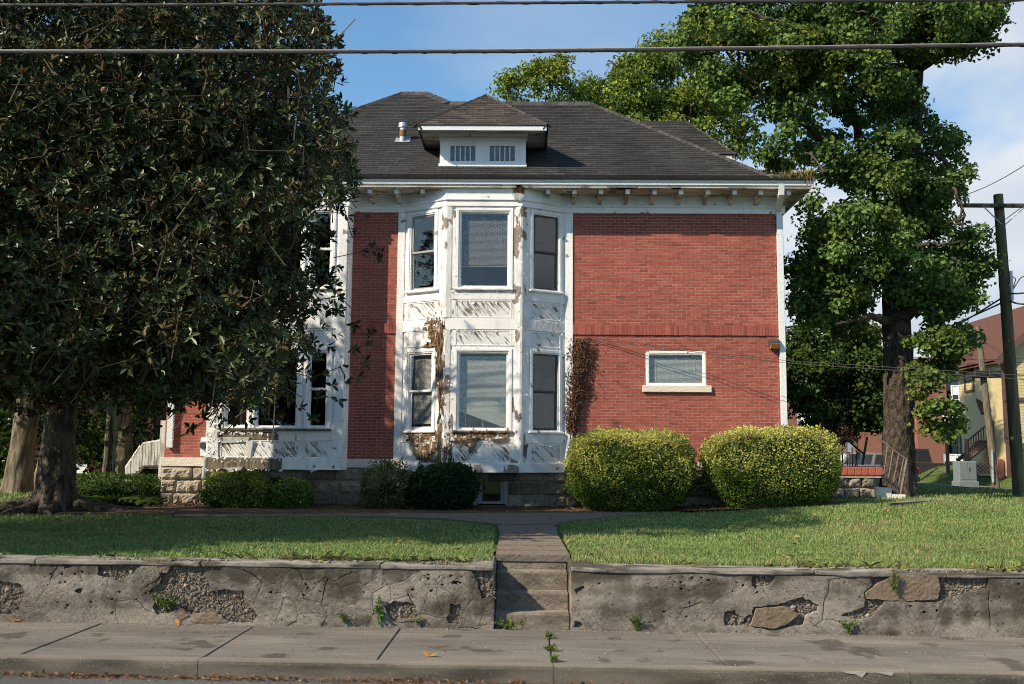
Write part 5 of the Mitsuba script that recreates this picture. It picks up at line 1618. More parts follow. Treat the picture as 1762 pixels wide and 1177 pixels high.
# the dense upper right shoulder of the crown, which leans towards the street
import shapely
sh_px = Polygon([(-80, -80), (505, -80), (560, 25), (596, 75), (604, 150), (612, 210), (618, 300), (608, 380), (575, 430), (590, 520), (575, 600), (530, 640), (505, 690), (420, 700), (330, 690), (200, 660), (90, 600), (-80, 600)])
sp_ = rm.uniform([-80, -80], [625, 700], (25000, 2)); sp_ = sp_[shapely.contains_xy(sh_px, sp_[:, 0], sp_[:, 1])]
sh = np.array([at(a, b, rm.uniform(11.6, 15.6)) for a, b in sp_])
rag = np.array([sh_px.exterior.distance(Point(*q)) for q in sp_])
keep_ = meshkit.fbm(sh * 1.25 + 3, 3) > .36 + .22 * np.clip(1 - rag / 70, 0, 1) + np.where((sp_[:, 1] > 350) & (sp_[:, 0] > 485), .15, 0)
sh = sh[keep_][:12500]; sha = norm(np.array([.55, -.55, .45]) + rm.normal(0, .5, sh.shape))
extra = np.vstack([extra, sh]); exa = np.vstack([exa, sha])
tips = np.vstack([tips, tin, extra]); axis = np.vstack([axis, rdir(len(tin), rm), exa])
# thin the edge where the photograph shows sky through the crown on its right side
edge = (tips[:, 0] > -3.9) & (tips[:, 2] > 5.2) & (rm.random(len(tips)) < .35)
ppx = PH_W / 2 + FOC * ((tips - EYE) @ cam_right) / ((tips - EYE) @ fwd); ppy = PH_H / 2 - FOC * ((tips - EYE) @ cam_up) / ((tips - EYE) @ fwd)
edge |= (ppx > 505) & (ppy > 360) & (np.arange(len(tips)) < n + 2600) & (rm.random(len(tips)) < .9)
edge |= (tips[:, 0] > -2.75) & (tips[:, 2] < 9) & (np.arange(len(tips)) < n + 2600) & (rm.random(len(tips)) < .55)
# tips that would shade the house front
dy_ = 22.0 - tips[:, 1]; shx, shz = tips[:, 0] + math.tan(SUN_AZ) * dy_, tips[:, 2] - SUN_TAN / math.cos(SUN_AZ) * dy_
edge |= (shx > -2.4) & (shx < 7) & (shz > 1.7) & (rm.random(len(tips)) < .97)
edge |= (shx > -8.3) & (shx < -4.4) & (shz > .2) & (shz < 2.5) & (rm.random(len(tips)) < .93)
shx, shz = shx - math.tan(SUN_AZ) * 1.5, shz + SUN_TAN / math.cos(SUN_AZ) * 1.5
edge |= (shx > -.6) & (shx < 7) & (shz > 1.0) & (rm.random(len(tips)) < .95)
tips, axis = tips[~edge], axis[~edge]
N = len(tips); K = 9
x = norm(np.cross(axis, rdir(N, rm))); y = np.cross(axis, x)
pos, la, ln, Ls, Ws = [], [], [], [], []
for j in range(K):
    a = j * 2.4 + rm.normal(0, .25, N); e = np.radians(22 + 48 * (j / K) + rm.normal(0, 12, N))
    rad = np.cos(a)[:, None] * x + np.sin(a)[:, None] * y
    dirv = norm(rad * np.cos(e)[:, None] + axis * np.sin(e)[:, None] + [0, 0, -.12])
    pos.append(tips - axis * (.09 - .011 * j) + dirv * .01); la.append(dirv); ln.append(norm(axis * np.cos(e)[:, None] - rad * np.sin(e)[:, None]))
    s = rm.uniform(.75, 1.2, N) * (1 - .35 * (j / K)); Ls.append(.138 * s); Ws.append(.056 * s)
pos, la, ln, Ls, Ws = [np.concatenate(q) for q in (pos, la, ln, Ls, Ws)]
drop = rm.random(len(pos)) < .12
pos, la, ln, Ls, Ws = [q[~drop] for q in (pos, la, ln, Ls, Ws)]
lc = tones(len(pos), (.023, .041, .012), (.070, .090, .026), rm, .22)
yl = rm.random(len(pos)) < .03; lc[yl] = tones(int(yl.sum()), (.10, .10, .02), (.16, .11, .035), rm, .1)
# the 300 leaves that show largest: nearest to the camera inside the frame
dist = np.linalg.norm(pos - EYE, axis=1); rel = pos - EYE
zc_ = rel @ fwd; uu_ = rel @ cam_right / zc_; vv_ = rel @ cam_up / zc_
inframe = (np.abs(uu_) < .50) & (np.abs(vv_) < .33)
near = np.argsort(np.where(inframe, dist / Ls, 1e9))[:300]
sel = np.zeros(len(pos), bool); sel[near] = True
fm = MB(); leaves(fm, pos[~sel], la[~sel], ln[~sel], Ls[~sel], Ws[~sel], lc[~sel], fold=.16, droop=.12)
tag(fm.put(TK + '__foliage', 'vc_magnolia', color=True), kind='stuff')
for i in near:
    q = MB(); leaves(q, pos[i:i + 1], la[i:i + 1], ln[i:i + 1], Ls[i:i + 1], Ws[i:i + 1], lc[i:i + 1], fold=.16, droop=.12)
    q.put(TK + '__leaf', 'vc_magnolia', color=True)
tw = MB()
for i in range(0, N, 3):
    L_ = rm.uniform(.25, .6)
    p1_ = tips[i] - axis[i] * L_ + np.array([0, 0, -.08 * L_])
    vv, ff = tube([p1_, tips[i] - axis[i] * .03], [.009, .006], 3, False); tw.add(vv, ff)
mat('twig', (.085, .07, .052), .9, .2)
tag(tw.put(TK + '__twigs', 'twig'), kind='stuff')
cone = trimesh.creation.icosphere(subdivisions=2); cnt = 0
for i in rm.permutation(n)[:900]:
    if i >= len(tips):
        continue
    q = tips[i]; r_ = q - EYE; zc2 = r_ @ fwd
    if abs(r_ @ cam_right / zc2) < .5 and abs(r_ @ cam_up / zc2) < .33 and np.dot(q - CC, [0.1, -1, 0]) > 1.3 and cnt < 46:
        vv = cone.vertices * [.032, .032, .052] * (1 + .12 * rm.normal(size=(len(cone.vertices), 1)))
        vv[:, 2] += .07
        zx = axis[i]; fx = norm(np.cross([0, 0, 1.], zx)) if abs(zx[2]) < .99 else np.array([1., 0, 0]); fy = np.cross(zx, fx)
        MB().add(q + vv[:, :1] * fx + vv[:, 1:2] * fy + vv[:, 2:3] * zx, cone.faces, tones(1, (.26, .10, .07), (.30, .17, .10), rm)[0]).put(TK + '__seed_cone', 'vc_matte', smooth=True, color=True); cnt += 1
for i in range(34):
    a = rm.uniform(0, 2 * np.pi); z0 = rm.uniform(2.3, 6.0)
    st_ = gb_ + [.1, -.05, min(z0, 5.8)]; e_ = crown_point(norm(np.array([[np.cos(a), np.sin(a), rm.uniform(-.35, .9)]])), np.array([.85]))[0]
    q = MB(); branch(q, bez(st_, (st_ + e_) / 2 + [0, 0, rm.uniform(.2, .9)], e_, 9), rm.uniform(.05, .09), .014, 7, i)
    q.put(TK + '__branch', 'bark', smooth=True)

# --- the maple on the right
rp = np.random.default_rng(202)
MK = numbered('maple_tree')
tag(MK, 'tall maple with a thick dark trunk beside the porch on the right', 'tree')
MS = .8
mb_ = at(1543, 853, 24.0); mb_[2] = float(G(mb_[0], 24.0))
v, f = flare_trunk(mb_, mb_ + [.2, .1, 5.3], .37, .31, 2.2, 6, flare=.3, rough=.18, mid=np.array([.1, 0, 0]))
MB().add(v, f).put(MK + '__trunk', 'bark', smooth=True)
def mp(px, py, Y):
    return at(px, py, Y * MS)
fork = mb_ + [.2, .1, 5.0]
limbs = [[fork - [0, 0, .6], mp(1556, 540, 29.7), mp(1610, 500, 29), mp(1640, 440, 28.5)], [fork - [.1, 0, .3], mp(1535, 470, 30.2), mp(1500, 330, 30.5), mp(1468, 200, 31), mp(1430, 60, 31.5)],
         [fork, mp(1550, 420, 30), mp(1572, 280, 30), mp(1585, 120, 30), mp(1600, -60, 30)], [mp(1500, 330, 30.5), mp(1420, 250, 30), mp(1340, 180, 29), mp(1250, 90, 28.5)],
         [mp(1572, 280, 30), mp(1620, 270, 29), mp(1650, 330, 28.6), mp(1657, 395, 28.4)], [mp(1585, 120, 30), mp(1640, 80, 29.5), mp(1700, 60, 29)], [mp(1468, 200, 31), mp(1400, 60, 31), mp(1330, 20, 30)],
         [fork - [0, 0, .9], mp(1500, 545, 29.2), mp(1440, 560, 28.6)], [mp(1550, 420, 30), mp(1600, 420, 28.6), mp(1660, 420, 28.2)]]
for i, L_ in enumerate(limbs):
    P_ = np.array(L_); t = np.linspace(0, len(P_) - 1, len(P_) * 5)
    from scipy.interpolate import CubicSpline
    q = CubicSpline(np.arange(len(P_)), P_)(t) + rp.normal(0, .03, (len(t), 3))
    r0 = [.30, .26, .28, .13, .09, .1, .1, .16, .09][i] * MS
    mm = MB(); branch(mm, q, r0, r0 * .28, 10, i); mm.put(MK + '__limb', 'bark', smooth=True)
for pts in ([(1380, 60), (1330, 34), (1270, 32), (1230, 20)], [(1330, 34), (1262, 14), (1258, 0)], [(1520, 32), (1480, 20), (1420, 8)], [(1545, 30), (1600, 14), (1628, 4)], [(1512, 34), (1545, 22), (1590, 8)],
            [(1640, 322), (1652, 352), (1657, 372), (1630, 382)], [(1657, 372), (1650, 384), (1640, 388)], [(1395, 262), (1402, 280), (1412, 296)], [(1500, 110), (1470, 60), (1520, 35)], [(1500, 75), (1452, 74), (1430, 60)]):
    P_ = np.array([at(a, b, 28.2 * MS) for a, b in pts]); t = np.linspace(0, len(P_) - 1, 14)
    q = np.stack([np.interp(t, np.arange(len(P_)), P_[:, k]) for k in range(3)], 1) + rp.normal(0, .035, (14, 3))
    dead = MB(); branch(dead, q, .04, .014, 6); dead.put(MK + '__dead_branch', 'twig', smooth=True)


def outline_clumps(poly_px, n, Yc, Yr, r, rng, holes=(), flat=.72):
    import shapely
    g = Polygon(poly_px).buffer(0)
    for h in holes:
        g = g.difference(Polygon(h).buffer(0))
    x0, y0, x1, y1 = g.bounds; C = []
    tries = 0
    while len(C) < n and tries < n * 200:
        tries += 1
        a, b = rng.uniform(x0, x1), rng.uniform(y0, y1)
        if not g.contains(Point(a, b)):
            continue
        dd = g.exterior.distance(Point(a, b))
        Y = Yc + rng.uniform(-1, 1) * Yr * min(1, .35 + dd / 130)
        C.append(at(a, b, Y))
    C = np.array(C); rr_ = rng.uniform(r[0], r[1], (len(C), 1)) * np.array([1, 1, flat])
    return C, rr_


poly = [(1175, -60), (1700, -60), (1712, 40), (1690, 82), (1640, 80), (1610, 92), (1590, 130), (1592, 190), (1625, 225), (1655, 222), (1640, 265), (1672, 290), (1668, 320), (1640, 330), (1625, 375), (1660, 390), (1690, 420), (1680, 470), (1672, 520), (1640, 540),
        (1660, 560), (1655, 590), (1610, 560), (1585, 520), (1540, 500), (1500, 520), (1480, 560), (1440, 585), (1410, 560), (1380, 530), (1366, 480), (1372, 420), (1400, 370), (1420, 310), (1400, 285), (1340, 290), (1300, 262), (1295, 235), (1330, 200), (1320, 160), (1260, 170), (1230, 130), (1180, 90)]
hol = [[(1262, 190), (1295, 185), (1300, 215), (1272, 215)], [(1455, 165), (1478, 160), (1482, 190), (1462, 195)], [(1350, 132), (1372, 128), (1372, 150), (1352, 150)]]
C, Rr = outline_clumps(poly, 480, 24, 2.6, (.22, .68), rp, hol, .62)
mf = MB()
clumps(mf, C, Rr, 310, .115, .093, (.058, .118, .032), (.16, .24, .075), rp, up=.35, thin=.42)
poly2 = [(1575, 590), (1600, 555), (1640, 565), (1655, 600), (1640, 650), (1612, 660), (1655, 700), (1650, 735), (1620, 750), (1585, 735), (1572, 680)]
C2, R2 = outline_clumps(poly2, 46, 22.8, 1.0, (.16, .42), rp, (), .6)
clumps(mf, C2, R2, 110, .125, .10, (.055, .10, .026), (.15, .21, .06), rp, up=.35, thin=.40)
C3, R3 = outline_clumps([(1270, 10), (1440, 40), (1500, 110), (1440, 180), (1330, 140), (1240, 60)], 12, 22.4, .6, (.4, .64), rp)
clumps(mf, C3, R3, 260, .12, .095, (.10, .15, .03), (.18, .21, .05), rp)
tag(mf.put(MK + '__foliage', 'vc_leaf', color=True), kind='stuff')


def back_tree(name, label, base, hgt, r0, poly, nc, Yc, Yr, rc, n_each, L, lo, hi, seed, W=None, limbs_=6, group=None, holes=()):
    rng = np.random.default_rng(seed); k = numbered(name); tag(k, label, 'tree', group)
    base = np.asarray(base, float)
    C, Rr = outline_clumps(poly, int(nc * 1.7), Yc, Yr, (rc[0] * .6, rc[1]), rng, holes, .6)
    top = np.array([C[:, 0].mean(), Yc, C[:, 2].max() - .5]) if len(C) else base + [0, 0, hgt]
    v, f = flare_trunk(base, base + (top - base) * np.array([.5, .5, .75]), r0, r0 * .35, seed, 6, rough=.15, flare=.8)
    MB().add(v, f).put(k + '__trunk', 'bark', smooth=True)
    mm = MB()
    for i in rng.permutation(len(C))[:limbs_ * 4]:
        s0 = base + (top - base) * np.array([.3, .3, rng.uniform(.25, .6)])
        if C[i][2] > s0[2] - .5:
            branch(mm, bez(s0, (s0 + C[i]) / 2 + [0, 0, .4], C[i], 7), r0 * .28, r0 * .06, 6, i)
    if mm.V:
        mm.put(k + '__branch', 'bark', smooth=True)
    fm = MB(); clumps(fm, C, Rr, int(n_each * .75), L, W or L * .7, lo, hi, rng, up=.4, thin=.38)
    tag(fm.put(k + '__foliage', 'vc_leaf', color=True), kind='stuff')
    return k


back_tree('shade_tree', 'airy light green tree standing behind the roof to the right of the dormer', (7.5, 42, .7), 15, .4,
          [(1010, 300), (1000, 240), (1005, 180), (1010, 130), (1050, 100), (1095, 95), (1120, 60), (1165, 50), (1170, 100), (1230, 90), (1280, 180), (1290, 230), (1270, 275), (1250, 300)], 125, 42, 3, (.55, 1.15), 230, .19,
          (.08, .14, .025), (.21, .27, .06), 303, W=.11)
back_tree('shade_tree', 'thin light green tree top rising over the roof beside the dormer', (1.8, 40, .7), 14, .3,
          [(850, 240), (862, 165), (872, 122), (915, 82), (930, 105), (975, 80), (985, 118), (1000, 150), (1003, 190), (990, 240)], 40, 40, 1.6, (.35, .75), 110, .17, (.09, .15, .025), (.23, .29, .06), 304, W=.10)
back_tree('shade_tree', 'dark glossy tree between the house corner and the leaning pole', (11.2, 38, .7), 7, .16,
          [(1352, 610), (1380, 570), (1430, 555), (1500, 560), (1530, 590), (1532, 660), (1528, 735), (1480, 720), (1440, 690), (1410, 740), (1360, 730)], 70, 38, 2.2, (.6, 1.0), 300, .17, (.025, .055, .015), (.075, .12, .032), 305)
back_tree('shade_tree', 'small dark purple leaved tree behind the porch railing', (14.2, 46, .7), 4.5, .12,
          [(1385, 735), (1400, 700), (1430, 690), (1462, 705), (1470, 740), (1455, 765), (1425, 768)], 20, 46, 1.0, (.35, .6), 260, .12, (.022, .018, .016), (.06, .04, .035), 306)
# a tree just outside the frame whose shade lies on the lawn
rng = np.random.default_rng(404); k = numbered('shade_tree'); tag(k, 'leafy tree just outside the left edge that shades the front lawn', 'tree')
ob = np.array([-12.4, 10.6, .7]); v, f = flare_trunk(ob, ob + [.3, -.2, 4.5], .3, .2, 3.3, 6); MB().add(v, f).put(k + '__trunk', 'bark', smooth=True)
C = np.array([ob + [.4, -.4, 6.0] + rdir(1, rng)[0] * [2.9, 2.9, 2.9] * rng.random() ** .4 for _ in range(80)]); fm = MB()
clumps(fm, C, np.ones((80, 3)) * [.9, .9, .65], 260, .17, .13, (.03, .07, .012), (.08, .13, .03), rng); tag(fm.put(k + '__foliage', 'vc_leaf', color=True), kind='stuff')
mm = MB()
for i in range(12):
    s0 = ob + [.2, -.1, 3.4]; branch(mm, bez(s0, (s0 + C[i]) / 2 + [0, 0, .3], C[i], 6), .08, .02, 6, i)
mm.put(k + '__branch', 'bark', smooth=True)
# trunks and woods behind the magnolia on the left
def bare_trunk(label, px, py, Y, r, lean, seed, h=6.5, flare=1.6):
    k = numbered('street_tree'); tag(k, label, 'tree')
    b = at(px, py, Y)
    v, f = flare_trunk(b, b + [lean, 0, h], r, r * .6, seed, 5, rough=.2, flare=flare); MB().add(v, f).put(k + '__trunk', 'bark_pale', smooth=True)
    rng = np.random.default_rng(seed); C = np.array([b + [lean * 1.3 + rng.normal(0, 2.0), rng.normal(0, 2.0), h + rng.uniform(-.6, 3.5)] for _ in range(26)])
    mm = MB()
    for c in C[:8]:
        s0 = b + [lean, 0, h - .5]; branch(mm, bez(s0, (s0 + c) / 2 + [0, 0, .4], c, 6), .1, .03, 6)
    mm.put(k + '__branch', 'bark_pale', smooth=True)
    fm = MB(); clumps(fm, C, np.ones((26, 3)) * [1.1, 1.1, .8], 260, .2, .15, (.03, .07, .012), (.10, .16, .03), rng)
    tag(fm.put(k + '__foliage', 'vc_leaf', color=True), kind='stuff')
def c_barkp(p, n, uv):
    r = fb(p.x * 10, p.y * 10, p.z * 2.2, octaves=4)
    return mikit.mix(mikit.mix((0.06, 0.048, 0.035), (0.20, 0.165, 0.12), sm(0.25, 0.75, r)), (0.16, 0.15, 0.06), sm(0.5, 0.75, fb(p.x * 3, p.y * 3, p.z * 0.6, octaves=3)) * 0.6)
mat('bark_pale', P(c_barkp), 0.95, 0.2, h_bark, 0.05)
bare_trunk('pale mossy trunk at the far left edge behind the big tree', 27, 858, 28, .36, .45, 12)
bare_trunk('leaning rough trunk just left of the big dark trunk', 68, 856, 29, .27, .9, 13)
bare_trunk('slender pale trunk standing behind the left hedge', 181, 838, 31, .12, .05, 14, 4.2, .6)
bare_trunk('dark forked trunk behind the wooden stair rail', 212, 838, 30, .3, -.25, 15, 4.5, .5)
rng = np.random.default_rng(77)
woods = MB()
k = numbered('woodland'); 
C = np.array([at(rng.uniform(-80, 560), rng.uniform(240, 700), 60) for _ in range(80)] + [at(rng.uniform(-60, 265), rng.uniform(650, 812), rng.uniform(40, 47)) for _ in range(70)])
clumps(woods, C[:80], np.ones((80, 3)) * [2.2, 2.2, 1.8], 210, .42, .32, (.03, .07, .012), (.09, .15, .03), rng)
clumps(woods, C[80:], np.ones((70, 3)) * [1.1, 1.1, .9], 150, .26, .18, (.012, .028, .007), (.04, .07, .016), rng, thin=.38)  # nearer leaves coloured dark in place of the shade there
scene[k] = None; del scene[k]
_used.pop('woodland')
tag(woods.put('woodland', 'vc_leaf', color=True), 'leafy trees far behind the house on the left', 'trees', kind='stuff')


# --- clipped hedges and shrubs
def hedge(name, label, c, r, n, lo, hi, seed, L=.042, power=2.6, lumps=.06, cat='bush', glossy=False, core=.8, tall=None):
    rng = np.random.default_rng(seed); k = numbered(name); tag(k, label, cat)
    c, r = np.asarray(c, float), np.asarray(r, float)

    def surf(d, kk):
        s = (np.abs(d) ** power).sum(1) ** (-1 / power)
        lump = 1 + lumps * (meshkit.fbm(d * 2.6 + seed, 3) - .5) * 2
        q = c + d * s[:, None] * r * (lump * kk)[:, None]
        # lower part tucks in
        t = np.clip((c[2] - q[:, 2]) / r[2], 0, 1)
        q[:, :2] = c[:2] + (q[:, :2] - c[:2]) * (1 - .2 * t[:, None] ** 2)
        return q
    d = rdir(n, rng); kk = 1 - .17 * rng.random(n) ** 2.0 + .035 * rng.random(n) + (.10 * lumps / .2) * (rng.random(n) - .3)
    q = surf(d, kk)
    nor = norm(d / r * r.mean() * .8 + [0, 0, .45] + rng.normal(0, .55, (n, 3))); ax = norm(np.cross(nor, rdir(n, rng)) + d * .5)
    s = rng.uniform(.7, 1.3, n)
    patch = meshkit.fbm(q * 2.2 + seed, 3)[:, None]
    t = np.clip((patch - .42) * 1.6 + .55 * np.clip((q[:, 2:] - c[2]) / r[2], -.6, 1) + rng.normal(0, .33, (n, 1)), 0, 1)      # sunlit tops put into the colour: leaves paler towards the top
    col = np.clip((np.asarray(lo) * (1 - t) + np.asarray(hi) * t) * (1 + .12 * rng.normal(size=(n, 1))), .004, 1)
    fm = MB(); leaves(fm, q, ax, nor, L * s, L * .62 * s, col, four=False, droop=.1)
    tag(fm.put(k + '__foliage', 'vc_leaf', color=True), kind='stuff')
    n3 = int(24 + n / 500); d3 = rdir(n3, rng); d3[:, 2] = np.abs(d3[:, 2]); p3 = surf(d3, np.ones(n3)); sh_ = MB()
    for a_, b_ in zip(p3, d3):
        e_ = a_ + norm(b_ + [0, 0, .8] + rng.normal(0, .3, 3)) * rng.uniform(.04, .13); sh_.tube([a_ - b_ * .1, e_], .003, 3, caps=False); m_ = 7
        t3 = rng.random((m_, 1)); leaves(sh_, a_ + (e_ - a_) * t3, rdir(m_, rng) + norm(e_ - a_), rdir(m_, rng) + [0, -.4, .6], L * 1.1, L * .6, tones(m_, lo, hi, rng), four=False)
    tag(sh_.put(k + '__stray_shoots', 'vc_leaf', color=True), kind='stuff')
    ico = trimesh.creation.icosphere(subdivisions=4)
    MB().add(surf(norm(ico.vertices), np.full(len(ico.vertices), core)), ico.faces).put(k + '__shade_fill', 'hedge_core', smooth=True)  # added smooth dark solid stands in for the shaded inside of the bush
    mm = MB()
    for i in range(7):
        a = rng.uniform(0, 6.28); mm.tube([[c[0] + np.cos(a) * .12, c[1] + np.sin(a) * .12, c[2] - r[2] - .08], [c[0] + np.cos(a) * r[0] * .5, c[1] + np.sin(a) * r[1] * .5, c[2]]], [.02, .012], 5)
    mm.put(k + '__stem', 'twig')


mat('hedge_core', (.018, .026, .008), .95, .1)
def hb(x0, x1, y0, y1, Y):
    a, b = at((x0 + x1) / 2, y0, Y), at((x0 + x1) / 2, y1, Y)
    return [(at(x0, (y0 + y1) / 2, Y)[0] + at(x1, (y0 + y1) / 2, Y)[0]) / 2, Y, (a[2] + b[2]) / 2], (at(x1, 800, Y)[0] - at(x0, 800, Y)[0]) / 2, (a[2] - b[2]) / 2
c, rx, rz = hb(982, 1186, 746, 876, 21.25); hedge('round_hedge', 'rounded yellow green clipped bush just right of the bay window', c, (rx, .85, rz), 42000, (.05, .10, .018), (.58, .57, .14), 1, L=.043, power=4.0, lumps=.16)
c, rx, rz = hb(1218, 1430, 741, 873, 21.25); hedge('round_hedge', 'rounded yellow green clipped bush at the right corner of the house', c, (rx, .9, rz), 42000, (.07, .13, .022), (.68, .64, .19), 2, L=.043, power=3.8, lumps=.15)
c, rx, rz = hb(358, 462, 818, 888, 21.2); hedge('shrub', 'leafy yellow green shrub under the box bay beside the meter', c, (rx, .5, rz), 8500, (.06, .12, .02), (.33, .36, .08), 3, L=.06, lumps=.42, core=.55)
c, rx, rz = hb(466, 532, 830, 886, 21.25); hedge('shrub', 'small green shrub just right of the meter shrub', c, (rx, .4, rz), 5000, (.06, .13, .022), (.26, .34, .07), 4, L=.06, lumps=.45, core=.5)
c, rx, rz = hb(628, 706, 800, 886, 21.3); hedge('shrub', 'sparse olive brown shrub left of the dark round shrub', c, (rx, .42, rz), 4800, (.05, .07, .02), (.20, .20, .07), 5, L=.05, lumps=.5, core=.3)
c, rx, rz = hb(713, 816, 803, 884, 21.2); hedge('shrub', 'dark green round shrub under the bay window', c, (rx, .55, rz), 8000, (.016, .038, .016), (.055, .10, .038), 6, L=.075, lumps=.28, core=.65)
c, rx, rz = hb(128, 281, 820, 878, 22.6); hedge('shrub', 'low dark hedge left of the house corner', c, (rx, .8, rz), 9000, (.02, .05, .012), (.08, .13, .03), 7, L=.06, lumps=.25, core=.68, power=3.4, cat='hedge')
# strappy clump in front of the left hedge
rng = np.random.default_rng(9); mm = MB(); n = 420
c = at(195, 880, 21.3); th = rng.uniform(0, 6.28, n); rad = rng.uniform(0, .5, n)
q = c + np.column_stack([np.cos(th) * rad * 1.5, np.sin(th) * rad * .6, np.zeros(n)]); q[:, 2] = G(q[:, 0], q[:, 1])
leaves(mm, q, np.column_stack([np.cos(th), np.sin(th), rng.uniform(.6, 1.5, n)]), np.column_stack([-np.cos(th) * .6, -np.sin(th) * .6, np.ones(n)]), rng.uniform(.3, .5, n), .03, tones(n, (.02, .04, .010), (.06, .09, .022), rng), droop=.5)
tag(mm.put('strap_leaf_plant', 'vc_leaf', color=True), 'strappy leaved clump in front of the low left hedge', 'plant')


def weed(label, px, py, Y, h, w, n, seed, L=.05, lo=(.05, .10, .02), hi=(.15, .22, .06), z=None, cat='weed'):
    rng = np.random.default_rng(seed); mm = MB(); c = at(px, py, Y)
    if z is not None:
        c[2] = z
    k = max(4, n // 9)
    for i in range(k):
        a = rng.uniform(0, np.pi * 2); e = c + [np.cos(a) * w * rng.random(), -abs(np.sin(a)) * w * .5 * rng.random(), h * rng.uniform(.4, 1)]
        P_ = bez(c, (c + e) / 2 + [0, 0, h * .25], e, 5); mm.tube(P_, .0025, 3, (.08, .12, .04), caps=False)
        t = rng.random(9); q = np.stack([np.interp(t, np.linspace(0, 1, 5), P_[:, j]) for j in range(3)], 1)
        leaves(mm, q, rdir(9, rng) + [0, 0, .4], rdir(9, rng) * .6 + [0, -.5, .8], L * rng.uniform(.6, 1.2, 9), L * .4, tones(9, lo, hi, rng), four=False)
    tag(mm.put('weed', 'vc_leaf', color=True), label, cat)


weed('bushy weed growing out of the big hole in the left wall', 287, 1052, YF - .0, .2, .2, 160, 1)
weed('leggy bright green weed climbing at the arched hole in the left wall', 652, 1072, YF - .02, .26, .05, 60, 2, L=.075, hi=(.16, .33, .06))
weed('small weed at the wall foot left of the arched hole', 592, 1072, YF - .02, .12, .1, 60, 3, L=.035)
weed('tiny weed at the wall foot below the arched hole', 718, 1075, YF - .02, .09, .09, 50, 4, L=.03)
weed('spreading weed on the pavement at the left of the bottom step', 872, 1080, YF - .02, .08, .26, 110, 5, L=.05)
weed('feathery weed at the wall foot right of the steps', 1096, 1083, YF - .02, .17, .2, 170, 6, L=.03)
weed('weed hanging from the top of the right wall over the brown slab', 1538, 1018, YF - .06, .22, .14, 130, 7, L=.035)
weed('weed at the foot of the right wall below the brown slab', 1463, 1088, YF - .02, .14, .14, 120, 8, L=.035)
for j, (px, py) in enumerate(((943, 1098), (948, 1120), (952, 1138))):
    X, Y = zplane(px, py, 0)
    weed(f'{("upper", "middle", "lower")[j]} grass tuft in the pavement crack below the steps', px, py, Y, .05, .09, 60, 20 + j, L=.045, hi=(.2, .25, .08), z=0)
# grass growing in the gutter corner
rng = np.random.default_rng(19); mm = MB(); n = 420
x = rng.normal(at(1388, 300, EAVE_Y)[0], .27, n); x = np.clip(x, 5.55, 6.3); c = np.column_stack([x, np.full(n, EAVE_Y + .05) + rng.uniform(-.03, .03, n), np.full(n, EAVE_Z - .05)])
leaves(mm, c, np.column_stack([rng.normal(0, .45, n), rng.normal(-.1, .3, n), np.ones(n)]), np.column_stack([rng.normal(0, .3, n), -np.ones(n), np.zeros(n)]), rng.uniform(.12, .34, n), .014, tones(n, (.10, .12, .03), (.34, .28, .13), rng), droop=.3)
for px in (1394, 1398.5, 1402, 1388):
    a = at(px, 304, EAVE_Y - .03); mm.tube([a, a + [.01, -.01, -.12], a + [rng.normal(0, .03), -.02, -rng.uniform(.2, .36)]], .005, 4, (.28, .14, .09), caps=False)
tag(mm.put('gutter_grass', 'vc_matte', color=True), 'dry grass tuft sprouting from the gutter at the right roof corner', 'grass')
mm = MB(); mm.tube([at(1418, 296, EAVE_Y + .1), at(1405, 276, EAVE_Y + .3), at(1393, 264, EAVE_Y + .4), at(1384, 262, EAVE_Y + .5)], [.02, .02, .016, .01], 6, lump=.2)
tag(mm.put('fallen_branch', 'twig', smooth=True), 'bare bent stick lying in the gutter grass', 'branch')

# --- the dead vine beside the bay
rng = np.random.default_rng(23); VN = numbered('dead_vine'); tag(VN, 'brown withered vine hanging on the brick right of the bay window', 'vine')
P_ = np.array([at(a, b, YW - .08) for a, b in ((1010, 585), (1000, 600), (998, 650), (990, 690), (985, 720), (981, 750), (979, 790), (972, 815))])
t = np.linspace(0, 7, 40); q = np.stack([np.interp(t, np.arange(8), P_[:, k]) for k in range(3)], 1) + rng.normal(0, .012, (40, 3))
mm = MB(); mm.tube(q, .012, 5)
for i in range(7):
    o = np.cumsum(rng.normal(0, .012, (40, 3)), 0) * [1, .3, .3]; mm.tube(q[:28 - i] + o[:28 - i], .006, 4)
mm.put(VN + '__stem', 'twig')
n = 2600; ty = rng.random(n) ** .9
pyv = 582 + ty * 160; wl = np.interp(pyv, [580, 610, 680, 742], [18, 20, 15, 9]); cx = np.interp(pyv, [580, 610, 660, 742], [1000, 999, 993, 981])
pxv = cx + rng.normal(0, .5, n) * wl
q = np.array([at(a, b, YW) for a, b in zip(pxv, pyv)]); q[:, 1] -= .03 + .16 * rng.random(n) * np.exp(-((pxv - cx) / wl) ** 2)
mm = MB(); leaves(mm, q, rdir(n, rng) + [0, 0, -.9], rdir(n, rng) * .7 + [0, -1, .2], rng.uniform(.035, .075, n), rng.uniform(.02, .04, n), tones(n, (.055, .032, .02), (.19, .11, .065), rng, .2), four=False, fold=.35)
n2 = 120; q2 = np.array([at(rng.normal(1018, 10), rng.uniform(600, 690), YW - .04) for _ in range(n2)])
leaves(mm, q2, rdir(n2, rng), rdir(n2, rng) * .5 + [0, -1, 0], .05, .03, tones(n2, (.06, .035, .02), (.16, .09, .05), rng), four=False)
tag(mm.put(VN + '__dead_leaves', 'vc_matte', color=True), kind='stuff')
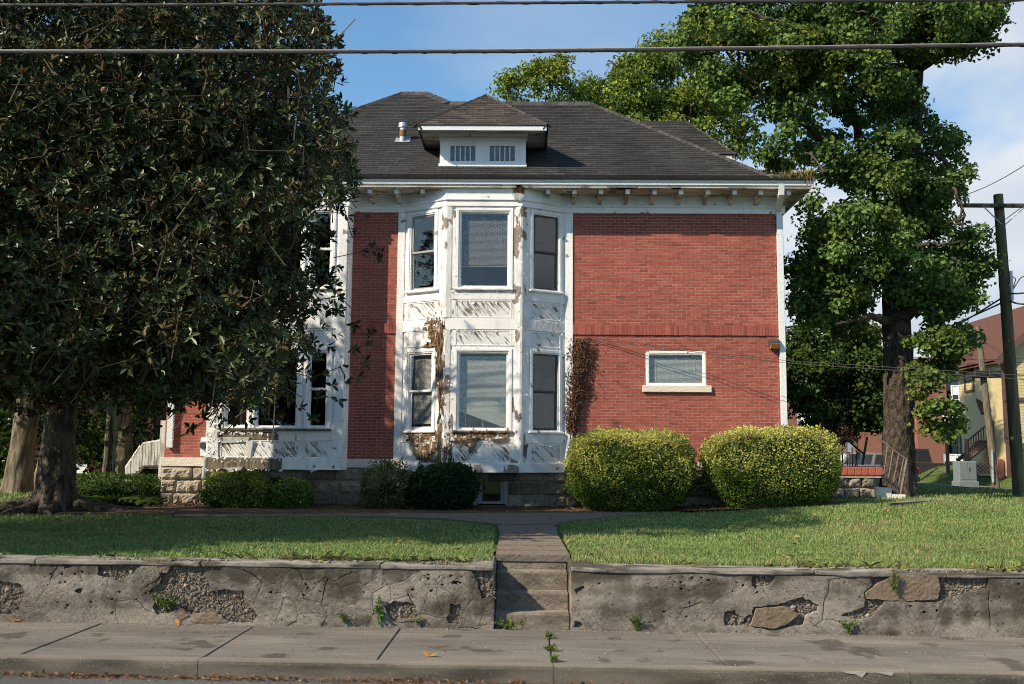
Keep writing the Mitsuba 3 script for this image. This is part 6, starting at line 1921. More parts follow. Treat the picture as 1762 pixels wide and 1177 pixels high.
# ------------------------------------------------------------------ things on and around the house, street objects
# wall lamp
k = numbered('wall_lamp'); tag(k, 'bronze wedge shaped lamp on the brick near the downspout', 'lamp')
x0, x1 = at(1322, 594, YW)[0], at(1338, 594, YW)[0]; z0, z1 = zw(601, 1330), zw(585, 1330)
prof = Polygon([(0, z0 + .02), (0, z1), (.14, z1), (.2, z0 + .14), (.2, z0 + .11)])
pf = Frame((x0, YW - .012, 0), (0, -1, 0)); scene[k] = mikit.ply(MB().prism(pf, prof, -(x1 - x0), 0).arrays()[:2], 'lamp_bronze')
lens = Polygon([(0.0, z0), (.0, z0 + .019), (.2, z0 + .109), (.225, z0 + .10), (.17, z0 + .005)])
MB().prism(pf, lens, -(x1 - x0) + .012, -.012).put(k + '__lens', 'lamp_lens')
# electric meter with conduit
k = numbered('electric_meter'); tag(k, 'grey electric meter box with a conduit on the wall by the left bay', 'meter')
a, b = at(345.5, 785, YW - .1), at(357.5, 753, YW - .1)
scene[k] = mikit.ply(MB().box(a[0], b[0], YW - .16, YW - .012, a[2], b[2], ch=.012).arrays()[:2], 'white_metal')
cm = np.array([(a[0] + b[0]) / 2 + .02, YW - .16, (a[2] + b[2]) / 2 + .03])
MB().tube([cm, cm + [0, -.05, 0]], .095, 20).put(k + '__ring', 'galv', smooth=40); MB().tube([cm + [0, -.05, 0], cm + [0, -.12, 0]], [.078, .07], 20).put(k + '__dial', 'glass_dark', smooth=40)
MB().tube([[cm[0] + .02, YW - .08, b[2] - .01], [cm[0] + .02, YW - .08, 5.0]], .028, 10).put(k + '__conduit', 'galv', smooth=40)
MB().tube([[cm[0] + .02, YW - .15, a[2] + .01], [cm[0] + .02, YW - .15, a[2] - .28]], .03, 10).put(k + '__conduit', 'galv', smooth=40)
MB().tube([[cm[0] + .02, YW - .15, a[2] - .25], [cm[0] + .02, YW - .15, a[2] - .5]], .055, 10).put(k + '__conduit_fitting', 'galv', smooth=40)
MB().tube([[cm[0] + .1, YW - .15, a[2] - .5], [cm[0] + .09, YW - .16, .7]], .012, 6).put(k + '__ground_rod', 'galv')


def hang(pts, r, key='', lash=0, n=8, sag=0.0, mt='cable', res=None):
    P_ = np.array(pts, float); m_ = res or max(8, 8 * (len(P_) - 1))
    t = np.linspace(0, len(P_) - 1, m_); q = np.stack([np.interp(t, np.arange(len(P_)), P_[:, j]) for j in range(3)], 1)
    u = t / (len(P_) - 1); q[:, 2] -= sag * 4 * u * (1 - u)
    mm = MB(); mm.tube(q, r, n)
    if lash:
        L = np.linalg.norm(P_[-1] - P_[0]); s = np.linspace(0, 1, int(L * 26)); ph = s * L / lash * 2 * np.pi
        c = np.stack([np.interp(s, u, q[:, j]) for j in range(3)], 1) + np.column_stack([s * 0, np.cos(ph), np.sin(ph)]) * (r * 1.02)
        mm.tube(c, .004, 4)
    return mm


def wire(label, pts, r, **kw):
    mt = kw.pop('mt', 'cable')
    return tag(hang(pts, r, **kw).put('overhead_wire', mt, smooth=40), label, 'wire')


def at2(px, py, Y):
    return at(px, py, Y)
mat('strand', (.30, .28, .27), .5, .5)
wire('thick spiral wrapped cable crossing the whole picture above the roof', [at(-300, 88.5, 8.6), at(400, 90, 8.6), at(881, 88.5, 8.6), at(1300, 84, 8.6), at(2060, 73, 8.6)], .0165, lash=.33, res=60)
wire('thin steel messenger strand riding on the thick cable', [at(-300, 85.5, 8.6), at(400, 86.6, 8.6), at(881, 85, 8.6), at(1300, 80.4, 8.6), at(2060, 69.6, 8.6)], .006, res=60, mt='strand')
wire('black cable along the very top edge of the picture', [at(-300, 9, 8.8), at(300, 8.5, 8.8), at(900, 5, 8.8), at(1300, 2.5, 8.8), at(2060, -2, 8.8)], .014, lash=.5, res=60)
# service wires on the brick
w0 = at(1012, 580, YW - .03)
wire('upper of two black service wires leaving the vine across the brick wall', [w0, at(1190, 602, YW - .45), at(1358, 621, YW - 1.0), at(1900, 655, 18.5)], .006, res=30)
wire('lower of two black service wires leaving the vine across the brick wall', [w0 - [0, 0, .04], at(1190, 605, YW - .5), at(1358, 625, YW - 1.05), at(1900, 662, 18.4)], .006, res=30)
a = at(322, 650, YW - .3)
k = hang([at(297, 742, YW - .1), at(312, 725, YW - .15), at(318, 700, YW - .25), at(322, 640, YW - .3)], .012).put('loose_cable', 'cable', smooth=40); tag(k, 'loose black cable dangling on the brick beside the meter', 'cable')

# --- utility pole
def pole_mat():
    mat('pole_wood', P(lambda p, n, uv: mikit.mix((0.055, 0.048, 0.03), (0.155, 0.14, 0.085), sm(.2, .8, fb(p.x * 9, p.y * 9, p.z * .8, octaves=4)))), .95, .2, h_bark, .01)
pole_mat()
UP = numbered('utility_pole'); tag(UP, 'mossy wooden utility pole with a crossarm at the right edge', 'pole')
YP = 24.6; pb = at(1755, 854, YP); pt = at(1717.5, 335, YP); pb[2] = .5
MB().tube([pb, pb * .5 + pt * .5, pt], [.148, .137, .115], 18, lump=.04).put(UP + '__shaft', 'pole_wood', smooth=True)
ca, cb = at(1655, 356, YP - .2), at(1790, 352, YP - .2); cz = (ca[2] + cb[2]) / 2
MB().box(ca[0], cb[0], YP - .27, YP - .15, cz - .045, cz + .045, ch=.01).put(UP + '__crossarm', 'pole_wood')
for sx in (-.54, .54):
    MB().tube([[pt[0] + sx, YP - .29, cz - .02], [pt[0] + sx * .1, YP - .2, cz - .47]], .014, 6).put(UP + '__brace', 'galv')
MB().tube([[ca[0] + .08, YP - .21, cz + .05], [ca[0] + .08, YP - .21, cz + .14], [ca[0] + .08, YP - .21, cz + .2], [ca[0] + .08, YP - .21, cz + .3]], [.015, .05, .035, .04], 10).put(UP + '__insulator', 'grey_box', smooth=40)
MB().box(at(1729, 500, YP)[0], at(1733, 500, YP)[0], YP - .32, YP - .2, at(1731, 520, YP)[2], at(1731, 470, YP)[2]).put(UP + '__bracket', 'galv')
iz = ca + [.08, 0, .3]
for lb, pts, r, sg in (
    ('wire running from the crossarm up to the right edge', [iz, at(1800, 258, 20)], .009, .1), ('wire from the crossarm running back behind the maple', [iz, at(1560, 420, 52)], .012, .15),
    ('thin wire passing the utility pole below the crossarm to the right', [at(1640, 430, 33), at(1800, 325, 20)], .009, .1),
    ('upper thick cable from the utility pole across the maple to the leaning pole', [at(1728, 510, YP), at(1600, 582, 36), at(1461, 634, 55)], .022, .1),
    ('lower thick cable from the utility pole across the maple trunk', [at(1728, 519, YP), at(1620, 560, 34), at(1540, 600, 42), at(1461, 642, 55)], .022, .15),
    ('upper thick cable from the utility pole to the right edge', [at(1735, 505, YP), at(1800, 494, 21)], .022, .05), ('lower looping cable from the utility pole to the right edge', [at(1738, 518, YP), at(1800, 510, 21)], .022, .12),
    ('straight wire past the lamp post at house eave height', [at(1470, 618, 56), at(1694, 619, 46), at(1800, 614, 42)], .02, 0), ('second straight wire just below it past the lamp post', [at(1470, 628, 56), at(1694, 626, 46), at(1800, 622, 42)], .02, 0),
    ('thick low cable from the lamp post behind the maple trunk', [at(1694, 640, 46), at(1600, 662, 50), at(1469, 676, 56)], .04, 0.1), ('low cable from the lamp post to the right edge', [at(1698, 640, 46), at(1800, 646, 43)], .03, 0.05)):
    wire(lb, pts, r, sag=sg, n=6)
wire('looping wire hanging beside the pole bracket', [at(1735, 470, YP - .2), at(1748, 480, YP - .2), at(1742, 500, YP - .2), at(1756, 478, YP - .2), at(1770, 472, YP - .4), at(1800, 462, 22)], .012, res=30)
k = numbered('street_lamp'); tag(k, 'leaning wooden street lamp post with a grey lamp head on a curved arm', 'street lamp')
YL = 46.0; lb_, lt = at(1715, 838, YL), at(1682, 562, YL)
MB().tube([lb_ - [0, 0, .4], lt], [.17, .13], 14, lump=.05).put(k + '__post', 'graywood', smooth=True)
MB().tube([at(1684, 572, YL), at(1670, 565, YL - .2), at(1650, 561, YL - .3), at(1634, 562, YL - .4)], .045, 8).put(k + '__arm', 'galv', smooth=40)
h = at(1619, 563.5, YL - .4); hv = trimesh.creation.icosphere(subdivisions=3).vertices * [.46, .2, .13]; MB().add(h + hv, trimesh.creation.icosphere(subdivisions=3).faces).put(k + '__lamp_head', 'white_metal', smooth=True)
for px, w_ in ((1683, 16), (1707, 10)):
    q = at(px, 645, YL); MB().box(q[0] - .3, q[0] + .3, YL - .35, YL - .12, q[2] - .17, q[2] + .17, ch=.05).put(k + '__splice_box', 'black_rubber')
MB().tube([at(1709, 830, YL - .2), at(1707, 775, YL - .2)], .05, 8).put(k + '__conduit', 'galv', smooth=40)
k = numbered('leaning_pole'); tag(k, 'thin weathered wooden pole leaning behind the porch railing', 'pole')
MB().tube([at(1476, 815, 56) * [1, 1, 1] - [0, 0, .5], at(1461, 629, 56)], [.17, .13], 12, lump=.05).put(k + '__shaft', 'rust_wood', smooth=True) if False else MB().tube([at(1476, 815, 56) - [0, 0, .5], at(1461, 629, 56)], [.17, .13], 12, lump=.05).put(k + '__shaft', 'graywood', smooth=True)
k = numbered('utility_cabinet'); tag(k, 'pale grey steel utility cabinet at the kerb of the side street', 'cabinet')
YC = 46.5; a, b = at(1651.5, 834, YC), at(1680.5, 793.5, YC)
scene[k] = mikit.ply(MB().box(a[0], b[0], YC, YC + .7, a[2], b[2], ch=.03).arrays()[:2], 'grey_box')
MB().box(a[0] + .04, (a[0] + b[0]) / 2 - .01, YC - .02, YC - .002, a[2] + .25, b[2] - .08, ch=.008).put(k + '__door', 'grey_box'); MB().box((a[0] + b[0]) / 2 + .01, b[0] - .04, YC - .02, YC - .002, a[2] + .25, b[2] - .08, ch=.008).put(k + '__door', 'grey_box')
MB().box(a[0] - .05, b[0] + .05, YC - .06, YC + .76, a[2] - .2, a[2] + .16, ch=.02).put(k + '__base', 'grey_box')
MB().tube([[(a[0] + b[0]) / 2 + .05, YC - .05, a[2] + .62], [(a[0] + b[0]) / 2 + .05, YC - .05, a[2] + .8]], .015, 6).put(k + '__handle', 'iron')
k = numbered('street_sign'); tag(k, 'small grey sign on a post seen through the porch railing', 'sign')
a, b = at(1456, 778, 44), at(1467, 762, 44); scene[k] = mikit.ply(MB().box(a[0], b[0], 44, 44.02, a[2], b[2], ch=.004).arrays()[:2], 'galv')
MB().tube([[(a[0] + b[0]) / 2, 44.05, b[2] + .05], [(a[0] + b[0]) / 2, 44.05, .4]], .035, 6).put(k + '__post', 'iron')


# --- cars
def car(label, pos, head, body, cat='car', L=4.6, W=1.85, Hh=1.75, bed=False):
    k = numbered('parked_car'); tag(k, label, cat)
    U = np.array([math.cos(head), math.sin(head), 0]); S = np.array([-U[1], U[0], 0]); O = np.array(pos, float)
    fr = Frame(O, U)                              # u along, v up, d to the right side
    low = Polygon([(-L / 2, .32), (-L / 2 + .04, .78), (-L / 2 + .1, .98), (L / 2 - 1.35, 1.0), (L / 2 - .12, .86), (L / 2, .6), (L / 2 - .02, .3), (L / 2 - .5, .24), (-L / 2 + .5, .24)])
    arches = [Point(-L * .30, .34).buffer(.4), Point(L * .31, .34).buffer(.4)]
    low = low.difference(unary_union(arches)).buffer(.03).buffer(-.03)
    m = MB()
    for d0, d1, sh in ((-W / 2, W / 2, 0),):
        m.prism(fr, low, d0, d1)
    scene[k + '__body'] = mikit.ply(trimesh_round(m), body, smooth=35); _used[k + '__body'] = 0
    if bed:
        roof = [(-.55, 1.0), (-.4, Hh), (.75, Hh), (1.3, 1.0)]
    else:
        roof = [(-L / 2 + .12, 1.0), (-L / 2 + .42, Hh - .04), (.35, Hh), (L / 2 - 1.4, 1.0)]
    a = np.array(roof); wi = [W / 2 - .04, W / 2 - .2, W / 2 - .2, W / 2 - .04]
    v = np.vstack([fr.p(a[:, 0], a[:, 1], np.array(wi)), fr.p(a[:, 0], a[:, 1], -np.array(wi))])
    MB().add(v, [[0, 3, 2], [0, 2, 1], [4, 5, 6], [4, 6, 7], [0, 1, 5], [0, 5, 4], [1, 2, 6], [1, 6, 5], [2, 3, 7], [2, 7, 6]]).put(k + '__cabin', body)
    for sgn in (1, -1):
        for f0, f1 in ((.06, .48), (.53, .94)):
            def sp(f_, g):
                lo = a[0] + (a[3] - a[0]) * f_; hi = a[1] + (a[2] - a[1]) * f_; q = lo + (hi - lo) * g; w_ = (wi[0] + (wi[1] - wi[0]) * g + .008) * sgn
                return fr.p(q[0], q[1], w_)
            vv = np.array([sp(f0, .12), sp(f1, .12), sp(f1, .88), sp(f0, .88)]); MB().add(vv, [[0, 1, 2], [0, 2, 3]]).put(k + '__window', 'glass_dark')
    for (p_, q_, off) in ((a[0], a[1], (-.008, .004)), (a[3], a[2], (.008, .004))):
        s0, s1 = p_ + (q_ - p_) * .12 + off, p_ + (q_ - p_) * .88 + off
        vv = np.array([fr.p(s0[0], s0[1], wi[0] - .12), fr.p(s0[0], s0[1], -wi[0] + .12), fr.p(s1[0], s1[1], -wi[1] + .08), fr.p(s1[0], s1[1], wi[1] - .08)]); MB().add(vv, [[0, 1, 2], [0, 2, 3]]).put(k + '__window', 'glass_dark')
    for u in (-L * .30, L * .31):
        for sgn in (1, -1):
            c0 = fr.p(u, .34, sgn * (W / 2 - .24)); c1 = fr.p(u, .34, sgn * (W / 2 - .01))
            wk = MB().tube([c0, c1], .34, 22).put(k + '__wheel', 'black_rubber', smooth=40); MB().tube([c1, c1 + (c1 - c0) * .06], .2, 16).put(wk + '__rim', 'chrome', smooth=40)
    for sgn in (1, -1):
        MB().obox(fr, -L / 2 - .012, -L / 2 + .1, .72, .96, sgn * (W / 2 - .12) - .09, sgn * (W / 2 - .12) + .09).put(k + '__tail_light', 'red_lens')
        MB().obox(fr, L / 2 - .16, L / 2 - .02, .62, .76, sgn * (W / 2 - .22) - .16, sgn * (W / 2 - .22) + .16).put(k + '__headlight', 'chrome')
        MB().obox(fr, .7, .86, 1.02, 1.18, sgn * (W / 2 + .1) - .1, sgn * (W / 2 + .1) + .1, ch=.03).put(k + '__mirror', body)
    MB().obox(fr, -L / 2 - .06, -L / 2 + .05, .36, .55, -W / 2 + .05, W / 2 - .05, ch=.03).put(k + '__bumper', 'chrome' if bed else 'black_rubber')


def trimesh_round(m):
    v, f, _ = m.arrays()
    return v, f


car('dark blue car parked behind the porch railing', (at(1482, 790, 45)[0], 45, .62), math.radians(150), 'car_blue', Hh=1.6, L=4.5)
car('dark grey pickup parked on the far street right of the maple trunk', (at(1580, 790, 62)[0], 62, .78), math.radians(175), 'car_grey', bed=True, Hh=1.85, L=5.3, W=1.95, cat='pickup')

# --- yellow house across the side street
Y2 = numbered('yellow_house'); tag(Y2, 'yellow clapboard house with brown trim and a maroon roof at the right edge', 'house')
YA, YB2 = 50.0, 53.0
xa = at(1727, 700, YA)[0]; zg = 1.45
zt_a = at(1727, 612, YA)[2]
def siding(key, fr, u0, u1, v0, v1, holes=None, clip=None):
    """lap siding: each board its own piece"""
    v = v0
    while v < v1 - .02:
        g = sbox(u0, v, u1, min(v + .15, v1))
        if clip is not None:
            g = g.intersection(clip)
        if holes is not None:
            g = g.difference(holes)
        for q in getattr(g, 'geoms', [g]):
            if q.geom_type != 'Polygon' or q.area < .01:
                continue
            xy = np.array(q.exterior.coords)[:-1]
            if np.cross(xy[1] - xy[0], xy[2] - xy[1]) < 0:
                xy = xy[::-1]
            n = len(xy); t = (xy[:, 1] - v) / .15
            top = fr.p(xy[:, 0], xy[:, 1], .022 - .018 * t); bot = fr.p(xy[:, 0], xy[:, 1], -.004); f = [[0, j, j + 1] for j in range(1, n - 1)]
            for j in range(n):
                kk = (j + 1) % n; f += [[j, n + j, n + kk], [j, n + kk, kk]]
            MB().add(np.vstack([top, bot]), f).put(key + '__clapboard', 'yellow_siding')
        v += .15
def ywindow(fr, u0, u1, v0, v1):
    k = numbered(Y2 + '__window'); c = .14; m = MB()
    m.obox(fr, u0 - c, u0, v0 - c, v1 + c, 0, .06); m.obox(fr, u1, u1 + c, v0 - c, v1 + c, 0, .06); m.obox(fr, u0, u1, v1, v1 + c, 0, .058); m.obox(fr, u0, u1, v0 - c, v0, 0, .058)
    m.obox(fr, u0, u1, (v0 + v1) / 2 - .04, (v0 + v1) / 2 + .04, -.02, .03)
    scene[k] = mikit.ply(m.arrays()[:2], 'brown_trim')
    MB().obox(fr, u0, u1, v0, v1, -.06, -.02).put(k + '__pane', 'glass_dark'); MB().obox(fr, u0 + .05, u1 - .05, v0 + (v1 - v0) * .45, v1 - .05, -.018, -.012).put(k + '__shade', 'white')
fa, fb2 = Frame((0, YA, 0), (1, 0, 0)), Frame((0, YB2, 0), (1, 0, 0))
z_m0, z_m1 = at(1740, 690, YA)[2], at(1740, 684, YA)[2]; zfb = at(1740, 762, YA)[2]
gx1 = xa + 6.2; gpk = (xa + gx1) / 2; gz = zt_a + 2.9
gab = Polygon([(xa, zg - .3), (gx1, zg - .3), (gx1, zt_a), (gpk, gz), (xa, zt_a)])
wins_a = [(at(1731, 0, YA)[0], at(1740.5, 0, YA)[0], at(1735, 744, YA)[2], at(1735, 708, YA)[2]), (at(1754, 0, YA)[0], at(1770, 0, YA)[0], at(1735, 742, YA)[2], at(1735, 704, YA)[2])]
wh = unary_union([sbox(a, c, b, d) for a, b, c, d in wins_a])
m = MB().prism(fa, gab.difference(wh), -.2, -.005)
m.box(gx1 - .01, gx1 + .1, YA + .2, YA + 10, zg - .3, zt_a); m.box(xa - .0, xa + .1, YA + .2, YB2, zg - .3, zt_a)
WYK = m.put(Y2 + '__wall', 'yellow_siding')
siding(WYK, fa, xa + .12, gx1, zfb, z_m0, wh); siding(WYK, fa, xa + .12, gx1, z_m1, gz, None, gab)
MB().obox(fa, xa - .04, gx1, z_m0, z_m1, 0, .12).put(Y2 + '__belt_board', 'brown_trim'); MB().obox(fa, xa - .05, xa + .12, zfb, zt_a, 0, .06).put(Y2 + '__corner_board', 'brown_trim')
MB().obox(fa, xa, gx1, zg - .4, zfb, 0, .03).put(Y2 + '__skirt', 'brown_trim')
for w_ in wins_a:
    ywindow(fa, *w_)
# gable roof: two slopes with a barge board
m = MB(); o = .45
A0, A1, AP = np.array([xa - o, YA - .4, zt_a - o * .9]), np.array([gx1 + o, YA - .4, zt_a - o * .9]), np.array([gpk, YA - .4, gz + .05]); back = np.array([0, 11, 0])
m.add([A0, AP, AP + back, A0 + back, A1, A1 + back], [[0, 1, 2], [0, 2, 3], [1, 4, 5], [1, 5, 2]]); up_ = np.array([0, 0, .16]); m.add([A0 + up_, AP + up_, AP + back + up_, A0 + back + up_, A1 + up_, A1 + back + up_], [[0, 1, 2], [0, 2, 3], [1, 4, 5], [1, 5, 2]])
RYK = m.put(Y2 + '__roof', 'brown_roof')
for P0_, P1_ in ((A0, AP), (AP, A1)):
    d_ = norm(P1_ - P0_); fr = Frame(P0_, d_, norm(np.cross([0, -1, 0], d_))); MB().obox(fr, 0, np.linalg.norm(P1_ - P0_), -.16, .17, -.03, .03).put(Y2 + '__barge_board', 'brown_trim')
# rear wing on the left with its own slope
xw0, xw1 = at(1690, 700, YB2)[0], xa + 4
zt_b = at(1700, 626, YB2)[2]
wn2 = [(at(1711.5, 0, YB2)[0], at(1720, 0, YB2)[0], at(1715, 671, YB2)[2], at(1715, 634, YB2)[2])]
door = sbox(at(1706, 0, YB2)[0], at(1706, 757, YB2)[2], at(1722, 0, YB2)[0], at(1706, 712, YB2)[2])
wh2 = unary_union([sbox(a, c, b, d) for a, b, c, d in wn2] + [door])
m = MB().prism(fb2, sbox(xw0, zg - .5, xw1, zt_b).difference(wh2), -.2, -.005); m.box(xw0, xw0 + .1, YB2 + .2, YB2 + 2.6, zg - .5, zt_b)
WYK2 = m.put(Y2 + '__wall', 'yellow_siding'); siding(WYK2, fb2, xw0 + .1, xw1, at(1700, 762, YB2)[2], zt_b, wh2)
for w_ in wn2:
    ywindow(fb2, *w_)
fsd = Frame((xw0, YB2 + 2.6, 0), (0, -1, 0)); ywindow(fsd, .8, 1.7, at(1675, 668, YB2)[2], at(1675, 636, YB2)[2])
siding(WYK2, fsd, 0, 2.58, at(1700, 762, YB2)[2], zt_b)
q = door.bounds; MB().obox(fb2, q[0], q[2], q[1], q[3], -.1, -.03).put(Y2 + '__door', 'brown_trim')
zr = at(1700, 574, YB2 + 3)[2]
MB().add([[xw0 - .4, YB2 - .5, zt_b - .1], [xw1 + .3, YB2 - .5, zt_b - .1], [xw1 + .3, YB2 + 3.2, zr], [xw0 - .3, YB2 + 3.2, zr], [xw0 - .4, YB2 + 5, zt_b - .1]], [[0, 1, 2], [0, 2, 3], [0, 3, 4]]).put(Y2 + '__roof', 'brown_roof')
MB().box(xw0 - .4, xa, YB2 - .52, YB2 - .46, zt_b - .32, zt_b - .1).put(Y2 + '__fascia', 'brown_trim')
# porch canopy, deck, stair and lattice
p0_, p1_ = at(1687, 711, YB2 - 1.6), at(1725, 686, YB2 - 1.6)
cz0, cz1 = p0_[2], p1_[2]
m = MB().add([[p0_[0], YB2 - 1.7, cz0], [p1_[0], YB2 - 1.7, cz0 + .5], [p1_[0], YB2 - .02, cz1 + .5], [p0_[0] + .5, YB2 - .02, cz1 + .1]], [[0, 1, 2], [0, 2, 3]]); m.add([[p0_[0], YB2 - 1.7, cz0 - .1], [p1_[0], YB2 - 1.7, cz0 + .4], [p1_[0], YB2 - .02, cz1 + .4], [p0_[0] + .5, YB2 - .02, cz1]], [[0, 2, 1], [0, 3, 2]])
m.put(Y2 + '__porch_canopy', 'brown_roof')
MB().tube([at(1722, 735, YB2 - .1), at(1708, 706, YB2 - 1.4)], .06, 4).put(Y2 + '__canopy_bracket', 'brown_trim')
YSt = YB2 - 1.9; s0, s1 = at(1663, 793, YSt), at(1706, 758, YSt)
ST = numbered(Y2 + '__porch_stair'); m = MB(); m.tube([s0, s1], .1, 4); m.tube([s0 + [0, 1.1, 0], s1 + [0, 1.1, 0]], .1, 4); m.box(s1[0], xa, YSt, YB2 - .02, s1[2] - .12, s1[2], ch=0); scene[ST] = mikit.ply(m.arrays()[:2], 'brown_trim')
ns = 9
for i in range(ns):
    q = s0 + (s1 - s0) * (i + .5) / ns; MB().box(q[0] - .16, q[0] + .16, YSt, YSt + 1.1, q[2] + .02, q[2] + .07).put(ST + '__tread', 'brown_trim')
hr = .95
for (A, B) in ((s0, s1), (s1, np.array([xa - .05, YSt, s1[2]]))):
    MB().tube([A + [0, -.03, hr], B + [0, -.03, hr]], .05, 4).put(ST + '__handrail', 'brown_trim')
    n_ = max(5, int(np.linalg.norm(B - A) / .16))
    for i in range(n_ + 1):
        q = A + (B - A) * i / n_; MB().box(q[0] - .022, q[0] + .022, YSt - .05, YSt - .01, q[2] + .05, q[2] + hr).put(ST + '__baluster', 'brown_trim')
for q in (s0, s1, np.array([s0[0] - .5, YSt + 1.1, s0[2] - .1])):
    MB().box(q[0] - .07, q[0] + .07, q[1] - .1, q[1] + .04, q[2] - .6, q[2] + hr + .15).put(ST + '__newel', 'brown_trim')
lat = Polygon([(s0[0] + .2, zg - .2), (xa, zg - .2), (xa, s1[2] - .13), (s1[0], s1[2] - .2)])
for sgn in (1, -1):
    m = MB()
    for c_ in np.arange(-6, 14, .2):
        ln_ = LineString([(s0[0] + c_ - sgn * 3, zg - 3), (s0[0] + c_ + sgn * 3, zg + 3)]).buffer(.028, cap_style=2).intersection(lat); m.prism(Frame((0, YSt + .05, 0), (1, 0, 0)), ln_, .012 * sgn, .012 * sgn + .011)
    m.put(ST + '__lattice', 'brown_trim')
MB().box(xa - .28, xa - .1, YA + .1, YA + .3, zg - .4, zg + .55).put(Y2 + '__pier', 'tile')

# --- brick apartment blocks far behind
def block(label, x0, x1, y0, z0, z1, wins, mt, depth=14):
    k = numbered('apartment_block'); tag(k, label, 'building'); fr = Frame((0, y0, 0), (1, 0, 0))
    hs = unary_union([sbox(*w) for w in wins]) if wins else Polygon()
    m = MB().prism(fr, sbox(x0, z0, x1, z1).difference(hs), -.3, 0); m.box(x0, x0 + .3, y0 + .3, y0 + depth, z0, z1); m.box(x1 - .3, x1, y0 + .3, y0 + depth, z0, z1); m.box(x0, x1, y0 + .31, y0 + depth, z1 - .3, z1 - .01)
    m.put(k + '__wall', mt); MB().box(x0 - .05, x1 + .05, y0 - .06, y0 + .3, z1, z1 + .25).put(k + '__coping', 'far_concrete')
    for a, c, b, d in wins:
        w = numbered(k + '__window'); q = MB(); f = .09; q.obox(fr, a, a + f, c, d, -.15, -.04); q.obox(fr, b - f, b, c, d, -.15, -.04); q.obox(fr, a + f, b - f, d - f, d, -.15, -.04); q.obox(fr, a + f, b - f, c, c + f, -.15, -.04); q.obox(fr, (a + b) / 2 - .04, (a + b) / 2 + .04, c + f, d - f, -.15, -.05)
        scene[w] = mikit.ply(q.arrays()[:2], 'white'); MB().obox(fr, a + f, b - f, c + f, d - f, -.14, -.1).put(w + '__pane', 'glass_dark'); MB().obox(fr, a + f, b - f, c + (d - c) * .35, d - f, -.098, -.09).put(w + '__shade', 'white')
        MB().obox(fr, a - .1, b + .1, c - .22, c, 0, .08).put(w + '__sill', 'far_concrete')
    return k, fr
YK = 84.0
xs0, xs1 = at(1345, 700, YK)[0], at(1618, 700, YK)[0]; zk0, zk1 = .3, at(1400, 634, YK)[2]
W_ = []
for px in (1372, 1408, 1440, 1475, 1510, 1545, 1590):
    for y0_, y1_ in ((737, 702), (680, 650), (800, 780)):
        a, b = at(px, y0_, YK), at(px + 26, y1_, YK); W_.append((a[0], a[2], b[0], b[2]))
block('long red brick apartment building far behind the trees on the right', xs0, xs1, YK, zk0, zk1, W_, 'far_brick')
xb0, xb1 = at(1575, 700, YK - 1)[0], at(1628, 700, YK - 1)[0]
block('taller brick block of the apartments with white railed edge beside the balconies', xb0, xb1, YK - 1.2, .3, at(1600, 632, YK)[2] + .5, [(at(a, 0, YK)[0], at(1598, c, YK)[2], at(b, 0, YK)[0], at(1598, d, YK)[2]) for a, b, c, d in ((1598, 1622, 737, 710), (1580, 1594, 737, 710), (1580, 1622, 800, 781), (1598, 1622, 690, 664))], 'far_brick')
k = numbered('apartment_block'); tag(k, 'concrete balcony front of the apartments left of the yellow house', 'building')
xc0, xc1 = at(1629, 700, YK)[0], at(1672, 700, YK)[0]
MB().box(xc0, xc1, YK + 1.5, YK + 10, .3, at(1640, 626, YK)[2]).put(k + '__wall', 'glass_dark')
for y_ in (640, 668, 697, 728):
    z_ = at(1640, y_, YK)[2]; MB().box(xc0, xc1, YK - .2, YK + 1.6, z_ - .2, z_).put(k + '__floor_slab', 'far_concrete'); MB().box(xc0, xc1, YK - .2, YK - .1, z_, z_ + .55).put(k + '__parapet', 'far_concrete')
for x_ in (xc0 + .1, xc1 - .3, (xc0 + xc1) / 2):
    MB().box(x_, x_ + .2, YK + .6, YK + .8, .3, at(1640, 628, YK)[2]).put(k + '__column', 'far_concrete')
# building behind the left trees, their shade put into its brick colour
block('brick building at the far left coloured dark in place of tree shade', -48, at(262, 780, 50)[0], 50, .4, 12, [(at(a, 0, 50)[0], at(10, c, 50)[2], at(b, 0, 50)[0], at(10, d, 50)[2]) for a, b, c, d in ((-60, 14, 825, 785), (52, 62, 800, 770), (155, 196, 822, 797), (60, 110, 740, 700))], 'shade_toned_brick')
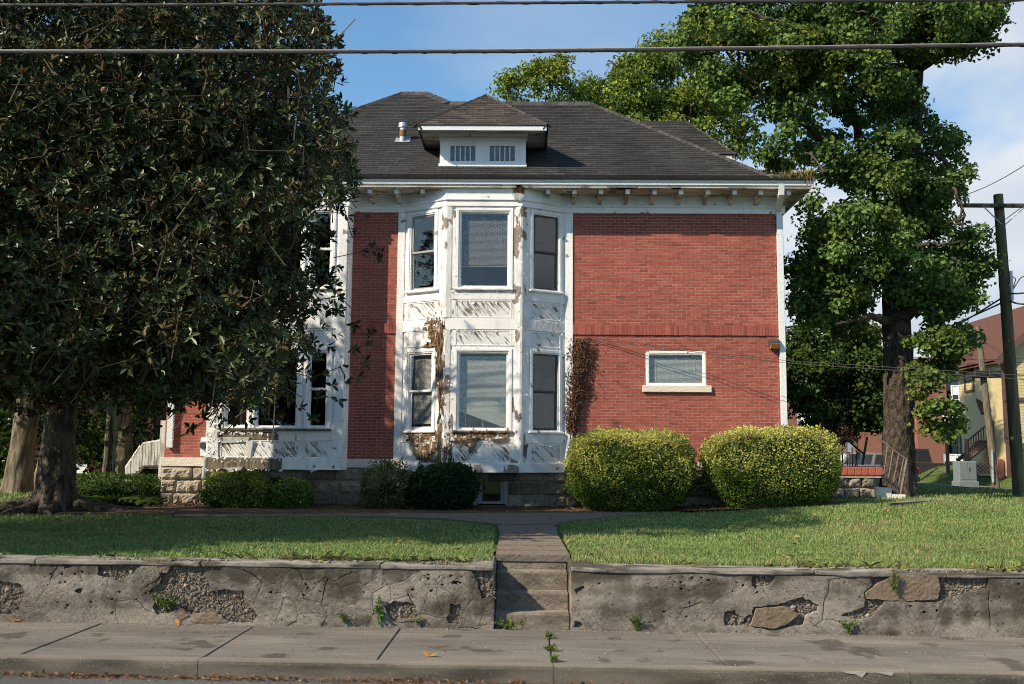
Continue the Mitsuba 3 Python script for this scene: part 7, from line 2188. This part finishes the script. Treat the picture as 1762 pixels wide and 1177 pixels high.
# wooden stair rail at the house's left side
k = numbered('porch_stair_rail'); tag(k, 'weathered white wooden stair railing against the left side of the house', 'railing')
YS2 = 23.6; a, b, c = at(219, 820, YS2), at(245, 764, YS2), at(283, 758, YS2); a2, b2 = at(222, 838, YS2), at(248, 800, YS2)
m = MB(); m.tube([at(217, 806, YS2), b, c], .045, 4); m.tube([at(221, 835, YS2), at(247, 801, YS2), at(283, 800, YS2)], .045, 4); scene[k] = mikit.ply(m.arrays()[:2], 'graywhite') if False else mikit.ply(m.arrays()[:2], 'white_wood')
mat('white_wood', P(lambda p, n, uv: mikit.mix((.25, .24, .22), (.52, .52, .5), sm(.3, .6, fb(p.x * 20, p.y * 20, p.z * 2.5, octaves=4)))), .85, .25)
for i in range(13):
    t = i / 12; px = 219 + t * 62; ty = np.interp(px, [217, 245, 283], [806, 764, 758]); by = np.interp(px, [221, 247, 283], [835, 801, 800])
    p_ = at(px, ty, YS2); q_ = at(px, by, YS2); MB().box(p_[0] - .03, p_[0] + .03, YS2 - .05, YS2 - .02, q_[2], p_[2]).put(k + '__baluster', 'white_wood')
q = at(281, 760, YS2); MB().box(q[0] - .06, q[0] + .06, YS2 - .08, YS2 + .06, .6, q[2] + .5).put(k + '__post', 'white_wood')
MB().box(at(247, 800, YS2)[0], at(290, 800, YS2)[0], YS2, YS2 + 1.2, at(260, 806, YS2)[2], at(260, 799, YS2)[2]).put(k + '__deck', 'graywood')

# shared phrases for things of a kind
for base, phrase in (('round_hedge', 'clipped round bushes along the front wall'), ('shrub', 'shrubs in the bed along the house'), ('overhead_wire', 'overhead wires and cables'), ('weed', 'weeds in the wall and pavement'),
                     ('shade_tree', 'trees around the house'), ('street_tree', 'trunks behind the big tree'), ('fallen_leaf', 'fallen leaves on the pavement'), ('parked_car', 'vehicles parked along the far street'),
                     ('apartment_block', 'brick buildings far behind'), ('retaining_wall', 'retaining walls along the pavement')):
    for k in list(labels):
        if k == base or (k.startswith(base + '_') and k[len(base) + 1:].isdigit()):
            labels[k].setdefault('group', phrase)
